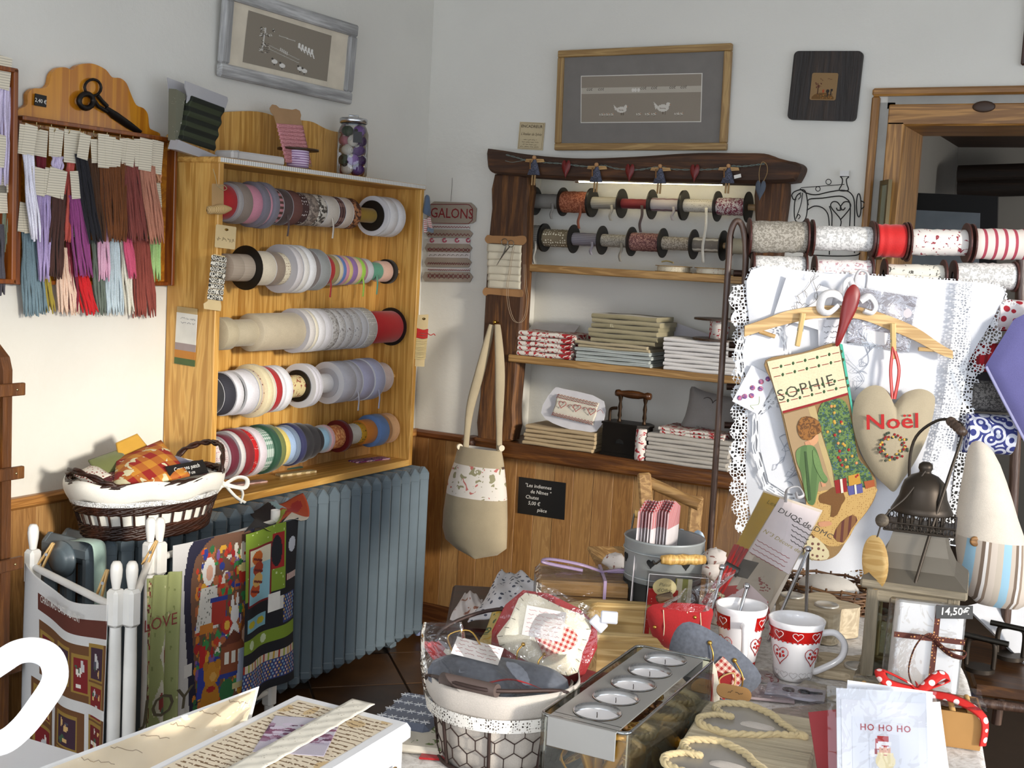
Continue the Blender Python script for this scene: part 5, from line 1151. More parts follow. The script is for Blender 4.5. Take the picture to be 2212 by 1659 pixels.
# small framer's sign
p00,p10,p01 = PY(1118,322,YW),PY(1172,325,YW),PY(1124,263,YW); M = fcard(p00,p10,p01); w = (p10 - p00).length; h = (p01 - p00).length
o = thing('framer_sign','small cream card lettered ENCADREUR on the wall above the niche','sign',M); m = MB(M); m.box((w/2,h/2,0),(w,h,.003)); m.build('card',plain('c2b18e',.8),o)
m = MB(M); text(m,'ENCADREUR',.011,w/2,h*.80,.0016,bold=.01,sx=1.05); text(m,"L'Atelier de Sylvie",.0105,w/2,h*.52,.0016,shear=.3,sx=.85)
for i_,(u0,u1) in enumerate(((.22,.74),(.16,.82),(.2,.74),(.1,.84))): scribble(m,w*u0,w*u1,h*(.36 - .085*i_),.0035,.0019,.0006,30,i_)
m.build('lettering',plain('3c2c1c',.8,var=0),o)
m = MB(M)
for a,b,c,d in ((.004,.004,w - .004,.005),(.004,h - .005,w - .004,h - .004),(.004,.004,.005,h - .004),(w - .005,.004,w - .004,h - .004)): m.box(((a + c)/2,(b + d)/2,.0016),(c - a,d - b,.0004))
m.build('border',plain('6b5230',.8),o)
# dark square plaque
pts = [PY(1703,259,YW),PY(1850,263,YW),PY(1858,113,YW),PY(1712,112,YW)]; M = fcard(pts[0],pts[1],pts[3]); w = (pts[1] - pts[0]).length; h = (pts[3] - pts[0]).length
o = thing('wall_plaque','dark stained square wooden plaque with tiny tan stitched picture','plaque',M); m = MB(M); m.prism(rrect(0,0,w,h,.016),0,.016); m.build('board',rustic('1f1712','3a2a1e','Y',.55),o)
a = loc2(M,[PY(1749,216,-.02),PY(1805,217,-.02),PY(1808,158,-.02)]); x0,y0 = a[0]; x1 = a[1][0]; y1 = a[2][1]
R = Raster(44,44,'8d6f48'); R.ell(22,42,20,9,'6a4a20'); R.speck(40,.8,['4a3a1c','a06a28'],(6,34,40,43),random.Random(2)); R.line(12,34,12,20,.8,'4a2c18'); R.speck(16,1.,['5a2c1c'],(7,14,18,24),random.Random(5)); R.ell(22,30,2,3,'a04820'); R.ell(30,30,3,3,'241c18'); R.line(30,32,30,38,.8,'241c18'); R.line(36,30,36,36,.8,'241c18'); R.ell(37,28,2.4,2,'241c18'); R.line(28,8,36,10,.5,'6b4a2c'); R.line(14,8,20,12,.5,'6b4a2c')
m = MB(M); m.prism(rrect(x0,y0,x1,y1,.006),.016,.019); m.build('stitched_ground',plain('8d6f48',.8),o)
m = MB(M); m.sheet(lambda u,v: (x0 + .003 + (x1 - x0 - .006)*u,y0 + .003 + (y1 - y0 - .006)*v,.0196),44,44,0,R.f()); m.build('stitched_scene',printed(),o)
# corner of a dark frame at the photo edge
m = MB(); p = PY(2212,100,YW); m.box((p.x + .10,-.012,p.z + .11),(.2 + .006,.02,.34),.004); one('picture_frame',m,wood('2a140a','4a2412','Z',20),'dark red-brown frame cut by the photo edge above the doorway','picture')
# sewing machine of bent wire
def cw(x,y): return PY(1560 + x*.36162,80 + y*.36167,-.022)
WIRE = metal('14110f',.5,.4); o = thing('wire_sewing_machine','black bent-wire sewing machine outline with heart hung on wall beside the doorway','wall ornament',FB(cw(640,1000)))
def wire(pts,r=.0021,n=5,closed=False,name='wire'):
    m = MB(); P = [cw(x,y) for x,y in pts]; P = smooth_path(P,4) if not closed else P; m.tube(P,r,n,closed); m.build(name,WIRE,o)
wire([(470,900),(600,890),(730,880)],.0012,name='thread_wire'); wire([(465,905),(500,930),(560,942),(640,925),(715,915),(765,930),(790,985),(790,1130)],name='arm_wire')
wire([(515,1005),(518,970),(600,962),(700,950),(745,968),(765,1005),(762,1130)],name='arm_wire'); wire([(415,945),(430,925),(470,912),(498,925),(510,1000),(500,1080),(470,1110),(435,1090),(432,1000),(445,950),(470,930)],name='head_wire'); wire([(415,945),(425,970),(442,968)],name='head_wire')
wire([(440,960),(458,935),(470,950),(455,970)],.0016,name='scroll_wire'); wire([(480,930),(470,1000),(440,1085)],.0016,name='scroll_wire'); wire([(440,1085),(455,1060),(466,1072),(455,1088)],.0016,name='scroll_wire')
wire([(505,1035),(550,1010),(600,1020),(632,1060),(640,1130)],name='arm_wire'); wire([(640,1010),(655,1060),(655,1130)],name='arm_wire')
wire([(707,1130),(708,1090),(660,1030),(648,1005),(660,985),(685,985),(703,1005),(712,1030),(690,1035),(682,1020)],name='heart_wire'); wire([(708,1090),(755,1035),(768,1005),(755,985),(730,985),(712,1005),(706,1025),(725,1032),(735,1018)],name='heart_wire')
wire(arc(816,1005,14,0,360,20,70)[:-1],closed=True,name='wheel_wire'); wire([(830,978),(850,990),(852,1010),(830,1028)],name='wheel_wire'); wire(arc(635,865,16,0,360,14)[:-1],.0014,closed=True,name='ring_wire'); wire(arc(572,907,14,0,360,14)[:-1],.0014,closed=True,name='ring_wire')
wire([(705,832),(755,832),(742,850),(745,880),(752,915),(700,915),(715,880),(718,850),(705,832)],name='bobbin_wire'); wire([(500,1300),(660,1308),(790,1305),(825,1290)],name='base_wire'); wire([(790,1130),(790,1290)],name='arm_wire'); wire([(640,1130),(640,1300)],name='arm_wire')
m = MB(FB(cw(732,815) + V((0,-.003,0)))); m.box((0,0,0),(.03,.018,.001)); m.build('price_tag',plain('d8d6d2',.8),o)
# GALON sampler of linen bands and ribbons
def cg(x,y,d=-.006): return PY(900 + x*.30127,360 + y*.3014,d)
o = thing('cross_stitch_sampler','hanging linen sampler lettered GALONS with red cross-stitch bands','sampler',FB(cg(240,250)))
GL_ = cloth('97897a',800.); RED = cloth('7c1a1e',500.)
def gpoly(pts,name,mt,d=-.006,th=.003,ns=1):
    M = FB(cg(240,500,d)); m = MB(M); m.prism(loc2(M,[cg(x,y,d) for x,y in pts]),-.001,th); m.build(name,mt,o)
gpoly([(110,262),(130,250),(390,258),(412,275),(432,300),(425,390),(405,405),(370,412),(95,400),(78,380),(75,300)],'linen_band',GL_)
for y0,y1,x0,x1 in ((450,510,70,405),(550,616,60,400),(650,722,58,395),(752,828,45,405)): gpoly([(x0,(y0 + y1)/2),(x0 + 18,y0),(x1 - 25,y0 + 4),(x1,(y0 + y1)/2),(x1 - 22,y1),(x0 + 15,y1 - 5)],'linen_band',GL_)
WRB = cloth('c9c0bc',500.)
for y0,y1 in ((416,443),(510,553),(612,656),(722,746)): gpoly([(85,y0),(385,y0 + 6),(382,y1 + 5),(83,y1 - 3)],'ribbon_band',WRB,-.0055)
def gline(pts,r=.0014,mt=RED,name='stitching'):
    m = MB(); m.tube([cg(x,y,-.0105) for x,y in pts],r,4); m.build(name,mt,o)
for y,a,nn in ((430,4,30),(484,8,24),(590,10,20),(596,-10,20),(692,7,36),(738,3,40),(778,14,18),(786,-14,18)): gline([(80 + 300*i/nn,y + 5*i/nn + a*(-1) ** i) for i in range(nn + 1)])
for x in (110,200,290,370): gline(arc(x,528,13,0,300,6),.003,cloth('b0485c'))
for i in range(9): gline([(90 + i*32,640),(100 + i*32,628),(112 + i*32,636)],.001,cloth('6d6058'))
gline([(115,405),(370,410),(398,385),(400,300),(380,275),(360,270),(100,270)],.0015)
M = FB(cg(245,335,-.0095)); m = MB(M); text(m,'GALONS',.040,.004,-.018,0,bold=.006,sx=.92); m.build('lettering',RED,o)
m = MB(); m.tube([cg(245,250),cg(252,160),cg(255,80)],.0008,4); m.build('string',plain('5a554c',.8),o)
# cards on the post: cream ribbon card with small scissors
def cpz(x,y,d=-.05): return PY(900 + x*.30127,360 + y*.3014,d)
M = FB(cpz(630,710)); o = thing('ribbon_card','kraft card wound with cream ribbon on the timber post of the niche','ribbon card',M)
def cpoly(pts,name,mt,d,th): m = MB(FB(cpz(630,710,d))); m.prism(loc2(m.T,[cpz(x,y,d) for x,y in pts]),0,th); m.build(name,mt,o)
cpoly(smooth2([(490,520),(510,490),(545,495),(580,495),(700,500),(745,495),(780,500),(788,535),(765,560),(730,560),(545,548),(510,550)],3,True),'card_end',plain('a87c50',.85),-.048,.002)
cpoly(smooth2([(475,890),(495,865),(530,868),(735,880),(760,890),(762,920),(735,935),(530,915),(500,925),(480,915)],3,True),'card_end',plain('a87c50',.85),-.048,.002)
for k,(y0,y1) in enumerate(((552,610),(608,665),(663,712),(710,770),(768,815),(813,868))):
    m = MB(); A,B,C,D_ = (cpz(x,y,-.05) for x,y in ((507 + k,y1),(752 - k,y1 + 12),(756 - k,y0 + 12),(512 + k,y0))); m.sheet(lambda u,v: A.lerp(B,u).lerp(D_.lerp(C,u),v) + V((0,-.004 - .003*math.sin(v*PI) - .001*math.sin(u*11 + k),0)),14,4,.003); m.build('ribbon_turn',cloth('d4cbb4',500.,.06),o)
o = thing('small_scissors','small steel embroidery scissors with thread on the cream ribbon card','scissors',FB(cpz(640,600,-.064)))
STL = metal('8d8880',.3)
for cx_,cy_ in ((630,540),(675,552)): m = MB(); m.tube([cpz(x,y,-.062) for x,y in arc(cx_,cy_,22,0,360,14,24)[:-1]],.0016,5,True); m.build('handle',STL,o)
for pts in ([(640,565),(625,620),(575,705)],[(665,575),(620,630),(572,708)]): m = MB(); m.tube([cpz(x,y,-.062) for x,y in pts],[.002,.0028,.0006],6,flat=.5); m.build('blade',STL,o)
m = MB()
for off in (0,12): m.tube(smooth_path([cpz(x + off,y,-.06) for x,y in ((690,575),(675,650),(660,760),(645,860),(655,1000),(690,1100),(740,1115),(775,1060),(790,950),(775,850),(770,700))],5),.0008,4)
m.build('thread',cloth('b09a80'),o)
# tote bag on a brass hook
HK = cpz(572,1125,-.06); m = MB(); m.cyl(HK + V((0,.02,.004)),HK + V((0,-.012,.004)),.004,n=10); m.ell(HK + V((0,-.014,.006)),.0075,10,7); one('brass_hook',m,metal('b8923c',.25),'small brass hook on the timber post holding the tote bag','hook')
def cbg(x,y,d=-.13): return PY(900 + x*.34943,660 + y*.34962,d)
BGM = FB(cbg(370,1200)); TB = thing('tote_bag','linen tote bag with rose-print band hanging from a brass hook','bag',BGM); LNN = cloth('a5977c',700.)
lv = [(880,262,524),(920,250,532),(985,236,540),(1080,205,548),(1175,190,554),(1300,172,556),(1400,165,556),(1470,180,555),(1520,250,500),(1555,370,400)]
def ringat(y,xl,xr,dpt=.05): c = (cbg(xl,y) + cbg(xr,y))/2; return (c,EX*((cbg(xr,y) - cbg(xl,y)).x/2),EY*dpt)
def band(a,b,name,mt,grow=0.):
    m = MB(); rr = []
    for y,xl,xr in lv:
        if a <= y <= b: t = (y - 880)/700; rr.append(ringat(y,xl - grow,xr + grow,.03 + .045*math.sin(min(1,t)*PI) + grow*.0003))
    m.loft(rr,28,cap=(b > 1500)); m.build(name,mt,TB)
band(870,985,'top_band',LNN); band(985,1175,'flowered_band',pat('blobs','d6cfc6','b86a64',22.,.62,c3='8f8a6a')); band(1175,1600,'body',LNN)
m = MB(); m.loft([ringat(975,239,539,.047),ringat(990,234,541,.049)],28,False); m.build('ribbon_trim',cloth('4a3424'),TB)
m = MB(); y,xl,xr = lv[0]; m.loft([ringat(880,264,522,.028),ringat(940,262,526,.026)],28,False); m.build('lining',cloth('c2bcb4'),TB)
for pts in ([(465,120),(400,380),(330,640),(302,905)],[(500,120),(515,380),(512,640),(510,910)]):
    P = smooth_path([cbg(x,y,-.075 if i == 0 else -.12) for i,(x,y) in enumerate(pts)],5); m = MB(); m.tube(P,[.012 + .008*math.sin(PI*min(1,i/len(P)*1.3)) for i in range(len(P))],10,flat=.5); m.build('strap',LNN,TB)
for x,y in ((268,872),(526,880)): m = MB(); c = cbg(x,y,-.14); m.cyl(c + V((-.004,0,0)),c + V((.004,-.006,0)),.012,n=16); m.build('button',plain('c9bda4',.4),TB)
# chalk sign on the wainscot
p00,p10,p01 = PY(1118,1108,-.02),PY(1219,1123,-.02),PY(1122,1030,-.02); M = fcard(p00,p10,p01); w = (p10 - p00).length; h = (p01 - p00).length
o = thing('chalk_sign','black card with white handwriting Les indiennes de Nîmes on the wainscot','sign',M); m = MB(M); m.box((w/2,h/2,0),(w,h,.002)); m.build('card',plain('0e0c0b',.5),o)
m = MB(M)
for t_,x_,y_ in (('"Les indiennes',.14,.76),('de Nîmes "',.26,.60),('Chutes',.16,.44),('5,00 €',.22,.28),('pièce',.42,.12)): text(m,t_,.0145,w*x_,h*y_,.0011,'LEFT',shear=.15)
m.build('lettering',plain('e8e4dc',.8,var=0),o)
# ---- garland on the lintel
def ch(x,y,d=-.10): return PY(*cn(x,y),d)
m = MB()
gp = [(225,105),(300,125),(350,140),(430,150),(500,158),(600,165),(700,178),(800,185),(880,178),(960,198),(1100,205),(1200,190),(1260,185),(1320,200),(1450,205),(1560,203),(1680,195),(1720,180),(1800,182),(1900,170),(1940,165)]
P = smooth_path([ch(x,y,-.094) for x,y in gp],6)
for s_ in range(2): m.tube([p + V((0,.0015*math.cos(i*1.2 + s_*PI),.0022*math.sin(i*1.2 + s_*PI))) for i,p in enumerate(P)],.0013,5)
m.tube(smooth_path([ch(220,145,-.094),ch(270,155,-.094),ch(350,140,-.094)],5),.0013,5); one('wire_garland',m,metal('7d8a84',.5,.5),'twisted grey-green wire garland along the niche lintel','garland')
for k,(x,y,lb) in enumerate(((415,125,'by the framer sign'),(828,172,'above the lamp beside first heart'),(1250,182,'above the lamp beside second heart'),(1703,180,'with a white price tag'))):
    sc = mpp(ch(x,y))/3.0722*1.05; M = FB(ch(x,y,-.102)); o = thing('angel_doll',f'little wooden angel in grey dress on the garland {lb}','doll',M,'angel dolls on the garland'); G = TR(0,0,.004)
    m = MB(M); m.ell((0,0,.004),14*sc,10,7); m.build('head',plain('b98a5c',.7),o)
    m = MB(M); m.T = M @ RO(90,'X'); m.lathe([(8*sc,10*sc),(24*sc,40*sc),(46*sc,108*sc),(0,108*sc)],14,True,1,.5); m.build('dress',pat('blobs','3a3c46','55586a',200.,.5),o)
    for s_ in (-1,1): m = MB(M); m.tube([(s_*9*sc,-105*sc,0),(s_*9*sc,-172*sc,.002)],6*sc,6); m.build('leg',wood('8a6a3c','b8925c','Y',40),o)
    for s_ in (-1,1): m = MB(M); m.prism([(s_*10*sc,-6*sc),(s_*62*sc,-8*sc),(s_*70*sc,-26*sc),(s_*14*sc,-30*sc)][::s_],-.004,-.001); m.build('wing',wood('9a7444','c8a068','X',40),o)
    m = MB(M); m.tube([(-24*sc,-20*sc,.008),(-20*sc,-75*sc,.009)],5*sc,5); m.build('braid',pat('stripes','a8743c','2c2018',200.,.5,'Y'),o)
    if k == 3: m = MB(M); m.box((52*sc,-80*sc,.012),(46*sc,22*sc,.001),0,RO(14,'Z')); m.build('price_tag',plain('dcd8d0',.8),o)
for x,y,lb in ((622,195,'first'),(1045,220,'middle'),(1476,222,'last')):
    M = FB(ch(x,y,-.098)); sc = mpp(ch(x,y))/3.0722; m = MB(M); m.puff([(a*1,b) for a,b in heart(66*sc,125*sc,24,0,-8*sc)],.006,(0,0)); one('tin_heart',m,plain('6a120c',.45),f'long red tin heart hanging on the garland, {lb} counted from the framer sign','heart','red hearts on the garland')
M = FB(ch(1912,345,-.1)); sc = mpp(ch(1912,345))/3.0722; o = thing('slate_heart','blue-grey slate heart on a raffia loop at the lintel end','heart',M)
m = MB(M); m.puff(heart(72*sc,140*sc,24),.006,(0,0)); m.build('slate',plain('4a525e',.7),o)
m = MB(M); m.tube(smooth_path([(-8*sc,55*sc,0),(-16*sc,120*sc,.002),(4*sc,185*sc,.012),(36*sc,170*sc,.01),(40*sc,120*sc,.004),(16*sc,60*sc,0)],5),.0013,5); m.build('raffia_loop',cloth('9a7c4c'),o)
# ---- through the doorway
m = MB(); a,b = PY(2068,378,2.6),PY(2260,375,2.6)
for k,(y0,lb) in enumerate(((378,'upper'),(407,'lower'))):
    a,b = PY(2070,y0,2.6),PY(2400,y0 - 10,2.6); m = MB(); m.cyl(a,b,.05,n=12); one('log_beam',m,rustic('170d07','2c1a0e','X'),f'{lb} of two dark log beams on the far wall beyond the doorway','beam','log beams')
M = FB(PY(2050,470,1.6)); a = loc2(M,[PY(1945,415,1.6),PY(2155,424,1.6),PY(2150,620,1.6),PY(1935,620,1.6)]); o = thing('notice_board','black framed grey board standing in the dim room beyond doorway','board',M)
m = MB(M); m.prism(a[::-1],-.03,0); m.build('frame',plain('0b0b0e',.6),o)
a = loc2(M,[PY(1950,452,1.58),PY(2116,460,1.58),PY(2112,620,1.58),PY(1940,620,1.58)]); m = MB(M); m.prism(a[::-1],.001,.012); m.build('panel',plain('7d8790',.5),o)
a = [PY(1954,274,.34),PY(1978,274,.34),PY(1950,410,.34),PY(1946,410,.34)]; M = FB(a[0]); m = MB(M); m.prism(loc2(M,a)[::-1],-.01,0); one('door_curtain',m,cloth('b9b9bc'),'narrow white curtain edge hanging just inside the doorway','curtain')
M = frame(PY(1890,470,-.02),(.55,-.83,0),EZ); p = PY(1903,475,-.05); M = frame(p,(.5,-.86,0),EZ); o = thing('small_mirror','small gilt and black framed mirror hanging at the doorway casing','mirror',M); m = MB(M); m.prism([(-.045,-.13),(.045,-.13),(.045,.13),(-.045,.13)],-.012,0,[(-.03,-.115),(.03,-.115),(.03,.115),(-.03,.115)]); m.build('frame',plain('6b5a34',.4,.3),o); m = MB(M); m.box((0,0,-.006),(.062,.232,.003)); m.build('glass',plain('9aa08a',.15),o)
# ================================================================ iron reel rack with white linen, stocking and heart
RO0 = PD(1575,530,3.0); RXD = V((math.cos(math.radians(26)),math.sin(math.radians(26)),0)); RN = V((RXD.y,-RXD.x,0))
def rk(px,py,off=0.): return PP(px,py,RO0 + RN*off,RN)
def FR(o): return frame(o,RXD,EZ)
RUST = metal('3d2a22',.5,.7); RUSTP = rustic('4a352b','7d6658','Z',.4)
RK_ = thing('reel_rack','rusty iron reel rack standing behind the table, draped with white linen','rack',TR(*(V((RO0.x,RO0.y,0)))))
zb0 = rk(1575,530).z
pl = rk(1575,530); pb = V((pl.x,pl.y,.0)); p2 = rk(1529,1246)
def ln(a,b,r,name='bar',mt=RUST): m = MB(); m.cyl(a,b,r,n=10); m.build(name,mt,RK_)
m = MB(); m.tube(smooth_path([rk(1529,1246) + V((0,0,-.75)),rk(1529,1246),rk(1553,890),rk(1574,560),rk(1578,505),rk(1590,478),rk(1604,490),rk(1611,540),rk(1608,620),rk(1600,760)],6),.0078,12); m.build('upright',RUSTP,RK_)
pr_ = rk(2205,560); m = MB(); m.tube(smooth_path([rk(2160,1480) + V((0,0,-.1)),rk(2165,1440),rk(2190,1050),rk(2206,560),rk(2208,520)],5),.0125,12); m.build('upright',RUSTP,RK_)
for y in (590,662,684,745,765,835,918): ln(rk(1588 - (y - 530)*.06,y,-.03),rk(2210,y + 25,-.03),.0085)
# reels in two rows
COP = plain('4a2620',.4,.2); LACEW = pat('blobs','d2d0cd','aeaca9',150.,.52)
def cr5(x,y): return (1560 + x*.36162,80 + y*.36167)
def rreel(xa_,xb_,yc,r,fr,rc,label,off,grp,y2=None):
    a = rk(*cr5(xa_,yc),off); b = rk(*cr5(xb_,yc if y2 is None else y2),off); k = mpp(a)*.36162; d = (b - a); w = d.length
    T = frame(a,EZ.cross(d).normalized(),EZ); T = frame(a,d.normalized().orthogonal(),d.normalized().cross(d.normalized().orthogonal())); T = Matrix(T)
    if (T.to_3x3() @ V((0,0,1))).dot(d) < 0: T = frame(a,d.normalized().orthogonal(),-d.normalized().cross(d.normalized().orthogonal()))
    o = thing('lace_reel',label,'ribbon reel',T,grp); rn = random.Random(int(xa_))
    m = MB(T); prof = [(.01,.004),(r*k*.95,.004)] + [(r*k*(1 + rn.uniform(-.035,.035)),.006 + (w - .012)*i/14) for i in range(15)] + [(r*k*.95,w - .004),(.01,w - .004)]; m.lathe(prof,30); m.build('lace',ribmat(rc) if not hasattr(rc,'node_tree') else rc,o)
    for f_ in (0,w - .004): m = MB(T); m.lathe([(.01,f_),(fr*k,f_),(fr*k,f_ + .004),(.01,f_ + .004)],36,False); m.build('flange',COP,o)
    return o
GT = 'lace reels on the top row of the iron rack'; G2 = 'lace reels on the second row of the iron rack'
rreel(155,508,1192,93,112,pat('blobs','a19a8e','7d766a',170.,.5),'grey linen lace reel on the top row of the iron rack',0,GT,1196)
rreel(530,898,1200,73,110,LACEW,'white cotton lace reel on the top row, beside the grey one',0,GT,1208)
rreel(902,1094,1215,98,112,'c00d0c','bright red ribbon reel on the top row of the iron rack',0,GT,1220)
rreel(1102,1462,1224,78,118,pat('blobs','d9d3cd','8a2c38',75.,.62),'white reel with red sprig print on the top row',0,GT,1230)
rreel(1482,1880,1234,92,118,pat('stripes','d4c8c0','a03a4c',42.,.3,'Z'),'cream and red striped ribbon reel on the top row',0,GT,1244)
rreel(178,500,1372,66,90,LACEW,'white lace reel with blue scallops on the second row',.01,G2,1378)
rreel(545,892,1395,66,92,pat('blobs','dcd5d2','b08a92',110.,.6),'white lace reel with rose edge on the second row',.01,G2,1400)
rreel(962,1325,1415,60,92,pat('blobs','d0ccc0','55524c',80.,.62),'cream ribbon reel with grey bird outlines on the second row',.01,G2,1422)
rreel(1375,1748,1425,78,92,LACEW,'thick white crochet lace reel on the second row',.01,G2,1432)
# white linen thrown over the rack
def flat(outline,off,wav=.006,rings=14,freq=26.,c=None):
    M = FR(rk(1850,800,off)); P = loc2(M,[rk(x,y,off) for x,y in outline]); n = len(P); cx,cy = c or (sum(p[0] for p in P)/n,sum(p[1] for p in P)/n)
    def zz(x,y): return wav*(math.sin(x*freq + 1.1*math.sin(y*9)) + .5*math.sin(x*freq*1.9 + y*7))
    m = MB(M); vs = []; fs = []
    for q,dz in ((1,0),(-1,-.002)):
        o = len(vs)
        for k in range(rings):
            t = 1 - k/rings; vs += [(cx + (x - cx)*t,cy + (y - cy)*t,zz(cx + (x - cx)*t,cy + (y - cy)*t) + dz) for x,y in P]
        vs.append((cx,cy,zz(cx,cy) + dz)); g = [(o + k*n + i,o + k*n + (i + 1) % n,o + (k + 1)*n + (i + 1) % n,o + (k + 1)*n + i) for k in range(rings - 1) for i in range(n)] + [(o + (rings - 1)*n + i,o + (rings - 1)*n + (i + 1) % n,o + rings*n) for i in range(n)]
        fs += g if q > 0 else [f_[::-1] for f_ in g]
    m.add(vs,fs,True); return m,M,P
WHL = cloth('d2d3d8',700.,.05,bump=.15)
OUT = [(1622,583),(1760,588),(1900,596),(2060,606),(2168,622),(2150,680),(2100,760),(2078,830),(2074,900),(2064,1000),(2048,1100),(2000,1180),(1900,1222),(1840,1232),(1760,1246),(1700,1240),(1650,1200),(1625,1130),(1612,1040),(1614,940),(1618,840),(1620,720)]
ol = smooth2(OUT,4,True); LS = thing('linen_sheet','large white embroidered linen sheet with lace border thrown over the iron rack','linen',FR(rk(1850,620,.06)))
m,M,P = flat(ol,.06); m.build('sheet',WHL,LS)
m = MB(FR(rk(1850,800,.058))); M2 = m.T
Pp = loc2(M2,[rk(x,y,.058) for x,y in ol]); acc = [0.]
for i in range(len(Pp)): acc.append(acc[-1] + math.dist(Pp[i],Pp[(i + 1) % len(Pp)]))
n = int(acc[-1]/.006); RS = []; j = 0
for i in range(n):
    t = acc[-1]*i/n
    while acc[j + 1] < t: j += 1
    f_ = (t - acc[j])/(acc[j + 1] - acc[j]); a_,b_ = Pp[j],Pp[(j + 1) % len(Pp)]; RS.append((a_[0] + (b_[0] - a_[0])*f_,a_[1] + (b_[1] - a_[1])*f_))
vs = []; uvs = []; cx = sum(p[0] for p in RS)/n; cy = sum(p[1] for p in RS)/n
for i in range(n + 1):
    x,y = RS[i % n]; q = RS[(i + 3) % n]; q0 = RS[(i - 3) % n]; d = V((q[0] - q0[0],q[1] - q0[1],0)).normalized(); nr = V((d.y,-d.x,0)); nr = nr if nr.dot(V((x - cx,y - cy,0))) > 0 else -nr
    wd = .004 if y > .19 else .030 + .013*abs(math.sin(PI*i*.006/.046))
    for j in range(4): t = j/3; vs.append((x + nr.x*wd*t,y + nr.y*wd*t,.003*math.sin(i*.25) - .002)); uvs.append((i*.006,wd*t))
o_ = len(m.v); fs = [(i*4 + j,(i + 1)*4 + j,(i + 1)*4 + j + 1,i*4 + j + 1) for i in range(n) for j in range(3)]; m.add(vs,fs,True)
for k_,q in enumerate(uvs): m.uv[o_ + k_] = q
m.build('lace_border',lace('dfe1e4',130.,.30),LS)
for xs,w_ in (((2075,2088,2060,1985),34),):
    pts = smooth_path([rk(2085,610,.069),rk(2072,760,.07),rk(2040,950,.07),rk(1985,1120,.07)],6); m = MB(); m.sheet(lambda u,v: pts[min(int(v*(len(pts) - 1) + .5),len(pts) - 1)] + RXD*((u - .5)*.045) + RN*.004,3,len(pts) - 1,0,size=(.045,.7)); m.build('lace_insert',lace('e0e2e4',140.,.34),LS)
def corner(name,label,pts,off,lc=True):
    m,M,P = flat(smooth2(pts,2,True),off,.003,6); r = thing(name,label,'linen',M,'folded linens on the white sheet'); m.build('cloth',WHL,r)
    if lc:
        m = MB(M); cx = sum(p[0] for p in P)/len(P); cy = sum(p[1] for p in P)/len(P); n = len(P); vs = []
        for i in range(n + 1):
            x,y = P[i % n]; L_ = math.hypot(x - cx,y - cy)
            for t in (1,1 + .022/L_): vs.append((cx + (x - cx)*t,cy + (y - cy)*t,-.001))
        o_ = len(m.v); m.add(vs,[(i*2,i*2 + 2,i*2 + 3,i*2 + 1) for i in range(n)],True)
        for k_ in range(len(vs)): m.uv[o_ + k_] = (k_ // 2*.014,k_ % 2*.022)
        m.build('lace_edge',lace('dfe1e4',150.,.32),r)
    return r,M
r1,M1 = corner('linen_napkin','white napkin with blue flower outlines pinned beside the stocking',[(1640,900),(1700,880),(1760,900),(1760,1060),(1735,1070),(1660,1040)],.072)
r2,M2_ = corner('linen_napkin','white linen with leaf outlines pinned behind the heart cushion',[(1815,745),(1930,735),(1950,760),(1945,860),(1850,870),(1825,830)],.072,False)
r3,M3 = corner('linen_napkin','white lace-edged napkin pinned under the hanger end',[(1612,728),(1680,722),(1690,790),(1640,880),(1608,800)],.071)
BLU = plain('8f96a4',.8,var=0)
def leafs(M,par,x0,y0,k,seed,mt=BLU):
    m = MB(M); rn = random.Random(seed)
    for j in range(3):
        sx,sy = x0 + rn.uniform(-.03,.03)*k,y0 + rn.uniform(-.05,.05)*k; P = smooth_path([(sx,sy,.005),(sx + .02*k,sy + .03*k,.005),(sx + rn.uniform(-.02,.04)*k,sy + .07*k,.005)],5); m.tube(P,.0006,4)
        for q in range(1,len(P),3):
            a = rn.uniform(0,6.28); c = P[q]; m.tube([(c.x,c.y,.005),(c.x + .012*k*math.cos(a),c.y + .006*k + .012*k*math.sin(a),.005),(c.x + .02*k*math.cos(a + .3),c.y + .02*k*math.sin(a + .3),.005),(c.x + .012*k*math.cos(a + .6),c.y + .012*k*math.sin(a + .6),.005),(c.x,c.y,.005)],.0005,4)
    m.build('outline_embroidery',mt,par)
leafs(M1,r1,*loc2(M1,[rk(1690,1010,.072)])[0],1.,3); leafs(M2_,r2,*loc2(M2_,[rk(1870,820,.072)])[0],1.,8)
# packets with drawings behind the hanger
def rcard(name,label,cat,c,w,h,rot,off,mt,part='sheet',grp=None):
    M = FR(rk(*c,off)) @ RO(rot,'Z'); k = mpp(rk(*c,off)); r = thing(name,label,cat,M,grp); m = MB(M); m.box((0,0,0),(w*k,h*k,.0015)); m.build(part,mt,r); return r,M,k
r,M,k = rcard('drawing_card','white card with deer line drawing tucked behind the hanger','card',(1738,655),110,92,-14,.074,plain('dedee2',.7)); leafs(M,r,-.01,-.03,.9,4,plain('5d5850',.8,var=0))
r,M,k = rcard('clear_packet','clear plastic packet of white trimmings behind the hanger bow','packet',(1905,690),130,118,-6,.074,plain('c4bcc0',.5),'insert'); m = MB(M); m.sheet(lambda u,v: ((u - .5)*138*k,(v - .5)*126*k,.004 + .004*math.sin(u*9)*math.sin(v*7)),16,16,0); m.build('wrap',film(.14),r); m = MB(M); m.box((-.01,-.045,.002),(.06,.03,.001)); m.build('label',plain('dcd8d8',.7),r)
r,M,k = rcard('drawing_card','white printed card with small text hanging under the hanger middle','card',(1798,725),60,70,6,.074,plain('d6d6da',.7)); m = MB(M)
for i in range(4): scribble(m,-.02,.022,.022 - .013*i,.005,.0012,.0006,18,i)
m.build('print',plain('5a5a5e',.8,var=0),r)
r,M,k = rcard('embroidered_card','white card stitched with pink and violet flowers at the sheet edge','card',(1630,842),62,88,-24,.078,plain('dcdce2',.8)); m = MB(M)
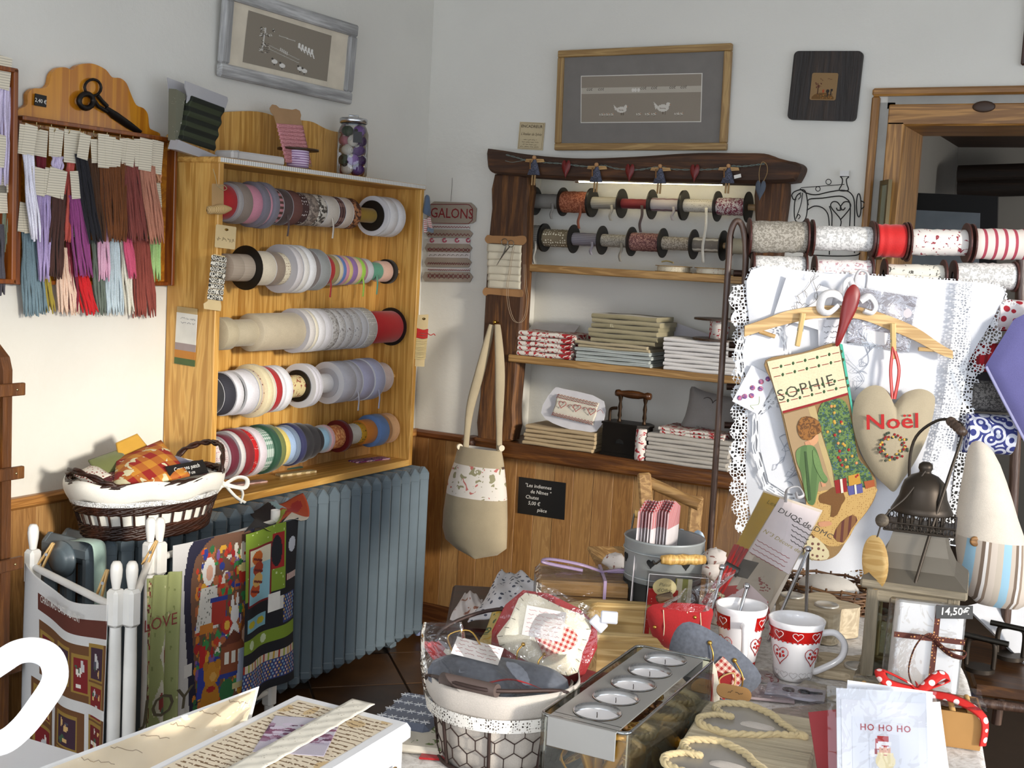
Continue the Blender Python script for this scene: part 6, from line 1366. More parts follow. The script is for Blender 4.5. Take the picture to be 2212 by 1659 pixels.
for i,(x,y) in enumerate(((14,34),(4,22),(10,8),(-6,2),(0,-14),(-12,-22),(-20,-30))): m.ell((x*k,y*k,.002),(6*k,6*k,.002),8,5)
m.build('flowers',pat('blobs','a86a88','6a4a80',90.,.5,c3='c05a64'),r); m = MB(M); m.tube(smooth_path([(16*k,-8*k,.001),(22*k,-24*k,.001),(8*k,-34*k,.001),(18*k,-38*k,.001)],4),.0007,4); m.build('stems',plain('8a9a54',.8),r)
# hanger
HGO = .088; HG = thing('clothes_hanger','pale wooden clothes hanger with white bow holding stocking and heart','hanger',FR(rk(1835,690,HGO))); HW = wood('a88450','d2b07a','X',24,.5)
top = smooth2([(1609,704),(1650,690),(1700,672),(1760,662),(1810,660),(1860,664),(1920,682),(1980,708),(2030,742),(2058,758)],4); bot = smooth2([(2058,775),(2030,765),(1975,735),(1915,710),(1860,690),(1810,686),(1760,688),(1700,700),(1650,714),(1608,727)],4)
M = FR(rk(1835,690,HGO)); m = MB(M); m.prism(loc2(M,[rk(x,y,HGO) for x,y in top + bot])[::-1],-.01,.002); m.build('shoulder',HW,HG)
for a,b in (((1640,716),(1674,727)),((1984,754),(2036,757))): m = MB(); m.cyl(rk(*a,HGO - .004),rk(*b,HGO - .004),.005,n=8); m.build('trouser_bar',HW,HG)
m = MB(); m.tube(smooth_path([rk(1838,664,HGO),rk(1846,620,HGO),rk(1848,600,HGO - .01),rk(1858,584,HGO - .02),rk(1874,592,HGO - .02),rk(1872,622,HGO - .02)],6),.0035,8); m.build('hook',plain('b9b7b9',.3),HG)
m = MB()
for pts in ([(1822,646),(1800,634),(1778,640),(1772,668),(1790,676),(1812,660)],[(1858,650),(1878,640),(1892,660),(1884,676),(1866,672)]): m.tube(smooth_path([rk(x,y,HGO + .012) for x,y in pts],5),.011,7,flat=.4)
m.tube(smooth_path([rk(1826,640,HGO + .01),rk(1826,612,HGO + .01),rk(1836,604,HGO + .01),rk(1842,620,HGO + .01)],4),.007,6,flat=.4); m.build('bow',cloth('e4e2e2',300.),HG)
for (x0,y0),(x1,y1),lb in (((1735,676),(1722,748),'beside the stocking'),((1929,698),(1930,775),'above the heart cushion')):
    a,b = rk(x0,y0,HGO + .012),rk(x1,y1,HGO + .012); M = frame((a + b)/2,b - a,RXD); r = thing('clothespin',f'pale wooden clothespin on the hanger {lb}','clothespin',M,'clothespins on the hanger'); L_ = (b - a).length
    for sg in (-1,1): m = MB(M); m.box((0,0,sg*.0042),(L_,.011,.0055),.0015); m.build('peg_half',wood('c4a468','e0c890','X',30,.6),r)
    m = MB(M); m.cyl((0,-.007,0),(0,.007,0),.0035,n=8); m.build('spring',metal('a8a8a8',.3),r)
# stocking
SO = .10; MS = FR(rk(1770,960,SO)); ST = thing('christmas_stocking','needlepoint Christmas stocking lettered SOPHIE hanging from the hanger','stocking',MS)
def sp(pts,o=SO): return loc2(MS,[rk(x,y,o) for x,y in pts])
body = smooth2([(1655,779),(1735,762),(1813,742),(1824,800),(1838,870),(1848,930),(1856,975),(1876,1008),(1892,1036),(1891,1072),(1872,1106),(1846,1138),(1826,1172),(1806,1200),(1776,1211),(1745,1206),(1735,1186),(1742,1150),(1747,1112),(1738,1072),(1722,1020),(1704,960),(1688,890),(1670,830)],4,True)
m = MB(MS); bp = sp(body); n = len(bp)
# rounded edge solid
cx,cy = sp([(1790,980)])[0]
m.prism(bp,-.014,.0)
vs = [(x,y,0) for x,y in bp]; 
m.build('body',cloth('8d7048',300.),ST)
def sprt(name,pts,z,mt,h=.0012,sm=0): q = smooth2(pts,sm,True) if sm else pts; m = MB(MS); P = sp(q,SO + z); ar = sum(P[k][0]*P[(k + 1) % len(P)][1] - P[(k + 1) % len(P)][0]*P[k][1] for k in range(len(P))); m.prism(P if ar > 0 else P[::-1],z,z + h); return m.build(name,mt,ST)
sprt('cuff',[(1657,781),(1735,764),(1812,745),(1822,800),(1832,852),(1765,872),(1690,892),(1672,835)],.0008,cloth('cfc6a4',300.))
sprt('cuff_edge',[(1690,888),(1765,868),(1831,848),(1832,853),(1765,873),(1691,893)],.0016,cloth('8a1c20'))
sprt('side_lining',[(1813,741),(1820,744),(1836,840),(1854,955),(1848,945),(1838,880),(1824,800)],.0005,cloth('4aa890'))
m = MB(MS)
for ya in (800,818,858,874):
    for i in range(6):
        a = sp([(1668 + i*26 + (ya - 800)*.2,ya - 4 - i*6.4)],SO)[0]; b = sp([(1682 + i*26 + (ya - 800)*.2,ya - 7 - i*6.4)],SO)[0]; m.tube([(a[0],a[1],.0025),(b[0],b[1],.0025)],.0011,4)
m.build('garland_stitching',cloth('8a2420'),ST,kind='stuff')
m = MB(MS)
for ya in (800,818,858,874):
    for i in range(6):
        a = sp([(1687 + i*26 + (ya - 800)*.2,ya - 9 - i*6.4)],SO)[0]; m.ell((a[0],a[1],.002),(.0034,.0045,.0012),6,4)
m.build('holly_leaves',cloth('33502c'),ST)
ta = rk(1731,840,SO); tb = rk(1785,824,SO); Mt = frame(ta + RN*.0022,tb - ta,EZ); m = MB(Mt); text(m,'SOPHIE',.028,.010,-.013,0,bold=-.004,sx=1.0,space=1.12); m.build('lettering',plain('3c3a2c',.8,var=0),ST)
sprt('wall',[(1692,895),(1745,880),(1760,930),(1782,1000),(1800,1062),(1744,1070),(1722,1015),(1706,955)],.0008,pat('stripes','7d6242','9c8260',160.,.4,'Z'))
sprt('door_edge',[(1745,880),(1760,876),(1808,1050),(1800,1062)],.0010,cloth('b09a6c'))
sprt('tree',[(1775,872),(1800,860),(1826,868),(1838,905),(1846,945),(1854,990),(1874,1012),(1886,1036),(1880,1052),(1840,1052),(1806,1050),(1794,1000),(1778,950),(1766,905)],.0010,pat('blobs','2f4a34','60793c',130.,.5,c3='3c5a6a'),sm=3)
rn = random.Random(3)
for c_,nn_,nm in (('b9923c',12,'gold_ornaments'),('9c2620',9,'red_ornaments'),('c98a54',5,'gingerbread_ornaments')):
    m = MB(MS)
    for _ in range(nn_):
        t = rn.random(); x = 1785 + t*50 + rn.uniform(-14,22); y = 880 + t*150 + rn.uniform(-10,10); a = sp([(x,y)])[0]; m.ell((a[0],a[1],.0026),(.0038,.0042,.0016),7,4)
    m.build(nm,cloth(c_,300.),ST)
sprt('carpet',[(1800,1056),(1888,1050),(1890,1070),(1872,1104),(1846,1138),(1826,1172),(1790,1180),(1750,1150),(1748,1112),(1742,1072)],.0009,pat('dots','b9975c','9a7440',200.,.3),sm=2)
sprt('boy_robe',[(1719,978),(1728,966),(1745,961),(1760,966),(1770,990),(1778,1018),(1788,1034),(1782,1044),(1770,1040),(1766,1062),(1758,1090),(1744,1084),(1736,1050),(1730,1020),(1722,1000)],.0022,pat('stripes','4f6a3c','5f7a48',34.,.5,'X'),sm=3)
sprt('boy_sleeve',[(1756,972),(1766,984),(1776,1016),(1788,1034),(1780,1040),(1768,1024),(1758,1000)],.0034,cloth('66824e',300.),sm=3)
sprt('robe_fold',[(1738,975),(1742,975),(1748,1030),(1752,1080),(1747,1082),(1742,1030)],.0034,cloth('3c5230',300.))
sprt('boy_neck',[(1738,955),(1754,948),(1758,966),(1742,970)],.0018,cloth('c08a68')); sprt('boy_cheek',[(1750,930),(1764,934),(1768,950),(1758,962),(1748,955)],.0022,cloth('c8946c'),sm=2)
sprt('boy_hair',[(1722,920),(1732,902),(1752,900),(1770,912),(1774,932),(1762,940),(1752,950),(1736,950),(1726,940)],.0030,pat('blobs','5e3a16','8a5a26',120.,.5),sm=2)
sprt('boy_hand',[(1772,1038),(1782,1036),(1784,1050),(1776,1052)],.0020,cloth('c08a68')); sprt('boy_foot',[(1768,1128),(1792,1126),(1796,1134),(1772,1138)],.0022,cloth('c08a68'),sm=2)
sprt('bear',[(1786,1062),(1800,1052),(1816,1058),(1826,1076),(1818,1090),(1808,1112),(1794,1116),(1796,1092),(1772,1086),(1770,1070)],.0022,cloth('6e4a24',300.),sm=2)
for pts,c_ in (([(1802,1038),(1828,1032),(1830,1062),(1806,1066)],'8a1c1c'),([(1832,1028),(1856,1022),(1860,1046),(1834,1050)],'b88a34'),([(1830,1050),(1862,1044),(1864,1064),(1834,1070)],'54548c'),([(1866,1040),(1888,1036),(1890,1050),(1870,1056)],'a0522c')): sprt('gift',pts,.0024,cloth(c_)); 
sprt('gift_ribbon',[(1814,1035),(1819,1034),(1822,1064),(1817,1065)],.0038,cloth('d8d0c0')); sprt('gift_ribbon',[(1845,1047),(1849,1046),(1851,1067),(1847,1068)],.0038,cloth('d8d0c0'))
sprt('toe_patch',[(1740,1160),(1765,1162),(1790,1190),(1786,1208),(1755,1208),(1738,1196)],.0022,pat('dots','c4b894','6a4438',70.,.25),sm=2)
sprt('rug',[(1800,1160),(1816,1128),(1842,1112),(1852,1124),(1838,1144),(1822,1172)],.0018,pat('stripes','7c5430','5a2c24',60.,.4,'X'),sm=2)
# red satin loop
m = MB(FR(rk(1835,680,SO + .006))); Pq = loc2(m.T,[rk(x,y,SO + .006) for x,y in smooth2([(1845,614),(1858,632),(1852,665),(1836,698),(1814,744),(1804,742),(1812,700),(1818,660),(1828,628)],4,True)]); m.puff(Pq,.008,None,5); m.build('hanging_loop',plain('7c1210',.4,0,.1),ST)
# heart cushion
HO = .105; MH = FR(rk(1930,950,HO)); HC = thing('heart_cushion','stuffed linen heart embroidered Noël with a wreath, hung on red ribbon','heart cushion',MH)
hp = smooth2([(1931,872),(1920,848),(1898,833),(1872,837),(1848,862),(1841,905),(1850,950),(1866,990),(1888,1024),(1914,1050),(1931,1062),(1948,1040),(1975,1000),(2000,950),(2014,905),(2020,862),(2008,846),(1984,840),(1956,848),(1941,862)],4,True)
m = MB(MH); m.puff(loc2(MH,[rk(x,y,HO) for x,y in hp])[::-1],.028,loc2(MH,[rk(1930,935,HO)])[0],8); m.build('cover',cloth('a4977e',600.),HC)
ta = rk(1921,922,HO) + RN*.0285; m = MB(frame(ta,rk(1975,918,HO) - rk(1870,922,HO),EZ)); text(m,'Noël',.036,.0,0,0,bold=.012,sx=1.25); m.build('lettering',cloth('a81c1c',400.),HC)
c_ = rk(1921,962,HO) + RN*.028; rn = random.Random(6)
for c4_,nm,nn_ in (('8a1a18','wreath_berries',20),('c9a03c','wreath_gold',12),('3c4434','wreath_leaves',26)):
    m = MB(FR(c_))
    for i in range(nn_): a = i/nn_*2*PI + rn.uniform(-.2,.2); q = rn.uniform(.020,.033) if nm != 'wreath_leaves' else rn.uniform(.018,.037); m.ell((q*math.cos(a),q*math.sin(a),.0005),(.0034,.0034,.0016),7,4)
    m.build(nm,cloth(c4_,300.),HC)
m = MB()
for x0,x1 in ((1926,1928),(1938,1932)): m.tube(smooth_path([rk(1930,748,HO),rk(x0 - (2 if x0 < 1930 else -4),800,HO + .004),rk(x1,862,HO + .008)],6),.0045,6,flat=.35)
m.build('hanging_ribbon',plain('b02018',.4),HC)
# ---- fabric rolls and napkin on the right of the rack
def roll(a,b,r,mt,label,off):
    p,q = rk(*a,off),rk(*b,off); m = MB(); d = (q - p).normalized(); m.cyl(p,q,r,n=24); return one('fabric_roll',m,mt,label,'fabric roll','fabric rolls on the iron rack side')
roll((2150,680),(2240,684),.038,pat('dots','d8d0d0','a01828',42.,.36),'white fabric roll printed with red hearts on the rack side',.03)
roll((2098,775),(2200,780),.040,pat('stripes','a81420','7c0c16',60.,.4,'X'),'red rickrack roll between heart print and black rolls',.02)
roll((2092,808),(2190,812),.030,cloth('1c181c'),'narrow black roll under the red rickrack',.02)
roll((2094,852),(2175,856),.040,pat('blobs','6d6a66','3c3a38',160.,.5),'grey tweed braid roll with black disc',.03)
o = roll((2082,934),(2182,940),.048,pat('rings','c9ccd8','2c3474',34.,.45),'blue paisley fabric roll at the rack side',.05)
m = MB(); P = [rk(x,y,.12) for x,y in ((2128,790),(2215,955),(2290,960),(2290,640),(2190,690))]; M = FR(rk(2190,800,.12)); m.T = M; q = loc2(M,P); m.puff(q if sum(q[k][0]*q[(k + 1) % 5][1] - q[(k + 1) % 5][0]*q[k][1] for k in range(5)) > 0 else q[::-1],.02,None,6); o = one('violet_napkin',m,cloth('5d5a8c',500.),'violet cotton napkin with pale hem hanging at the rack side','napkin')
m = MB(); m.tube([rk(2130,792,.135),rk(2170,870,.145),rk(2214,952,.135)],.004,6,flat=.5); m.build('hem',cloth('8d8cb0'),o)
# ---- striped cotton bag with hood shape
BO = .22; MBg = FR(rk(2140,1150,BO)); SB = thing('striped_bag','cream cotton bag with blue and brown striped base and button','bag',MBg)
blv = [(953,2108,2122,.008),(958,2100,2132,.02),(970,2094,2144,.034),(995,2088,2158,.044),(1030,2082,2172,.05),(1065,2075,2184,.053),(1110,2068,2198,.055),(1158,2064,2216,.056)]; slv = [(1158,2064,2216,.0565),(1200,2067,2226,.058),(1250,2074,2230,.056),(1285,2084,2226,.045),(1306,2110,2200,.02)]
def bring(y,xl,xr,d_): a_,b_ = rk(xl,y - (xr - xl)*.04,BO),rk(xr,y + (xr - xl)*.10,BO); return ((a_ + b_)/2,(b_ - a_)/2,RN*d_)
m = MB(); m.loft([bring(*q) for q in blv],32); m.build('upper',cloth('d0c6b8',500.),SB)
m = MB(); m.loft([bring(*q) for q in slv],32)
s_ = NT('bag_stripes'); v = s_.coord('Object'); sx_ = s_.new('ShaderNodeSeparateXYZ'); s_.link(v,sx_.inputs[0]); fr_ = s_.math('FRACT',s_.math('ADD',s_.math('MULTIPLY',sx_.outputs['X'],13.),40.)); s_.link(s_.ramp(fr_,[(0,'b9aea0'),(.18,'8fb4c8'),(.42,'b4a89c'),(.56,'6d5d50'),(.66,'d8d4d0'),(.74,'8a7868'),(.82,'c4b8ac')],True),s_.p.inputs['Base Color']); s_.p.inputs['Roughness'].default_value = .9
m.build('striped_base',s_.m,SB)
c = rk(2093,1160,BO) + RN*.042; m = MB(FR(c)); m.lathe([(0,.004),(.008,.005),(.0115,.004),(.0115,0),(0,0)],18); m.build('button',wood('6d4a24','9a7040','X',60),SB)
# ================================================================ the display table and everything on it
TZ = .80
def tp(px,py,z=TZ): return PZ(px,py,z)
tc = [(2.0,-3.3),(2.0,-2.80),(1.95,-2.765),(1.74,-2.74),(1.73,-1.85),(1.78,-1.68),(2.2,-1.56),(2.36,-1.64),(2.44,-1.80),(2.50,-2.05),(2.56,-2.35),(2.60,-2.8),(2.6,-3.3)]
tcs = smooth2(tc,4,True); tcs = [(max(x,1.73),y) for x,y in tcs]
TB_ = thing('display_table','display table under a crinkled white paper cloth with rounded corner','table',TR(2.1,-2.5,0))
m = MB(); m.prism([(x,y) for x,y in tcs][::-1] if sum(tcs[k][0]*tcs[(k + 1) % len(tcs)][1] - tcs[(k + 1) % len(tcs)][0]*tcs[k][1] for k in range(len(tcs))) < 0 else tcs,TZ - .035,TZ - .006); m.build('top',wood('5a3a1c','7a5228','Y'),TB_)
for x,y in ((1.82,-1.75),(2.32,-1.8),(2.08,-3.1),(2.45,-3.1)): m = MB(); m.box((x,y,.38),(.06,.06,.76),.006); m.build('leg',wood('5a3a1c','7a5228','Z'),TB_)
s_ = NT('paper_cloth'); v = s_.coord(); s_.p.inputs['Roughness'].default_value = .8; nz = s_.noise(v,60,5,.65,.6); s_.link(s_.ramp(nz,[(.35,'b4ada6'),(.5,'d2cdc8'),(.65,'dedad6')]),s_.p.inputs['Base Color']); s_.bump(nz,.5,.004)
n = len(tcs); m = MB(); ccx,ccy = 2.2,-2.4; vs = []
for k,(t,z) in enumerate(((.0,TZ),(.5,TZ),(.97,TZ),(1.0,TZ - .004),(1.008,TZ - .02),(1.02,TZ - .15),(1.03,TZ - .35),(1.04,TZ - .55))):
    for i,(x,y) in enumerate(tcs):
        f_ = 1 + (.012*math.sin(i*1.7)*max(0,(TZ - z))*2 if z < TZ - .05 else 0); vs.append((ccx + (x - ccx)*t*f_,ccy + (y - ccy)*t*f_,z))
m.add(vs,[(k*n + i,k*n + (i + 1) % n,(k + 1)*n + (i + 1) % n,(k + 1)*n + i) for k in range(7) for i in range(n)],True); one('table_cloth',m,s_.m,'white crinkled table cloth hanging over the display table edge','tablecloth')
TC = TZ + .002
# red felt runner
def ptop(name,pts,z,h,mt,label,cat,sm=0,grp=None):
    P = [tp(x,y,z) for x,y in pts]; q = [(p.x,p.y) for p in P]; q = smooth2(q,sm,True) if sm else q
    if sum(q[k][0]*q[(k + 1) % len(q)][1] - q[(k + 1) % len(q)][0]*q[k][1] for k in range(len(q))) < 0: q = q[::-1]
    m = MB(); m.prism(q,z,z + h); return one(name,m,mt,label,cat,grp)
ptop('felt_runner',[(905,1640),(950,1575),(1030,1500),(1130,1410),(1190,1345),(1400,1320),(1400,1400),(1290,1520),(1180,1660)],TC,.003,cloth('a01218',400.),'red felt runner under the wire basket and wooden boxes','runner')
# snowflake cloth left of the basket
M = FZ(tp(915,1540,TC + .012),12); o = thing('snowflake_cloth','grey folded cloth with white snowflakes beside the wire basket','cloth',M)
m = MB(M); m.box((-.01,-.01,0),(.09,.13,.02),.008); m.build('cloth',cloth('5a6070',500.),o); m = MB(M)
for i in range(5):
    for j in range(4):
        c = (-.045 + i*.0175,-.06 + j*.032)
        for a in range(3): t = a*PI/3; m.tube([(c[0] - .008*math.cos(t),c[1] - .008*math.sin(t),.0105),(c[0] + .008*math.cos(t),c[1] + .008*math.sin(t),.0105)],.0008,4)
m.build('snowflakes',cloth('d4d6da'),o)
M = FZ(tp(912,1605,TC),20); m = MB(M); m.box((0,0,.006),(.10,.09,.012),.004); one('folded_cloth',m,pat('blobs','c9c2b4','6a7a4c',50.,.66),'cream cloth with tiny holly print under the snowflake cloth','cloth')
# ---- wire basket with linen liner
c0 = tp(1066,1672,TC); BC = V((c0.x - .030,c0.y + .068,TC)); kB = mpp(BC)
rT,rB,hB = .106,.089,.118
WBK = metal('463733',.55,.6); WB = thing('wire_basket','brown chicken-wire basket with grey linen liner and lace edge','basket',TR(*BC))
M = TR(*BC)
LNR = cloth('b9b0a6',600.)
def bc(t,z,k=0.): r = rB + (rT - rB)*z/hB + k; return V((r*math.cos(t),r*math.sin(t),z))
m = MB(M); m.sheet(lambda u,v: bc(-u*2*PI,v*(hB - .004),-.006 + .002*math.sin(u*70)),72,5,.002); m.prism([(bc(2*PI*i/40,0,-.006).x,bc(2*PI*i/40,0,-.006).y) for i in range(40)],.002,.005); m.build('liner',LNR,WB)
m = MB(M); m.sheet(lambda u,v: bc(-u*2*PI,hB + .01 - v*.04 if v > .15 else hB + .01,.006 + .004*math.sin(v*PI) + .002*math.sin(u*46)),90,5,.002); m.build('cuff',LNR,WB)
m = MB(M); m.sheet(lambda u,v: bc(-u*2*PI,hB - .024 - v*.020,.011),90,1,0,size=(.9,.02)); m.build('lace_edge',lace('e2ddd4',230.,.5),WB)
for z,r_ in ((.002,.003),(hB - .01,.003)): m = MB(M); m.tube([bc(2*PI*i/60,z,.002) for i in range(60)],r_,7,True); m.build('hoop',WBK,WB)
for i in range(8): t = 2*PI*i/8 + .35; m = MB(M); m.tube([bc(t,0,.002),bc(t,hB - .01,.002)],.0026,6); m.build('stay',WBK,WB)
m = MB(M); NH = 22; hz = .024
for r_ in range(5):
    for i in range(NH):
        t0 = 2*PI*(i + .5*(r_ % 2))/NH; dt = 2*PI/NH; z0 = .008 + r_*hz*.95
        if z0 + hz > hB - .012: hz_ = hB - .012 - z0
        else: hz_ = hz
        m.tube([bc(t0,z0,.001),bc(t0 + dt*.5,z0 + hz_*.38,.001),bc(t0 + dt*.5,z0 + hz_,.001)],.0009,4,caps=False); m.tube([bc(t0 + dt,z0,.001),bc(t0 + dt*.5,z0 + hz_*.38,.001)],.0009,4,caps=False)
m.build('chicken_wire',WBK,WB,kind='stuff')
# handles: two wire bows, one with a grip
def hpath(t0,t1,out,zt): return smooth_path([bc(t0,hB - .01,.004),bc(t0 + (t1 - t0)*.12,hB + zt*.5,out*.4),bc(t0 + (t1 - t0)*.5,hB + zt,out),bc(t0 + (t1 - t0)*.88,hB + zt*.5,out*.4),bc(t1,hB - .01,.004)],7)
dirc = math.atan2(CAM.y - BC.y,CAM.x - BC.x)
m = MB(M); m.tube(hpath(dirc - 1.45,dirc + 1.1,.012,.02),.003,7); m.build('handle',WBK,WB)
hp_ = hpath(dirc - 1.45,dirc + 1.1,.012,.02); a,b = hp_[9],hp_[15]; m = MB(M); m.cyl(a,b,.0092,n=14); m.build('handle_grip',plain('5a4a44',.6),WB)
m = MB(M); m.tube(smooth_path([bc(dirc + PI - 1.3,hB,.0),bc(dirc + PI - 1.1,hB + .05,-.008),bc(dirc + PI,hB + .07,-.015),bc(dirc + PI + 1.1,hB + .05,-.008),bc(dirc + PI + 1.3,hB,.0)],7),.003,7); m.build('handle',WBK,WB)
# sachets in the basket
CREAM = cloth('d8cfba',500.); REDF = cloth('8a1418',400.); GRYF = cloth('5a5e68',160.,.3); GING = pat('check','d8c0b0','9c2a24',110.,axis='XY')
GOLDM = metal('c9a050',.3)
p = BC + V((0,.035,0)) + EZ*(hB + .035); M = frame(PD(1180,1372,depth(p) - .01),RT*.9 - UP*.4 - FW*.1,UP*.9 + RT*.4 + FW*.3) @ Matrix.Scale(.84,4); o = thing('felt_pouch','cream felt pouch with red gingham heart and cellophane on the wire basket','pouch',M)
m = MB(M); m.puff(smooth2([(-.068,-.05),(.064,-.048),(.07,0),(.062,.054),(0,.056),(-.064,.052),(-.07,0)],3,True),.022,(0,0)); m.build('front',CREAM,o)
m = MB(M @ TR(0,-.004,-.02)); m.puff(smooth2([(-.076,-.064),(.072,-.062),(.076,.06),(-.07,.062)],3,True),.018,(0,0)); m.build('back',REDF,o)
m = MB(M); m.prism(heart(.085,.07,24,.012,-.008),.021,.0225); m.build('gingham_heart',GING,o)
Mx = M @ RO(14,'Z') @ TR(-.008,.016,.024); m = MB(Mx); m.box((0,0,0),(.07,.052,.0006)); m.build('label',plain('bdb6b2',.8),o); m = MB(Mx)
for i in range(6): scribble(m,-.03,.03,.019 - .0075*i,.003,.0006,.0003,30,i)
m.build('label_print',plain('a86a6a',.8,var=0),o)
for x in (-.03,.01):
    m = MB(M); m.ell((x,-.034,.021),.004,8,6); m.tube(smooth_path([(x,-.034,.022),(x - .004,-.05,.024),(x + .004,-.07,.016)],4),.0015,5); m.build('gold_bead',GOLDM,o)
m = MB(M); bt_ = smooth2([(-.066,-.052),(.062,-.05),(.067,0),(.06,.056),(0,.058),(-.062,.054),(-.067,0)],3,True)
for i in range(0,len(bt_),1): x,y = bt_[i]; m.tube([(x,y,.0105),(x*.90,y*.90,.0145)],.0006,4)
m.build('blanket_stitch',plain('4a4238',.9),o)
m = MB(M); m.sheet(lambda u,v: ((u - .5)*.175,(v - .5)*.15,.026 + .006*math.sin(u*11)*math.sin(v*9) - .03*abs(u - .5) ** 2*4),20,18,0); m.build('cellophane',film(.035,.08,bump=1.,scale=30.),o)
Mx = M @ TR(.075,.055,.012) @ RO(-20,'Z'); m = MB(Mx); m.box((0,0,0),(.03,.02,.006),.002); m.box((.018,.012,.004),(.03,.022,.005),.002,RO(40,'Z')); m.build('white_tag',plain('b4b4ba',.6),o)
# grey felt pouch lying lower
M = frame(BC + V((.012,-.035,hB + .006)),RT*1. - UP*.12,FW*.8 + EZ*.5); o = thing('felt_pouch','grey felt pouch with red stitching lying inside the wire basket','pouch',M)
m = MB(M); m.puff(smooth2([(-.085,-.03),(.08,-.034),(.084,.03),(-.08,.036)],4,True),.02,(0,0)); m.build('body',GRYF,o); m = MB(M); m.tube(smooth_path([(-.08,-.02,.01),(-.03,-.026,.014),(.02,-.014,.019),(.078,-.024,.01)],6),.0014,5); m.build('stitching',REDF,o)
Mx = M @ TR(-.035,.03,.022) @ RO(-10,'Z'); m = MB(Mx); m.box((0,0,0),(.07,.035,.0006)); m.build('label',plain('dcd6d2',.7),o); m = MB(Mx)
for i in range(4): scribble(m,-.03,.03,.012 - .0075*i,.003,.0006,.0003,30,i)
m.build('label_print',plain('a86a6a',.8,var=0),o)
m = MB(M); m.tube(smooth_path([(-.07,.03,.012),(-.08,.055,.02),(-.05,.06,.03),(-.03,.04,.02)],5),.0013,5); m.build('gold_cord',GOLDM,o)
m = MB(M); m.sheet(lambda u,v: ((u - .5)*.19,(v - .5)*.11,.024 + .008*math.sin(u*13 + v*5)),20,12,0); m.build('cellophane',film(.035,.08,bump=1.,scale=30.),o)
# red and white bundle in cellophane
M = frame(PD(968,1432,depth(BC + EZ*hB)),RT,UP); o = thing('thread_bundle','red and white thread bundle in a cellophane bag on the basket edge','bundle',M); m = MB(M)
for i in range(7): m.tube(smooth_path([(-.035 + i*.003,.03,.004*(i % 3)),(-.012 + i*.004,.0,.006),(.02 + i*.003,-.035,0)],4),.004,6)
m.build('red_threads',cloth('a01c1c',300.),o); m = MB(M)
for i in range(4): m.tube(smooth_path([(-.005 + i*.004,.02,.008),(.02 + i*.002,.0,.014),(.028,-.035,.008),(.01,-.02,.012)],4),.0035,6)
m.build('white_threads',cloth('dcd4c4',300.),o)
m = MB(M); m.loft([(V((.0,-.05,0)),V((.035,0,0)),V((0,0,.02))),(V((-.005,0,.004)),V((.036,0,0)),V((0,0,.024))),(V((-.008,.045,0)),V((.032,0,0)),V((0,0,.018))),(V((-.008,.06,0)),V((.028,0,0)),V((0,0,.006)))],20,False); m.build('cellophane',film(.035,.06,bump=1.,scale=40.),o)
# ---- glass candle holder with metal tray and five tealights
a0,a1,b1 = tp(1195,1545,.912),tp(1350,1590,.912),tp(1510,1430,.912)
ztop = .925; A = PZ(1205,1533,ztop); B = PZ(1335,1577,ztop); Cc = PZ(1503,1432,ztop); Dd = PZ(1405,1393,ztop)
ctr = (A + B + Cc + Dd)/4; axd = ((Cc - B) + (Dd - A)).normalized(); axw = EZ.cross(axd)*-1; Lg = ((Cc - B).length + (Dd - A).length)/2; Wd = .098
M = frame((ctr.x,ctr.y,ztop),axd,-axw); M = frame((ctr.x,ctr.y,ztop),axd,EZ.cross(axd)); hG = ztop - TC
CG = thing('candle_holder','rectangular glass holder with grey metal tray for five tealights','candle holder',M)
m = MB(M); m.prism(rrect(-Lg/2 - .014,-Wd/2 - .016,Lg/2 + .014,Wd/2 + .016,.012),-hG,-.002,rrect(-Lg/2 - .010,-Wd/2 - .012,Lg/2 + .010,Wd/2 + .012,.009)); m.build('glass',film(.06,.03,'eef2f0',0),CG)
m = MB(M); m.tube([(x,y,-.002) for x,y in rrect(-Lg/2 - .012,-Wd/2 - .014,Lg/2 + .012,Wd/2 + .014,.011)],.0025,6,True); m.build('glass_rim',film(.35,.03,'dfe8e6',0),CG)
TRAY = plain('8a8986',.4,.15,.04)
hx = [-Lg/2 + Lg*(i + .5)/5 for i in range(5)]; rH = .0335
m = MB(M)          # tray top with five round openings, built as strips around each hole
cell = Lg/5
for i,x in enumerate(hx):
    N_ = 32; sq = []; ci = []
    for k in range(N_):
        t = 2*PI*(k + .5)/N_; c_,s2 = math.cos(t),math.sin(t); q = min((cell/2)/max(abs(c_),1e-6),(Wd/2)/max(abs(s2),1e-6)); sq.append((x + c_*q,s2*q)); ci.append((x + rH*c_,rH*s2))
    for cidx,cor in enumerate(((1,1),(-1,1),(-1,-1),(1,-1))):
        pass
    # insert the square's corners
    S2_ = []; C2_ = []
    for k in range(N_):
        S2_.append(sq[k]); C2_.append(ci[k]); t0 = 2*PI*(k + .5)/N_; t1 = 2*PI*(k + 1.5)/N_
        for sx,sy in ((1,1),(-1,1),(-1,-1),(1,-1)):
            ang = math.atan2(sy*Wd/2,sx*cell/2) % (2*PI)
            if t0 < ang < t1: S2_.append((x + sx*cell/2,sy*Wd/2)); C2_.append((x + rH*math.cos(ang),rH*math.sin(ang)))
    m.prism(S2_,-.002,0,C2_)
m.box((-Lg/2 - .0085,0,-.001),(.02,Wd,.002)); m.box((-Lg/2 - .0185,0,-.02),(.002,Wd,.04),.0008); m.box((Lg/2 + .001,0,-.016),(.002,Wd,.032)); m.build('tray',TRAY,CG)
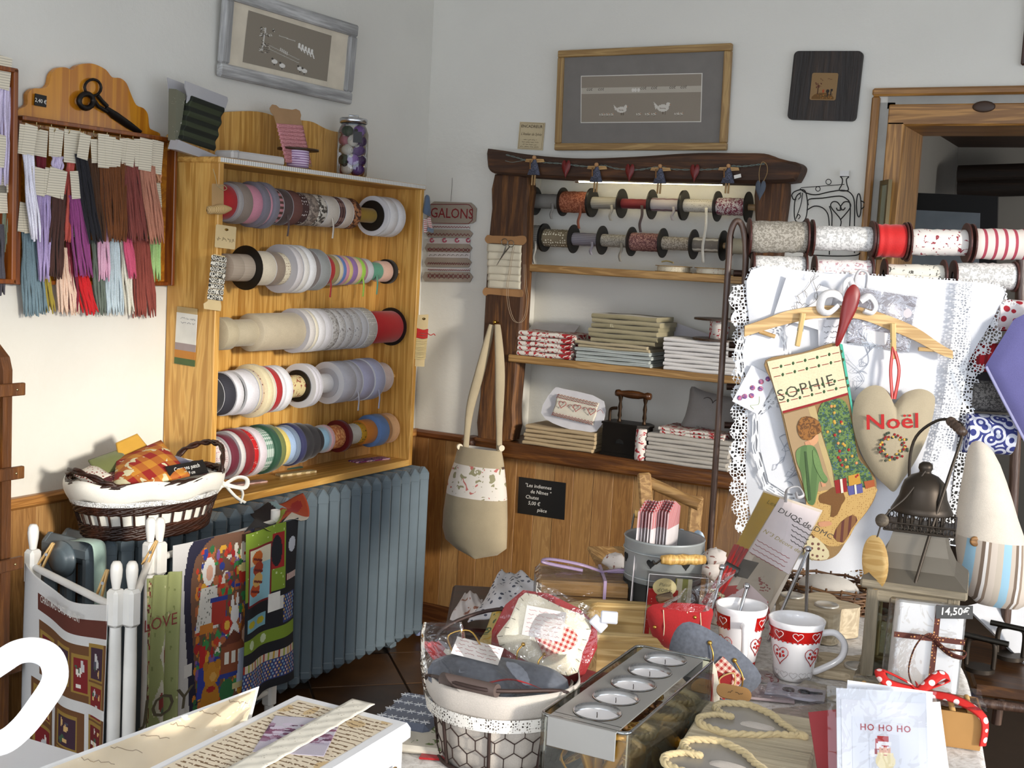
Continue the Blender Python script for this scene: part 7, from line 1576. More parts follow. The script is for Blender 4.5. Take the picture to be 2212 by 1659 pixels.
for i,x in enumerate(hx):
    Mt = M @ TR(x,0,0); o = thing('tealight',f'round tealight in aluminium cup, {ordn[i]} from the folded tray end','candle',Mt,'tealights in the metal tray')
    m = MB(Mt); m.lathe([(.033,.001),(.032,.002),(.031,-.010),(.030,-.014),(0,-.014)],28); m.build('cup',metal('c6c6c8',.25),o)
    m = MB(Mt); m.lathe([(.0305,-.007),(.012,-.008),(0,-.0078)],28); m.build('wax',plain('ece8e8',.4),o)
    m = MB(Mt); m.tube([(0,0,-.008),(.0005,0,-.004),(.002,.001,-.001)],.0006,5); m.build('wick',plain('2a1c14',.9),o)
# dried fruit, cones and gold ribbon inside the glass
rn = random.Random(31)
for i in range(36):
    x,y,z = rn.uniform(-Lg/2 + .015,Lg/2 - .015),rn.uniform(-Wd/2 + .0,Wd/2 - .0),-hG + .02 + rn.random()*.085; Mt = M @ TR(x,y,z) @ RO(rn.uniform(0,180),'X') @ RO(rn.uniform(0,180),'Z'); kd = i % 4
    if kd == 1: z = -hG + .015 + rn.random()*.03; Mt = M @ TR(x*.8,y,z) @ RO(90,'Y') @ RO(rn.uniform(-25,25),'X')
    elif z > -.05: z -= .035; Mt = M @ TR(x,y,z) @ RO(rn.uniform(0,180),'X')
    if kd == 0:
        o = thing('pine_cone',f'brown pine cone in the glass candle holder','pine cone',Mt,'pine cones in the glass holder'); m = MB(Mt); m.ell((0,0,0),(.012,.012,.02)); m.build('core',plain('5a3a20',.8),o); m = MB(Mt)
        for q in range(26): a = q*2.4; zz = -.018 + q*.0014; rr = .017*math.sqrt(max(.1,1 - (zz/.024) ** 2)); m.ell((rr*math.cos(a),rr*math.sin(a),zz),(.006,.006,.0022),7,4)
        m.build('scales',plain('8f643c',.7),o)
    elif kd == 1: m = MB(Mt); m.cyl((0,0,-.045),(0,0,.045),.006,n=10); one('cinnamon_stick',m,rustic('8a5228','bd8048','Z'),'cinnamon stick in the glass candle holder','cinnamon stick','cinnamon sticks in the glass holder',Mt)
    elif kd == 2: m = MB(Mt); m.puff(arc(0,0,.022,0,345,18),.004,(0,0)); one('dried_slice',m,pat('cells','8a5a1c','c9a050',80.,.1),'dried orange slice in the glass candle holder','orange slice','dried slices in the glass holder',Mt)
    else: m = MB(Mt); m.tube(smooth_path([(-.03,0,0),(-.01,.015,.01),(.01,-.01,.012),(.03,.01,0)],5),.011,6,flat=.12); one('gold_ribbon',m,plain('d8962c',.35,.25),'golden satin ribbon curl in the glass candle holder','ribbon','gold ribbons in the glass holder',Mt)
# gold bow showing at the front glass
m = MB(M @ TR(-Lg/2 + .004,-.02,-.055)); m.T = m.T @ RO(90,'Z')
for s2 in (-1,1): m.tube(smooth_path([(0,0,-.035),(s2*.016,.0,.0),(s2*.03,0,.035)],5),.010,6,flat=.25)
m.tube(smooth_path([(0,0,-.04),(.002,0,0),(0,0,.04)],5),.008,6,flat=.3); one('gold_bow',m,plain('c08420',.22,.5),'gold satin bow at the end pane of the glass candle holder','bow')
# ---- octagonal wooden box with glass lid
c = tp(1340,1420,TC); OBM = FZ(V((c.x,c.y + .015,TC)),28); o = thing('octagonal_box','octagonal pale wooden box with little red fabric hearts inside','box',OBM); PW_ = wood('b09058','d8bc84','X',24,.5)
oct_ = lambda r,sx=1.25: [(r*sx*math.cos(PI/8 + i*PI/4),r*math.sin(PI/8 + i*PI/4)) for i in range(8)]
m = MB(OBM); m.prism(oct_(.12),0,.006); m.build('base',PW_,o)
for i in range(8):
    a,b = oct_(.12)[i],oct_(.12)[(i + 1) % 8]; a2,b2 = oct_(.108)[i],oct_(.108)[(i + 1) % 8]; m = MB(OBM); m.prism([a,b,b2,a2],.006,.062); m.build('wall',PW_,o); m = MB(OBM); q = [oct_(.124)[i],oct_(.124)[(i + 1) % 8],oct_(.100)[(i + 1) % 8],oct_(.100)[i]]; m.prism(q,.062,.072); m.build('lid_bar',PW_,o)
for i,(x,y) in enumerate(((-.03,.0),(.015,-.02),(.05,.02))):
    M = OBM @ TR(x,y,.012) @ RO(30*i,'Z'); m = MB(M); m.puff(heart(.05,.045,22),.008,(0,0)); one('gingham_heart',m,GING,f'red gingham fabric heart in the octagonal box, {ordn[i]} from its basket side','heart','gingham hearts in the octagonal box',M)
m = MB(OBM); m.sheet(lambda u,v: ((u - .5)*.14,(v - .5)*.10,.009 + .004*math.sin(u*14)*math.sin(v*10)),14,10,.002); m.build('paper_lining',plain('b8aa94',.8),o)
# ---- metal bucket with paper bags
c = tp(1418,1378,TC); kT = mpp(c); BKC = V((c.x - .02,c.y + .06,TC)); M = TR(*BKC); o = thing('zinc_bucket','zinc bucket with heart cut-outs, blackboard band and wooden-grip handles','bucket',M); ZN = plain('9ea2a2',.4,.3,.2); rb_,hb_ = .078,.185
m = MB(M); m.lathe([(0,.004),(rb_*.9,.004),(rb_*.9,0),(rb_*.93,0),(rb_*1.02,hb_),(rb_*1.04,hb_ + .003),(rb_*1.02,hb_ + .005),(rb_*.99,hb_),(rb_*.9,.01)],40); m.build('body',ZN,o)
m = MB(M); m.lathe([(rb_*.945,.02),(rb_*.955,.02),(rb_*.995,.105),(rb_*.985,.105)],40); m.build('blackboard_band',plain('15130f',.7),o)
for zz in (.115,.165): m = MB(M); m.tube([((rb_*(.93 + .09*zz/hb_) + .001)*math.cos(2*PI*i/48),(rb_*(.93 + .09*zz/hb_) + .001)*math.sin(2*PI*i/48),zz) for i in range(48)],.0016,5,True); m.build('bead_line',ZN,o)
dc = math.atan2(CAM.y - BKC.y,CAM.x - BKC.x)
for i in range(7):
    t = dc - 1.2 + i*.9; rr = rb_*1.005; P = M @ V((rr*math.cos(t),rr*math.sin(t),.148)); Mh = frame(P,(-math.sin(t),math.cos(t),0),EZ); m = MB(Mh); m.prism(heart(.018,.018,18),-.001,.0012); m.build('heart_cutout',plain('0c0c0c',.9),o)
for t,zl in ((dc + .35,.17),(dc + PI + .2,.21)):
    P = V((rb_*1.05*math.cos(t),rb_*1.05*math.sin(t),.16)); tg = V((-math.sin(t),math.cos(t),0)); od = V((math.cos(t),math.sin(t),0)); g0,g1 = P + tg*-.045 + od*.028 + EZ*(zl - .16),P + tg*.045 + od*.028 + EZ*(zl - .16)
    m = MB(M); m.tube(smooth_path([P + tg*-.05,P + tg*-.052 + od*.02,g0],4),.002,6); m.tube(smooth_path([P + tg*.05,P + tg*.052 + od*.02,g1],4),.002,6); m.build('handle_wire',metal('5a5650',.4),o)
    m = MB(frame(M @ g0,g1 - g0,EZ) @ RO(90,'Y')); L_ = (g1 - g0).length; m.lathe([(0,0),(.008,.001),(.0105,.02),(.009,.03),(.011,.045),(.0092,.058),(.0105,.07),(.008,L_ - .001),(0,L_)],14); m.build('handle_grip',wood('a8803e','d4ae68','Z',40),o)
for i in range(12):
    Mx = frame(BKC + RT*(-.045 + i*.0052) + V((0,0,.155)) + FW*(.012*math.sin(i)),RT*.35 + FW*.94,EZ) @ RO(random.uniform(-2,2),'Z'); b = thing('paper_bag',f'white paper bag with red printed top edge standing in the zinc bucket','paper bag',Mx,'paper bags in the zinc bucket')
    m = MB(Mx); m.prism([(-.05,-.12),(.05,-.12),(.05,.09),(.0,.105),(-.05,.085)],-.001,.001); m.build('sheet',plain('d8d0d0',.7),b)
    m = MB(Mx); m.prism([(-.05,.055),(.05,.055),(.0505,.091),(.0,.106),(-.0505,.086)],-.0013,.0013); m.build('printed_edge',pat('stripes','c4a0a0','b02830',90.,.4,'X'),b)
# ---- wooden trug behind, with ladle-like handle frame
c = PD(1410,1240,2.95); TG = thing('wooden_trug','wooden harvest trug with round handle bar behind the zinc bucket','trug',TR(c.x,c.y,.72)); TW = wood('7d5a30','a88452','X',22,.6)
def td(x,y,d=2.95): return PD(x,y,d)
for a,b in (((1405,1200),(1392,1035)),((1492,1215),(1504,1085))):
    p,q = td(*a),td(*b,); Mx = frame((p + q)/2,q - p,RT); m = MB(Mx); m.box((0,0,0),((q - p).length + .03,.032,.016),.004); m.build('handle_arm',TW,TG)
m = MB(); m.cyl(td(1390,1036,2.97),td(1512,1092,2.9),.0135,n=14); m.build('handle_bar',TW,TG)
for a,b,c_,d_ in (((1268,1186),(1355,1186),(1440,1300),(1330,1300)),((1500,1230),(1560,1210),(1580,1300),(1480,1310))):
    P = [td(*a,2.98),td(*b,3.05),td(*c_,2.85),td(*d_,2.8)]; Mx = fcard(P[0],P[1],P[3]); q = loc2(Mx,P); m = MB(Mx); m.prism(q if sum(q[k][0]*q[(k + 1) % 4][1] - q[(k + 1) % 4][0]*q[k][1] for k in range(4)) > 0 else q[::-1],-.008,.0); m.build('tray_board',TW,TG)
for i,(x,y,r_) in enumerate(((1330,1215,.03),(1352,1228,.035),(1545,1205,.03),(1535,1230,.03))):
    m = MB(TR(*td(x,y,2.86))); rn = random.Random(i)
    m.ell((0,0,0),(r_,r_*.8,r_*.7),12,8); m.v = [v + V((rn.uniform(-1,1),rn.uniform(-1,1),rn.uniform(-1,1)))*.005 for v in m.v]; one('crumpled_napkin',m,pat('blobs','cfc6c0','8a5a50',50.,.62),f'crumpled flowered paper napkin, {ordn[i]} along the wooden trug','napkin','napkins in the trug')
for x,y in ((1470,1175),(1506,1178)): M = frame(td(x,y,2.75),RT,EZ); m = MB(M); m.puff(smooth2([(-.012,-.03),(.014,-.02),(.016,.02),(.0,.035),(-.014,.015)],3,True),.003); one('tin_leaf',m,plain('5f6e7e',.4,.3),'blue-grey tin leaf standing behind the zinc bucket' if x == 1470 else 'blue-grey tin leaf curved beside the iron upright','tin leaf')
# ---- wrapped wooden box
c = tp(1275,1362,TC); M = FZ(V((c.x - .045,c.y + .045,TC)),30); o = thing('wrapped_box','rough wooden box wrapped in cellophane with lilac ribbon','box',M); RWD = rustic('96703f','c29a66','X',.6)
m = MB(M); m.box((0,0,.048),(.18,.12,.096),.004); m.build('box',RWD,o)
for z in (.04,.075): m = MB(M); m.box((0,-.059,z*.9),(.178,.006,.0015)); m.build('board_joint',plain('4a321c',.9),o)
m = MB(M); m.box((0,0,.05),(.19,.13,.104),.01); m.build('cellophane',film(.03,.08,bump=1.,scale=22.),o)
m = MB(M); m.box((.04,0,.05),(.006,.131,.105)); m.tube(smooth_path([(.04,0,.104),(-.01,-.03,.125),(-.07,-.02,.13),(-.08,.0,.118),(0,0,.105)],6),.004,5,flat=.25); m.tube(smooth_path([(.04,0,.104),(.07,-.03,.118),(.09,-.02,.112),(.05,0,.105)],6),.004,5,flat=.25); m.build('ribbon',plain('a08aa8',.3),o)
# ---- dark chest with fabrics behind the wire basket
a = PD(990,1360,3.05); CH_ = thing('dark_chest','dark red-brown wooden chest beside the display table','chest',FZ(V((a.x + .18,a.y + .02,0)),29)); Mx = FRAMES[CH_.name]; zc = PD(965,1315,3.0).z; CHM = wood('240c06','3c160c','X',22,.35)
m = MB(Mx); m.box((.1,0,zc/2),(.55,.34,zc),.006); m.build('body',CHM,CH_); m = MB(Mx); m.box((.1,0,zc + .008),(.58,.37,.02),.006); m.build('lid',CHM,CH_); zc += .018
def heap(pts,dep,h,mt,label,name='draped_fabric',amp=.012,seed=1):
    P = [PD(x,y,d) for (x,y),d in zip(pts,dep)]; rn = random.Random(seed); m = MB(); ph = [rn.uniform(0,6) for _ in range(4)]
    m.sheet(lambda u,v: P[0].lerp(P[1],u).lerp(P[3].lerp(P[2],u),v) + (UP*.6 - FW*.6)*(h*math.sin(PI*u)*math.sin(PI*v) + amp*math.sin(u*7 + ph[0])*math.sin(v*6 + ph[1]) + amp*.5*math.sin(u*15 + v*9 + ph[2])),28,22,.003); return one(name,m,mt,label,'fabric')
heap([(1010,1345),(1180,1290),(1140,1240),(1085,1232)],(2.75,2.75,2.95,2.95),.02,pat('dots','b9b6b8','3c3f4c',62.,.3),'white fabric with grey drops folded to a peak on the dark chest',seed=2)
heap([(1020,1420),(1150,1400),(1190,1300),(1065,1320)],(2.55,2.5,2.7,2.75),.03,pat('blobs','b09a5c','4a5a3c',26.,.6,c3='b08a2c'),'yellow fabric with green scroll print behind the wire basket',seed=5)
heap([(970,1342),(1040,1330),(1040,1290),(1005,1275)],(2.85,2.8,2.9,2.95),.02,pat('blobs','b9b0ac','8a5a48',40.,.6),'crumpled white flowered fabric at the chest corner',seed=8)
heap([(1075,1320),(1200,1290),(1195,1262),(1110,1300)],(2.7,2.68,2.75,2.78),.01,cloth('a08058'),'tan cloth folded over the yellow scroll fabric',seed=9)
# ---- gift box, felt pouches, packet, mugs
c = tp(1452,1390,TC); M = frame(V((c.x,c.y,TC)),(RT.x*.99,RT.y*.99,0),EZ) @ RO(-1.5,'Z') ; kg = mpp(c); o = thing('gift_card_box','clear gift box with red dotted card, gingerbread man and cream oval label','gift box',M)
w_,h_ = 128*kg,150*kg
m = MB(M); m.box((-w_*.22,h_*.40,-.012),(w_*.5,h_*.72,.006)); m.build('red_card',D and pat('dots','b81820','e0c0b8',170.,.22),o)
m = MB(M); m.box((w_*.12,h_*.48,-.015),(w_*.28,h_*.9,.004)); m.build('striped_card',pat('stripes','8a8a4c','c9c4a8',46.,.5,'X'),o)
m = MB(M); m.box((w_*.36,h_*.30,-.012),(w_*.24,h_*.5,.006)); m.build('green_card',cloth('4a5c48'),o)
m = MB(M); m.box((w_*.20,h_*.12,-.008),(w_*.5,h_*.2,.01)); m.build('pink_bag',plain('c4989a',.5),o)
m = MB(M @ TR(-w_*.22,h_*.82,.002)); m.prism(arc(0,0,w_*.2,0,345,24,w_*.155),0,.001); m.build('oval_label',plain('d8cc9c',.6),o)
m = MB(M @ TR(-w_*.22,h_*.82,.003)); text(m,'Plaisir',.0068,0,.002,0,shear=.2); text(m,"d'Offrir",.0068,0,-.009,0,shear=.2); m.build('lettering',plain('4a4430',.8,var=0),o)
m = MB(M @ TR(-w_*.2,h_*.30,-.007)); m.ell((0,.03,0),(.011,.011,.003)); m.ell((0,.008,0),(.010,.016,.003)); 
for s2 in (-1,1): m.ell((s2*.012,.014,0),(.008,.004,.003)); m.ell((s2*.006,-.012,0),(.005,.009,.003))
m.build('gingerbread_man',cloth('a87448'),o)
m = MB(M); m.box((0,h_/2,-.012),(w_,h_,.03),.001); m.build('clear_case',film(.05,.05,'fafafa',0),o)
m = MB(M); m.box((w_*.5,h_/2,.003),(.0008,h_,.0008)); m.box((-w_*.5,h_/2,.003),(.0008,h_,.0008)); m.box((0,h_,.003),(w_,.0008,.0008)); m.build('case_edge',plain('c9c9cc',.2),o)
c = PD(1464,1345,2.17); M = frame(c,RT*1.0 - UP*.08,UP*.9 - FW*.2 + RT*.3) ; o = thing('felt_pouch','red felt pouch with white stitches and cellophane beside the gift box','pouch',M)
m = MB(M); m.puff(smooth2([(-.048,.03),(.05,.036),(.058,-.0),(.05,-.04),(-.02,-.05),(-.05,-.01)],4,True),.022,(0,0)); m.build('body',cloth('9c1418',300.),o); m = MB(M)
for x in (-.03,.012,.035): m.tube([(x,.028,.015),(x + .004,0,.021),(x + .006,-.03,.014)],.001,4)
m.build('stitching',cloth('d8c8a8'),o,kind='stuff')
for x,y in ((-.042,-.004),(.026,.02)): m = MB(M); m.ell((x,y,.018),.0035,8,6); m.build('gold_bead',GOLDM,o)
m = MB(M); m.loft([(V((.01,.03,0)),V((.044,0,0)),V((0,0,.02))),(V((.03,.06,0)),V((.034,.01,0)),V((0,0,.016))),(V((.05,.085,0)),V((.045,.02,0)),V((0,0,.01)))],18,False); m.build('cellophane',film(.04,.06,bump=1.,scale=50.),o)
m = MB(M @ TR(-.03,.05,.01)); m.box((0,0,0),(.03,.012,.012),.003,RO(20,'Z')); m.build('bark_bit',rustic('3c2c18','6a5434'),o)
c = tp(1535,1520,TC); M = frame(V((c.x - .005,c.y,TC + .066)),RT*.75 - UP*.65,UP*.72 + RT*.62 - FW*.1) ; o = thing('felt_pouch','grey felt pouch with gold cords and gingham heart beside the mugs','pouch',M)
m = MB(M); m.puff(smooth2([(-.075,.032),(0,.05),(.075,.042),(.08,0),(.07,-.045),(-.04,-.045),(-.078,-.01)],4,True),.02,(0,0)); m.build('body',GRYF,o)
m = MB(M); m.prism([(-.005,-.032),(.05,-.026),(.052,.024),(.0,.028)],.0195,.0225); m.build('gingham_patch',GING,o); m = MB(M @ RO(40,'Z')); m.prism(heart(.03,.032,20,.02,-.02),.0225,.0245); m.build('red_heart',REDF,o)
for x,y,dx in ((-.03,.03,.0),(-.01,-.03,.02),(.02,.035,.01)): m = MB(M); m.ell((x,y,.016),.0042,8,6); m.tube(smooth_path([(x,y,.018),(x + dx + .015,y - .01,.024),(x + dx + .03,y - .03,.022)],5),.0014,5); m.build('gold_cord',GOLDM,o)
m = MB(M); m.tube(smooth_path([(.01,.0,.024),(.03,-.02,.03),(.045,.0,.028),(.03,.02,.028),(.02,-.005,.026),(.05,-.02,.025)],6),.0013,5); m.build('raffia_knot',cloth('c4a468'),o)
# mug makers
MUGW = plain('e9e7e8',.12,0,.02,.4)
def mug(px,py,rt,rb2,h,hang,label,two=False):
    c = tp(px,py,TC); M = TR(c.x,c.y,TC); o = thing('mug',label,'mug',M,'white mugs with red heart print')
    def rad(z): return rb2 + (rt - rb2)*(z/h) ** 1.2
    zs = [h*i/14 for i in range(15)]; m = MB(M); m.lathe([(0,.0),(rb2*.92,.0),(rb2,.003)] + [(rad(z),z) for z in zs[1:]] + [(rt - .0012,h + .0012),(rt - .0035,h)] + [(rad(z) - .004,z) for z in zs[13:1:-1]] + [(rb2*.8,.008),(0,.006)],48); m.build('body',MUGW,o)
    hd = V((math.cos(hang),math.sin(hang),0)); m = MB(M); P = smooth_path([hd*(rad(h*.78) - .002) + EZ*h*.78,hd*(rad(h) + .018) + EZ*h*.80,hd*(rad(h) + .036) + EZ*h*.62,hd*(rad(h) + .030) + EZ*h*.36,hd*(rad(h*.14) + .008) + EZ*h*.14,hd*(rad(h*.12) - .002) + EZ*h*.12],6); m.tube(P,.0062,10,flat=1.); m.build('handle',MUGW,o)
    rd = plain('a8120e',.2,0,.04)
    def bandp(name,z0,z1,mt,t0=0,t1=2*PI,ng=64): m = MB(M); m.sheet(lambda u,v: V(((rad(z0 + (z1 - z0)*v) + .0005)*math.cos(t0 + (t1 - t0)*u),(rad(z0 + (z1 - z0)*v) + .0005)*math.sin(t0 + (t1 - t0)*u),z0 + (z1 - z0)*v)),ng,4,0); m.build(name,mt,o)
    g = .55; bandp('red_band',h*.70,h*.90,rd,hang + g,hang + 2*PI - g)
    m = MB(M)
    def on(t,z,k=.0012): return V(((rad(z) + k)*math.cos(t),(rad(z) + k)*math.sin(t),z))
    na = 26
    for i in range(na): t = hang + g + (2*PI - 2*g)*(i + .5)/na; m.ell(on(t,h*.70,.0004),(.0022,.0022,.0022),6,4)
    m.build('picot_edge',rd,o)
    def hrt(t,z,w,hh,name,mt,fill=False):
        m = MB(M); P = [on(t + x/rad(z),z + y) for x,y in heart(w,hh,22)]
        if fill: n_ = len(P); c_ = on(t,z,.0014); m.add([*P,c_],[(i,(i + 1) % n_,n_) for i in range(n_)],True)
        else: m.tube(P,.0007,4,True)
        m.build(name,mt,o)
    wl = plain('e4dcda',.3,var=0)
    for i in range(7): hrt(hang + g + (2*PI - 2*g)*(i + .5)/7,h*.80,.018,.015,'white_heart',wl)
    for i in range(4):
        t = hang + g + .35 + (2*PI - 2*g - .7)*i/3; hrt(t,h*.44,.032,.034,'red_outline_heart',rd); m = MB(M)
        for a,b in ((-.006,.006),(.006,.006),(0,-.004),(.0,.0),(-.007,-.001),(.007,-.001)): m.ell(on(t + a/rad(h*.44),h*.44 + b + .002,.0004),(.0026,.0026,.0026),6,4)
        m.build('flower_sprig',rd,o)
    if two: bandp('lower_band',h*.08,h*.2,rd,hang + g + .2,hang + 1.6)
    else:
        m = MB(M)
        for i in range(11): t = hang + g + (2*PI - 2*g)*(i + .5)/11; m.tube([on(t + x/rb2,h*.12 + y,.0008) for x,y in heart(.014,.012,14)],.0004,4,True)
        m.build('grey_hearts',plain('b4aeae',.3),o)
    return o
camang = lambda p: math.atan2(CAM.y - p.y,CAM.x - p.x)
c = tp(1712,1462,TC); mug(1712,1462,.051,.034,.108,camang(c) + 1.75,'squat white mug with red heart band and handle beside the tealight block')
c = tp(1592,1447,TC); mug(1592,1450,.047,.029,.124,camang(c) + .12,'tall tapered white mug with red heart band, handle towards the grey pouch',True)
# DMC duo packet on a steel easel
P00,P10,P11,P01 = PD(1510,1330,2.32),PD(1645,1370,2.30),PD(1775,1105,2.47),PD(1650,1058,2.50); M = fcard(P00,P10,P01); q = loc2(M,[P00,P10,P11,P01]); w = q[1][0]; h = q[3][1]
o = thing('craft_packet','long clear craft packet lettered Les DUOS de DMC leaning on a steel easel','craft packet',M)
def dp(x,y): p = PP(x,y,P00 + (M.to_3x3() @ V((0,0,.003))),M.to_3x3() @ V((0,0,1))); r_ = loc2(M,[p])[0]; return r_
def dpoly(name,pts,z,mt,hh=.001,sm=0): P = [dp(x,y) for x,y in pts]; P = smooth2(P,sm,True) if sm else P; ar = sum(P[k][0]*P[(k + 1) % len(P)][1] - P[(k + 1) % len(P)][0]*P[k][1] for k in range(len(P))); m = MB(M); m.prism(P if ar > 0 else P[::-1],z,z + hh); m.build(name,mt,o)
dpoly('backing',[(1510,1335),(1638,1375),(1778,1100),(1650,1057)],-.006,plain('cdbfae',.7),.005)
dpoly('gold_band',[(1650,1062),(1685,1074),(1560,1280),(1530,1290)],.0,plain('a8851c',.5))
dpoly('title_sheet',[(1685,1076),(1772,1106),(1705,1240),(1618,1190)],.0006,plain('d4c8c8',.6),.0008,0)
dpoly('photo',[(1630,1200),(1700,1238),(1660,1310),(1590,1270)],.0006,plain('a89a88',.6)); dpoly('red_card',[(1570,1265),(1640,1275),(1665,1330),(1620,1365),(1545,1330)],.0004,plain('a82018',.5),sm=2); dpoly('pattern_card',[(1570,1290),(1620,1262),(1660,1300),(1650,1350),(1590,1330)],.0018,pat('blobs','d0bcbc','b04844',40.,.6)); dpoly('dark_block',[(1600,1205),(1640,1215),(1615,1250),(1580,1240)],.0008,plain('4a4238',.6))
m = MB(M)
rn = random.Random(5)
for i in range(40): t = rn.random(); a = dp(1640 + t*14 + rn.uniform(-12,12)*t,1250 + t*24 + rn.uniform(-4,4)); m.ell((a[0],a[1],.002),(.0016,.0016,.0006),6,4)
m.build('stitched_tree',plain('8a4038',.7),o)
for (x0,y0),(x1,y1),(x2,y2) in (((1545,1310),(1580,1240),(1600,1180)),):
    m = MB(M)
    for i in range(9): off = (i - 4)*3.2; P = [dp(x + off*(1 if k != 1 else .75),y + off*.45) for k,(x,y) in enumerate(((1530,1310),(1565,1250),(1600,1185)))]; m.tube(smooth_path([(a,b,.006 + .002*(i % 3)) for a,b in P],5),.003,6)
    m.build('red_floss',cloth('a01a14',300.),o)
    for yy,xx in ((1232,1578),(1290,1545)): m = MB(M); a = dp(xx - 14,yy - 8); b = dp(xx + 16,yy + 8); m.tube([(a[0],a[1],.007),(b[0],b[1],.007)],.010,8,flat=.45); m.build('floss_band',plain('2a2622',.4) if yy < 1250 else pat('check','c9bc9c','7a7058',200.,axis='XY'),o)
def dtext(s2,h2,a,b,mt,nm='lettering',sh=0.): A,B = dp(*a),dp(*b); ang = math.atan2(B[1] - A[1],B[0] - A[0]); m = MB(M @ TR(A[0],A[1],.0016) @ Matrix.Rotation(ang,4,'Z')); text(m,s2,h2,0,0,0,'LEFT',shear=sh); m.build(nm,mt,o)
DKT = plain('3c3834',.8,var=0)
dtext('Les',.0105,(1655,1086),(1690,1100),plain('6a5a10',.8,var=0),sh=.2); dtext('DUOS de DMC',.0130,(1679,1104),(1752,1142),DKT,sh=.1); dtext('N°3 Décors de fêtes',.0095,(1647,1148),(1712,1186),plain('a8985a',.8,var=0),sh=.2)
m = MB(M)
for i in range(5): a,b = dp(1712 - i*1,1122 + i*11),dp(1755 - i*4,1146 + i*10); m.tube([(a[0] + (b[0] - a[0])*t/8,a[1] + (b[1] - a[1])*t/8 + .0012*(-1) ** t,.0016) for t in range(9)],.0008,4)
m.build('small_print',DKT,o)
m = MB(M)
for i in range(4): a,b = dp(1636 - i*5,1166 + i*9),dp(1706 - i*5,1206 + i*9); m.tube([(a[0] + (b[0] - a[0])*t/14,a[1] + (b[1] - a[1])*t/14 + .001*(-1) ** t,.0016) for t in range(15)],.0006,4)
m.build('small_print',plain('a04848',.8,var=0),o)
m = MB(M); m.sheet(lambda u,v: (w*(u*1.06 - .03),h*(v*1.04 - .02),.012 + .003*math.sin(u*7 + v*9)),16,24,0); m.build('clear_bag',film(.05,.06,bump=.8,scale=25.),o)
a = dp(1712,1078); m = MB(M); m.tube(smooth_path([(a[0] - .012,a[1] - .012,.002),(a[0] - .014,a[1] + .02,.002),(a[0] + .006,a[1] + .034,.002),(a[0] + .02,a[1] + .018,.002),(a[0] + .01,a[1] + .008,.002),(a[0] + .004,a[1] + .018,.002)],5),.004,8,flat=.4); m.build('hang_hook',plain('b4b2b4',.25),o)
EA = thing('steel_easel','chrome wire easel with ball ends holding the craft packet','easel',TR(*tp(1600,1400,TC)))
for a,b in (((1560,1228,2.28),(1530,1350,2.24)),((1613,1270,2.26),(1590,1345,2.24)),((1745,1190,2.36),(1660,1385,2.26)),((1745,1190,2.36),(1740,1390,2.45))): p,q = PD(*a),PD(*b); m = MB(); m.cyl(p,q,.0035,n=8); m.build('leg',metal('c4c4c8',.15),EA)
for a in ((1560,1226,2.28),(1613,1266,2.26),(1746,1186,2.36)): m = MB(); m.ell(PD(*a),.0065,10,8); m.build('ball_end',metal('c4c4c8',.12),EA)
# wooden flower tealight block
c = tp(1745,1375,TC); M = FZ(V((c.x,c.y + .04,TC)),20); o = thing('tealight_block','flower-shaped pale wooden tealight block behind the mugs','candle holder',M); PWB = wood('a8977c','c8b89c','X',20,.6); P = [( (.075 + .014*math.cos(5*t))*math.cos(t),(.075 + .014*math.cos(5*t))*math.sin(t)) for t in (2*PI*i/60 for i in range(60))]
m = MB(M); m.prism(P,0,.062); m.build('block',PWB,o); 
for x,y in ((0.02,-.02),(-.045,.03)): m = MB(M @ TR(x,y,.0625)); m.lathe([(0,.002),(.021,.002),(.022,.004),(.0245,.003),(.0245,0)],24); m.build('tealight_cup',plain('b8b2a8',.35,.3),o)
c = tp(1845,1462,TC); M = FZ(V((c.x,c.y + .02,TC)),10); o = thing('tealight_block','flat pale wooden tealight block before the lantern foot','candle holder',M); m = MB(M); m.prism([(x*1.0,y*.9) for x,y in P],0,.016); m.build('block',PWB,o); m = MB(M @ TR(0,-.01,.0165)); m.lathe([(0,.002),(.02,.002),(.021,.004),(.024,.003),(.024,0)],24); m.build('tealight_cup',plain('b8b2a8',.35,.3),o)
# ---- lantern
c = tp(1978,1480,TC); kL = mpp(c); LM = FZ(V((c.x - .018,c.y + .01,TC)),8) @ Matrix.Diagonal((.90,.90,.86,1)); LN = thing('lantern','weathered wooden lantern with zinc roof, bell top and carrying handle','lantern',LM); LW = rustic('857a66','ac9e84','Z',.75); LWX = rustic('857a66','ac9e84','X',.75); ZB = metal('6e675c',.5,.6); ZD = metal('3c342c',.45,.7)
a_ = .084; zt0 = .235
m = MB(LM); m.box((0,0,.012),(a_*2.3,a_*2.3,.024),.004); m.build('base',LWX,LN)
for sx in (-1,1):
    for sy in (-1,1): m = MB(LM); m.box((sx*(a_ - .01),sy*(a_ - .01),.024 + .095),(.024,.024,.19),.003); m.build('corner_post',LW,LN)
for sx,sy in ((0,-1),(0,1),(1,0),(-1,0)):
    m = MB(LM); d_ = (a_*2,.018,.03) if sx == 0 else (.018,a_*2,.03); m.box((sx*(a_ - .008),sy*(a_ - .008),.20),d_,.003); m.build('top_rail',LWX,LN)
    m = MB(LM); d_ = (a_*2 - .03,.002,.165) if sx == 0 else (.002,a_*2 - .03,.165); m.box((sx*(a_ - .016),sy*(a_ - .016),.105),d_); m.build('pane',film(.10,.05,'d8dcd4',.3,12.),LN)
m = MB(LM); m.box((0,0,.222),(a_*2.35,a_*2.35,.018),.004); m.build('cornice',LWX,LN)
def sq(r,z): return [(sx*r,sy*r,z) for sx,sy in ((-1,-1),(1,-1),(1,1),(-1,1))]
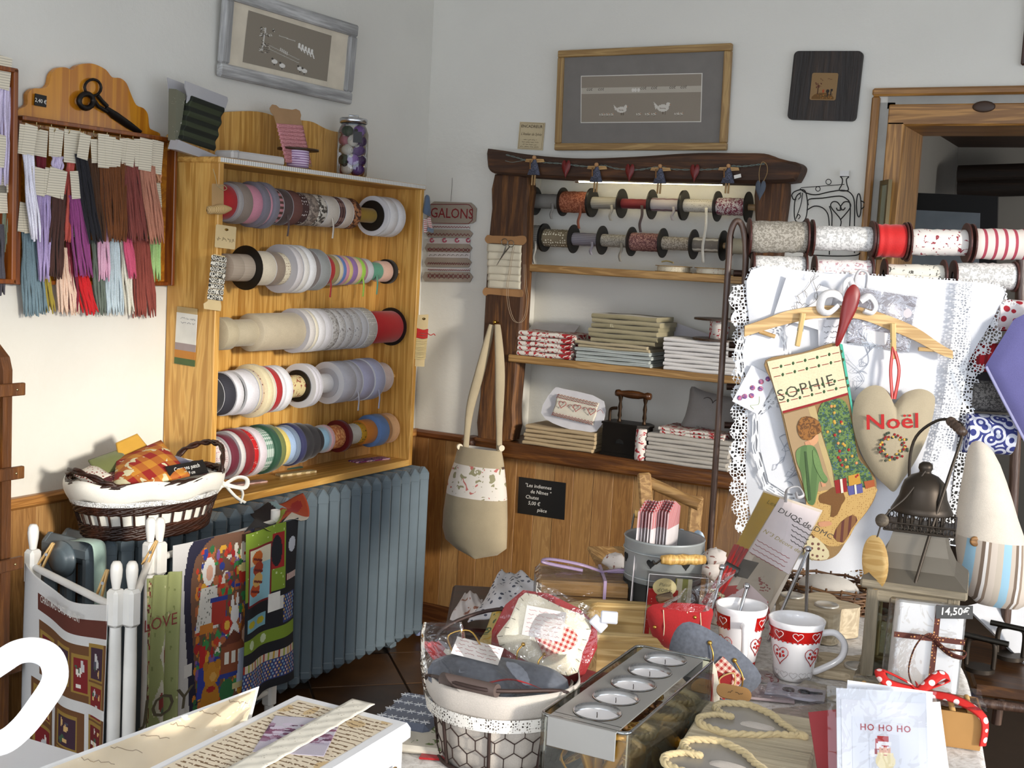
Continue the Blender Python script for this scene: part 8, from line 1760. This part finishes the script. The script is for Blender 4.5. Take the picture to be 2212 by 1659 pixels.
lv_ = [(a_*1.16,.231),(a_*.86,.255),(a_*.70,.285),(a_*.60,.318),(a_*.56,.335)]; vs = sum((sq(r,z) for r,z in lv_),[]); m = MB(LM); m.add(vs,[(k*4 + i,k*4 + (i + 1) % 4,(k + 1)*4 + (i + 1) % 4,(k + 1)*4 + i) for k in range(4) for i in range(4)] + [(16,17,18,19)]); m.build('roof',ZB,LN)
for i in range(4):
    A_,B_2 = V(sq(a_*.78,.332)[i]),V(sq(a_*.78,.332)[(i + 1) % 4]); m = MB(LM)
    for e in (.0,.016): m.tube([A_ + EZ*e,B_2 + EZ*e],.002,5)
    for k in range(11): p = A_.lerp(B_2,(k + .5)/11); m.tube([p + (B_2 - A_).normalized()*.004*math.cos(t) + EZ*(.008 + .006*math.sin(t)) for t in (2*PI*j/8 for j in range(8))],.0012,4,True)
    m.build('gallery_side',ZD,LN)
m = MB(LM); m.box((0,0,.333),(a_*1.56,a_*1.56,.003)); m.build('gallery_plate',ZD,LN)
m = MB(LM)
for k in range(16): t = 2*PI*k/16; m.tube([(.042*math.cos(t),.042*math.sin(t),.335),(.042*math.cos(t),.042*math.sin(t),.37)],.0028,5)
m.build('vent_ring',ZD,LN)
m = MB(LM); m.lathe([(.058,.364),(.060,.366),(.054,.378),(.046,.395),(.043,.412),(.038,.428),(.026,.440),(.012,.446),(.011,.450),(.014,.456),(.013,.464),(.007,.469),(0,.470)],32); m.build('bell_cap',ZD,LN)
m = MB(LM); hp_ = smooth_path([(.0,-.094,.222),(.02,-.06,.33),(.045,-.02,.45),(.062,.01,.535),(.05,.03,.555),(.01,.05,.55),(-.03,.065,.50),(-.03,.075,.40),(0,.094,.222)],6); m.tube(hp_,.0032,7); m.build('handle_wire',ZD,LN)
m = MB(LM @ frame((.066,.005,.537),(.55,-.4,.3),EZ) @ RO(-90,'Y')); L_ = .05; m.T = LM @ frame((.035,.042,.556),V((.032,-.042,-.022)),EZ) @ RO(90,'Y'); m.lathe([(0,0),(.009,.001)] + [(.0095 + .0012*math.sin(k*1.9),.004 + k*.0035) for k in range(13)] + [(.009,.052),(0,.053)],12); m.build('handle_grip',wood('3a2c20','56443a','Z',60),LN)
# tag on a cord and a small figure inside
cpos = LM @ V((-.075,-.085,.265)); Mx = frame(cpos,RT*.5 - FW*.8,EZ); o = thing('wood_tag','oval slice of pale wood hanging from the lantern bell','wood tag',Mx); m = MB(Mx); m.puff(arc(0,0,.030,0,345,24,.048),.006,(0,0)); m.build('slice',wood('c49a58','dcb878','X',30,.5),o)
m = MB(); m.tube(smooth_path([cpos + EZ*.045,cpos + EZ*.085 + RT*.012,LM @ V((-.03,-.05,.40)),LM @ V((.0,-.012,.452))],6),.0016,5); m.build('cord',metal('3c342c',.6,.3),o); m = MB(); m.ell(cpos + EZ*.075 + RT*.006,(.012,.01,.012)); m.build('bark_chip',rustic('4a4034','7d7260'),o)
M = LM @ TR(.0,.0,.026); o = thing('gold_ornament','small gold angel ornament inside the wooden lantern','ornament',M); m = MB(M); m.lathe([(0,0),(.022,0),(.01,.12),(0,.125)],14); m.build('body',plain('7d6a2c',.35,.5),o); m = MB(M); m.ell((0,0,.15),.014); m.build('head',plain('a08a3c',.3,.6),o)
# ---- gift pack 14,50
c = tp(1995,1552,TC); kP = mpp(c); M = frame(V((c.x - .006,c.y + .0,TC)),(RT.x,RT.y,0),EZ) @ RO(-4,'Z') @ RO(-8,'X'); w,h = .116,.190; o = thing('gift_pack','tall clear-wrapped white gift pack with brown ribbon and 14,50 € tag','gift pack',M)
m = MB(M); m.box((.004,h/2,-.02),(w*.94,h,.032),.002); m.build('contents',plain('e2deda',.5,0,.06),o); m = MB(M); m.box((0,h/2,-.019),(w*1.03,h*1.01,.044),.004); m.build('wrap',film(.06,.06,bump=1.,scale=18.),o)
BRB = pat('dots','4a1c10','c08a54',190.,.3)
m = MB(M); m.box((.01,h/2,.0042),(.009,h,.001)); m.build('ribbon',BRB,o); m = MB(M); m.box((0,h*.70,.0042),(w*1.03,.009,.001)); m.build('ribbon',BRB,o)
m = MB(M); m.tube(smooth_path([(.01,h*.7,.006),(-.012,h*.74,.02),(-.03,h*.62,.024),(-.034,h*.42,.018),(-.022,h*.28,.012),(-.01,h*.22,.01)],6),.006,6,flat=.2); m.tube(smooth_path([(.01,h*.68,.006),(.03,h*.60,.02),(.052,h*.58,.022),(.056,h*.63,.018),(.03,h*.63,.01),(.012,h*.66,.006)],6),.006,6,flat=.2); m.build('bow',BRB,o)
Mx = M @ TR(.036,h*.955,.006) @ RO(6,'Z'); m = MB(Mx); m.box((0,0,0),(.062,.022,.001)); m.build('price_tag',plain('111010',.5),o); m = MB(Mx); text(m,'14,50€',.0125,0,-.0045,.0006,bold=.01,shear=.1); m.build('price_lettering',plain('ece8e0',.7,var=0),o)
# ---- biscuit box with red ribbon
c = tp(1970,1590,TC); M = FZ(V((c.x,c.y + .02,TC)),14); o = thing('biscuit_box','small kraft tray of biscuits tied with red heart ribbon','biscuit box',M); KB_ = plain('a87c44',.7)
m = MB(M); m.box((0,0,.003),(.19,.085,.006)); m.build('base',KB_,o)
for x,y,dx,dy in ((-.094,0,.003,.085),(.094,0,.003,.085),(0,-.042,.19,.003),(0,.042,.19,.003)): m = MB(M); m.box((x,y,.03),(dx,dy,.055)); m.build('side',KB_,o)
m = MB(M); m.sheet(lambda u,v: ((u - .5)*.2,(v - .5)*.095,.066 + .004*math.sin(u*15)*math.sin(v*8)),20,10,0); m.build('cellophane',film(.05,.06,bump=1.,scale=40.),o)
for i in range(14): Mb = M @ TR(-.08 + (i % 7)*.0265,-.02 + (i // 7)*.038,.05) @ RO(75,'Y'); m = MB(Mb); m.lathe([(0,.0045),(.015,.0045),(.0175,.002),(.0175,-.002),(.015,-.0045),(0,-.0045)],16); one('biscuit',m,plain('c49a5c',.8),'round golden biscuit standing in the kraft tray','biscuit','biscuits in the kraft tray',Mb)
RBH = pat('dots','c01c16','e4d0cc',60.,.3); m = MB(M); m.tube(smooth_path([(-.005,-.045,.015),(-.004,-.044,.06),(0,-.02,.072),(.0,.03,.07)],5),.007,6,flat=.2); m.tube(smooth_path([(0,-.02,.072),(.05,-.03,.074),(.095,-.045,.055),(.098,-.046,.01)],5),.007,6,flat=.2)
for pts in ([(0,-.02,.073),(-.05,-.03,.085),(-.06,-.01,.098),(-.02,-.01,.085)],[(0,-.02,.073),(.03,.0,.1),(.045,.01,.09),(.01,-.01,.076)]): m.tube(smooth_path(pts + [pts[0]],6),.0085,6,flat=.2)
m.build('ribbon_bow',RBH,o); Mx = M @ TR(.096,-.03,.03) @ RO(90,'Z') @ RO(90,'X'); m = MB(Mx); m.box((0,0,.001),(.03,.026,.001)); m.build('green_label',plain('9aa878',.7),o)
# ---- HO HO HO cards
def cardset(label,cpx,d,w,h,rot,mt,tilt=-14,nm='greeting_card'): M = frame(PD(*cpx,d),RT,UP) @ RO(rot,'Z') @ RO(tilt,'X'); r = thing(nm,label,'greeting card',M,'greeting cards on the table'); m = MB(M); m.box((0,0,0),(w,h,.0016)); m.build('sheet',mt,r); return r,M
kc = 1.62/F; WCD = plain('c6c9d1',.5,0,.02)
cardset('red greeting card edge behind the white cards',(1850,1650),1.70,.11,.15,6,plain('8a1c20',.5)); cardset('white card with toile edge behind the HO HO HO card',(1955,1650),1.69,.118,.16,3,plain('d4cdc8',.5)); cardset('white card slanting behind the HO HO HO card',(1915,1612),1.665,.118,.16,-8,WCD)
o,M = cardset('white Christmas card lettered HO HO HO with stitched bearded face',(1906,1630),1.62,.120,.165,-3,WCD)
m = MB(M); m.box((.002,-.004,.0012),(.112,.145,.001)); m.build('mat',plain('cccdd5',.5,0,.02),o); m = MB(M); m.box((.004,-.012,.002),(.088,.118,.0006)); m.build('aida_panel',plain('c8cad2',.7,0,.03),o)
m = MB(M); text(m,'HO HO HO',.0085,.004,.030,.0026,space=1.15,bold=.01); m.build('lettering',plain('98202e',.7,var=0),o)
R = Raster(34,40,'c8cad2'); R.rect(9,2,22,14,'a81c20'); R.rect(7,5,12,17,'a81c20'); R.rect(10,8,25,12,'dcdce0'); R.rect(8,10,14,16,'dcdce0'); R.ell(4,21,4,4,'dcdce0'); R.rect(6,16,9,22,'8a1418'); R.ell(18,29,11,10,'dccfa8'); R.rect(9,20,27,28,'dccfa8'); R.rect(11,14,24,20,'d8ac98'); R.rect(13,13,16,15,'dcdce0'); R.rect(20,13,23,15,'dcdce0'); R.rect(14,16,15,17,'3a3a3a'); R.rect(20,16,21,17,'3a3a3a'); R.rect(12,20,25,22,'e4d8b4'); R.rect(16,22,20,23,'b04848'); R.rect(17,17,19,19,'cc907c')
m = MB(M); m.sheet(lambda u,v: (-.018 + .040*u,-.021 + .047*v,.0028),34,40,0,R.f()); m.build('stitched_face',printed(),o)
m = MB(M); m.sheet(lambda u,v: ((u - .5)*.146,(v - .5)*.169,.004 + .001*math.sin(u*8 + v*5)),10,10,0); m.build('sleeve',film(.03,.05,bump=.5,scale=20.),o)
# ---- box with two heart windows
A,B,C3,D3 = tp(1535,1500,.86),tp(1780,1570,.86),tp(1720,1740,.86),tp(1420,1680,.86); M = fcard(D3,C3,A); q = loc2(M,[D3,C3,B,A]); HBX = thing('heart_window_box','pale wooden box with two rope-edged heart windows in the lid','box',M); GW = rustic('b4a78e','d2c6ac','X',.7)
w = q[1][0]; h = (q[2][1] + q[3][1])/2; w = max(w,q[2][0] - q[3][0]); xo = min(q[0][0],q[3][0])
m = MB(M); m.box((xo + w/2,h/2,-.028),(w,h,.056),.004); m.build('body',GW,HBX)
rpm = pat('stripes','b09a6c','d8c69a',260.,.5,'X')
for (cx_,cy_) in ((1632,1566),(1568,1652)):
    c2 = loc2(M,[PZ(cx_,cy_,.862)])[0]; hz_ = heart(.128,.150,40); ang = math.radians(78); hz_ = [(c2[0] + x*math.cos(ang) - y*math.sin(ang),c2[1] + x*math.sin(ang) + y*math.cos(ang)) for x,y in hz_]
    m = MB(M); m.prism(hz_ if sum(hz_[k][0]*hz_[(k + 1) % 40][1] - hz_[(k + 1) % 40][0]*hz_[k][1] for k in range(40)) > 0 else hz_[::-1],.0005,.0012); m.build('window_ground',plain('8a857e',.25),HBX)
    m = MB(M)
    P = smooth2(hz_,3,True); P = [(x,y) for x,y in P]
    for s2 in range(3): m.tube([(x + .003*math.cos(i*.9 + s2*2.1),y + .0022*math.sin(i*.7 + s2),.004 + .0026*math.sin(i*.9 + s2*2.1)) for i,(x,y) in enumerate(P)],.0036,6,True)
    m.build('rope_edge',cloth('c9b58a',300.),HBX)
    m = MB(M); m.puff(smooth2([(c2[0] - .02,c2[1] - .008),(c2[0] + .02,c2[1] - .012),(c2[0] + .026,c2[1] + .006),(c2[0] - .014,c2[1] + .012)],3,True),.003,None,4,.0012,False); m.build('lace_bit',cloth('c4bab0'),HBX)
# small packets between mug and box
def lay(px,py,w,l,ang,mt,label,nm='clear_packet',z=0.,extra=None):
    c = tp(px,py,TC + z); M = FZ(c,ang); o = thing(nm,label,'packet',M,'small packets on the table'); m = MB(M); m.box((0,0,.003),(l,w,.005),.001); m.build('insert',mt,o); m = MB(M); m.sheet(lambda u,v: ((u - .5)*l*1.15,(v - .5)*w*1.2,.008 + .003*math.sin(u*11)*math.sin(v*9)),12,10,0); m.build('wrap',film(.06,.07,bump=1.,scale=50.),o); return o,M
lay(1650,1500,.07,.10,20,plain('a8989c',.6),'clear packet with grey trimmings beside the squat mug'); o,M = lay(1718,1500,.06,.10,12,plain('b8b6c4',.6),'clear packet with small dark scissors before the squat mug',z=.004)
m = MB(M)
for x in (-.012,.014): m.tube([(x + .009*math.cos(t),.007*math.sin(t),.007) for t in (2*PI*i/14 for i in range(14))],.002,5,True)
m.tube([(.02,0,.007),(.045,.004,.007)],.002,5); m.build('scissors',plain('2a2a2e',.4),o)
lay(1620,1465,.05,.09,40,pat('blobs','b4a8a4','8a2c30',50.,.6),'clear packet with red print under the tall mug'); lay(1755,1545,.06,.12,50,plain('a89a8c',.6),'clear packet of beige trimmings beside the heart window box'); lay(1790,1500,.06,.11,-5,plain('b8ad98',.7),'clear packet of ecru lace before the tealight block')
c = tp(1585,1497,.865); M = frame(c,RT - UP*.2,UP*.6 + FW*.6); m = MB(M); m.prism(rrect(-.028,-.013,.028,.013,.012),0,.002); o = one('kraft_tag',m,plain('a87c48',.8),'small round-ended kraft tag on the heart window box','tag'); m = MB(M); scribble(m,-.01,.018,0,.006,.0022,.0005,14,2); m.build('writing',plain('4a3a28',.8,var=0),o)
c = tp(1522,1555,TC); M = frame(c + EZ*.042,RT,UP) @ Matrix.Scale(.72,4); m = MB(M); m.puff(smooth2([(-.03,.07),(.015,.075),(.03,.0),(.02,-.07),(-.03,-.06)],3,True),.015); o = one('felt_pouch',m,CREAM,'cream felt pouch end between glass holder and heart window box','pouch')
m = MB(M); m.box((.005,.0,.014),(.018,.10,.004),.001); m.build('gingham_trim',GING,o)
# wicker basket behind the table
c = PD(1785,1318,2.75); M = TR(c.x,c.y,c.z); o = thing('wicker_basket','brown wicker basket under the lace hem of white linen','basket',M); WK2 = rustic('4a2e18','7a5630','X',.6)
def wb_(t,z): r = .085 + .018*z/.06; return V((r*1.1*math.cos(t),r*.8*math.sin(t),z))
for k in range(9): m = MB(M); m.tube([wb_(2*PI*i/40,.004 + k*.0075) + V((0,0,.002*math.sin(i*PI/2 + k*PI))) for i in range(40)],.0032,5,True); m.build('weave_row',WK2,o)
m = MB(M)
for i in range(22): t = 2*PI*i/22; m.tube([wb_(t,0),wb_(t,.07)],.0026,5)
m.build('stake_ring',WK2,o); m = MB(M); m.lathe([(0,.002),(.085,.002),(.085,.004),(0,.004)],24); m.build('base',WK2,o); m = MB(M); m.ell((0,0,.05),(.07,.05,.03)); m.build('lining',cloth('c4bdb4'),o)
sx_ = FZ(V((c.x - .02,c.y + .10,0)),20); o = thing('low_cabinet','dark brown low cabinet standing behind the display table','cabinet',sx_); m = MB(sx_); m.box((0,0,(c.z - .03)/2),(.25,.20,c.z - .03),.006); m.build('body',wood('1c0e07','2e180c','X',20,.4),o); m = MB(sx_); m.box((0,0,c.z - .018),(.28,.23,.03),.005); m.build('top',wood('1c0e07','2e180c','X',20,.4),o)
# ================================================================ foreground and edges
# white keepsake box at the lower left of the table edge
zt2 = .93; A,B = PZ(640,1497,zt2),PZ(893,1560,zt2); D4 = PZ(330,1690,zt2)
xd = (B - A).normalized(); yd = EZ.cross(xd); M = frame(A,xd,yd); w = (B - A).length; L_ = -.36
WBX = thing('keepsake_box','white painted wooden box, lid papered with script, lace and lilac photo','box',M); WPT = plain('dedee0',.35,0,.02,.2)
m = MB(M); m.box((w/2,L_/2,-.012),(w,-L_,.024),.006); m.build('lid',WPT,WBX); m = MB(M); m.box((w/2 - .002,L_/2,-.09),(w - .014,-L_ - .014,.132),.003); m.build('body',WPT,WBX)
R = Raster(90,150,'d8cab2'); rn = random.Random(12)
for y in range(4,150,5):
    x = 3
    while x < 86: L2 = rn.uniform(2,7); R.line(x,y + rn.uniform(-.6,.6),x + L2,y + rn.uniform(-.8,.8),.45,'7d6448'); x += L2 + rn.uniform(1,3)
R.speck(14,6,['c4aa80','d0c0a8'],None,rn)
for y in range(4,150,5):
    x = 3
    while x < 86: L2 = rn.uniform(2,7); R.line(x,y + rn.uniform(-.6,.6),x + L2,y + rn.uniform(-.8,.8),.45,'6d5238'); x += L2 + rn.uniform(1,3)
mg = .018
m = MB(M); m.sheet(lambda u,v: (mg + (w - 2*mg)*u,-.02 - .32*(1 - v),.0006),90,150,0,R.f()); m.build('script_paper',printed(.7,0),WBX)
R = Raster(60,80,'a8a0b0'); R.rect(0,0,60,34,'b8b2bc'); 
for _ in range(90): R.ell(rn.uniform(0,60),rn.uniform(18,56),rn.uniform(2,6),rn.uniform(1,4),rn.choice(['6a3c58','7d4a66','8a6880','9a7c92','c0b4c4','5a3450']))
R.rect(0,58,60,80,'b4acb8')
c = loc2(M,[PZ(645,1590,zt2)])[0]; Mp = M @ TR(c[0],c[1],.0014) @ RO(24,'Z'); m = MB(Mp); m.sheet(lambda u,v: ((u - .5)*.085,(v - .5)*.115,0),60,80,.0005,R.f()); m.build('lilac_photo',printed(.6,0),WBX)
a,b = loc2(M,[PZ(785,1520,zt2),PZ(540,1659,zt2)]); d = V((b[0] - a[0],b[1] - a[1],0)); nn = V((-d.y,d.x,0)).normalized(); m = MB(M); m.sheet(lambda u,v: V((a[0],a[1],.0024)) + d*v*1.25 + nn*((u - .5)*.035) + V((0,0,.0008*math.sin(v*60)*math.sin(u*9))),8,60,.001,size=(.035,.3)); m.build('lace_band',pat('dots','d8d2c4','b0a898',220.,.3),WBX)
p = PP(840,1606,A + xd*w,xd); m = MB(frame(B + xd*-.004 + yd*-.05 + EZ*-.05,yd,EZ)); m.box((0,0,.002),(.03,.006,.003)); m.build('keyhole',metal('8a6a34',.4),WBX)
# desk below it
m = MB(); q = M @ V((w/2,-.35,0)); DS = thing('side_desk','white side desk under the keepsake box and script cards','desk',TR(q.x,q.y,0)); Mx = frame(V((q.x,q.y,0)),xd,yd); m.T = Mx; zd = zt2 - .156; m.box((-.24,-.05,zd - .015),(.66,.74,.03),.005); m.build('top',WPT,DS)
for x in (-.53,.05):
    for y in (-.38,.28): m = MB(Mx); m.box((x,y,(zd - .03)/2),(.04,.04,zd - .03),.004); m.build('leg',WPT,DS)
# script cards in clear sleeve leaning over
def fcards(label,P,mt,cat='card',z=0.):
    M = fcard(P[0],P[1],P[3]); q = loc2(M,P); m = MB(M); ar = sum(q[k][0]*q[(k + 1) % 4][1] - q[(k + 1) % 4][0]*q[k][1] for k in range(4)); m.prism(q if ar > 0 else q[::-1],-.0008,.0008); o = thing('script_card',label,cat,M,'cards on the side desk'); m.build('sheet',mt,o); return o,M,q
P = [PZ(30,1690,.87),PZ(330,1740,.85),PZ(530,1562,.93),PZ(553,1490,.96)]
o,M2,q = fcards('cream script card in a clear sleeve leaning on the keepsake box',P,plain('e4d2b2',.6)); m = MB(M2); rn = random.Random(4)
for i in range(7):
    t = (i + 1)/8; a = V((*q[0],0)).lerp(V((*q[3],0)),t); 
    b = a + (V((*q[1],0)) - V((*q[0],0)))*.35*(1 - t*.6)
    k0 = 0
    m.tube([a.lerp(b,s2/12) + V((rn.uniform(-1,1)*.001,rn.uniform(-1,1)*.002,.001)) for s2 in range(1,12)],.0006,4)
m.build('handwriting',plain('a08a6c',.8,var=0),o); m = MB(M2); Q = [V((*p,.004)) for p in q]; m.sheet(lambda u,v: Q[0].lerp(Q[1],u).lerp(Q[3].lerp(Q[2],u),v) + V((0,0,.003*math.sin(u*9 + v*13))),14,20,0); m.build('clear_sleeve',film(.10,.08,bump=.8,scale=18.),o)
P2 = [p - FW*-.012 + UP*.012 for p in P]; P2[3] = PD(560,1480,1.64); o,M2,q = fcards('white backing card behind the cream script card',[PZ(18,1684,.864),PZ(330,1745,.844),PZ(536,1564,.924),PZ(560,1483,.954)],plain('dedcda',.5))
P = [PZ(300,1690,.895),PZ(560,1740,.895),PZ(600,1615,.895),PZ(500,1590,.895)]
o,M2,q = fcards('white card in glossy clear sleeve before the keepsake box',P,plain('c9c9cc',.4)); m = MB(M2); Q = [V((*p,.004)) for p in q]; m.sheet(lambda u,v: Q[0].lerp(Q[1],u).lerp(Q[3].lerp(Q[2],u),v) + V((0,0,.004*math.sin(u*7 + v*9))),14,14,0); m.build('clear_sleeve',film(.16,.08,bump=1.,scale=14.),o)
a,b = PZ(598,1612,.90),PZ(530,1680,.90); m = MB(); m.tube([a,(a + b)/2,b],.005,6,flat=.5); one('bark_strip',m,rustic('5a4a34','8a7658'),'brown bark-like strip lying on the clear card sleeve','strip')
# overexposed white wire loop close to the camera
hk = [(-60,1600),(0,1605),(45,1575),(85,1525),(118,1470),(112,1425),(80,1405),(40,1408),(0,1432),(-40,1460),(-90,1500)]
m = MB(); P = smooth_path([PD(x,y,.62 + .0004*i) for i,(x,y) in enumerate(hk)],6); m.tube(P,.0085*.75,12); one('white_wire_loop',m,plain('f6f6fa',.3,0,.0),'thick white loop end close to the camera before the clothes horse','wire loop')
# ---- sewing table at the right edge
a = PD(2085,1478,2.85); ST_ = thing('sewing_table','dark wooden sewing machine table with iron edge at the photo edge','table',TR(a.x + .3,a.y + .1,0)); zs_ = a.z
Mx = frame(V((a.x,a.y,zs_)),(RT.x*.95 - FW.x*.25,RT.y*.95 - FW.y*.25,0),EZ); fr = Mx
m = MB(Mx); m.box((.45,-.012,-.22),(.86,.028,.44),.006); m.build('top',wood('3a2210','5a3818','X',20,.4),ST_)
m = MB(Mx); m.tube([(-.08,-.035,.012),(.4,-.035,.012),(.9,-.035,.012)],.011,10); m.build('iron_edge',RUSTP,ST_)
for x in (.03,.8): m = MB(Mx); m.tube([(x,-.03,-.05),(x,-.4,-.06),(x - .03,-zs_,-.04)],.016,8); m.build('leg',ZD,ST_)
# iron fittings on the table
def fit(px,py,d,label):
    p = PD(px,py,d); M = TR(*p); o = thing('iron_clamp',label,'clamp',M,'iron clamps on the sewing table'); m = MB(M); m.tube(smooth_path([(-.03,0,-.05),(-.03,0,0),(-.02,0,.015),(.02,0,.015),(.03,0,0),(.03,0,-.05)],4),.006,8); m.build('frame',ZD,o); m = MB(M); m.cyl((-.05,0,.02),(.06,-.01,.018),.007,n=10); m.build('screw',metal('4a4844',.35),o); m = MB(M); m.cyl((0,0,-.06),(0,0,-.05),.035,n=16); m.build('foot',ZD,o)
fit(2120,1395,2.9,'black iron clamp with crossbar standing on the sewing table'); fit(2185,1370,3.0,'black iron clamp behind the first on the sewing table')
P = [PD(2085,1310,3.05),PD(2260,1480,3.0),PD(2260,1290,3.05),PD(2170,1290,3.08)]; M = fcard(P[0],P[1],P[3]); q = loc2(M,P); m = MB(M); ar = sum(q[k][0]*q[(k + 1) % 4][1] - q[(k + 1) % 4][0]*q[k][1] for k in range(4)); m.prism(q if ar > 0 else q[::-1],-.004,.004); one('white_board',m,plain('c9c9cc',.5),'white board leaning behind the striped bag at photo edge','board')
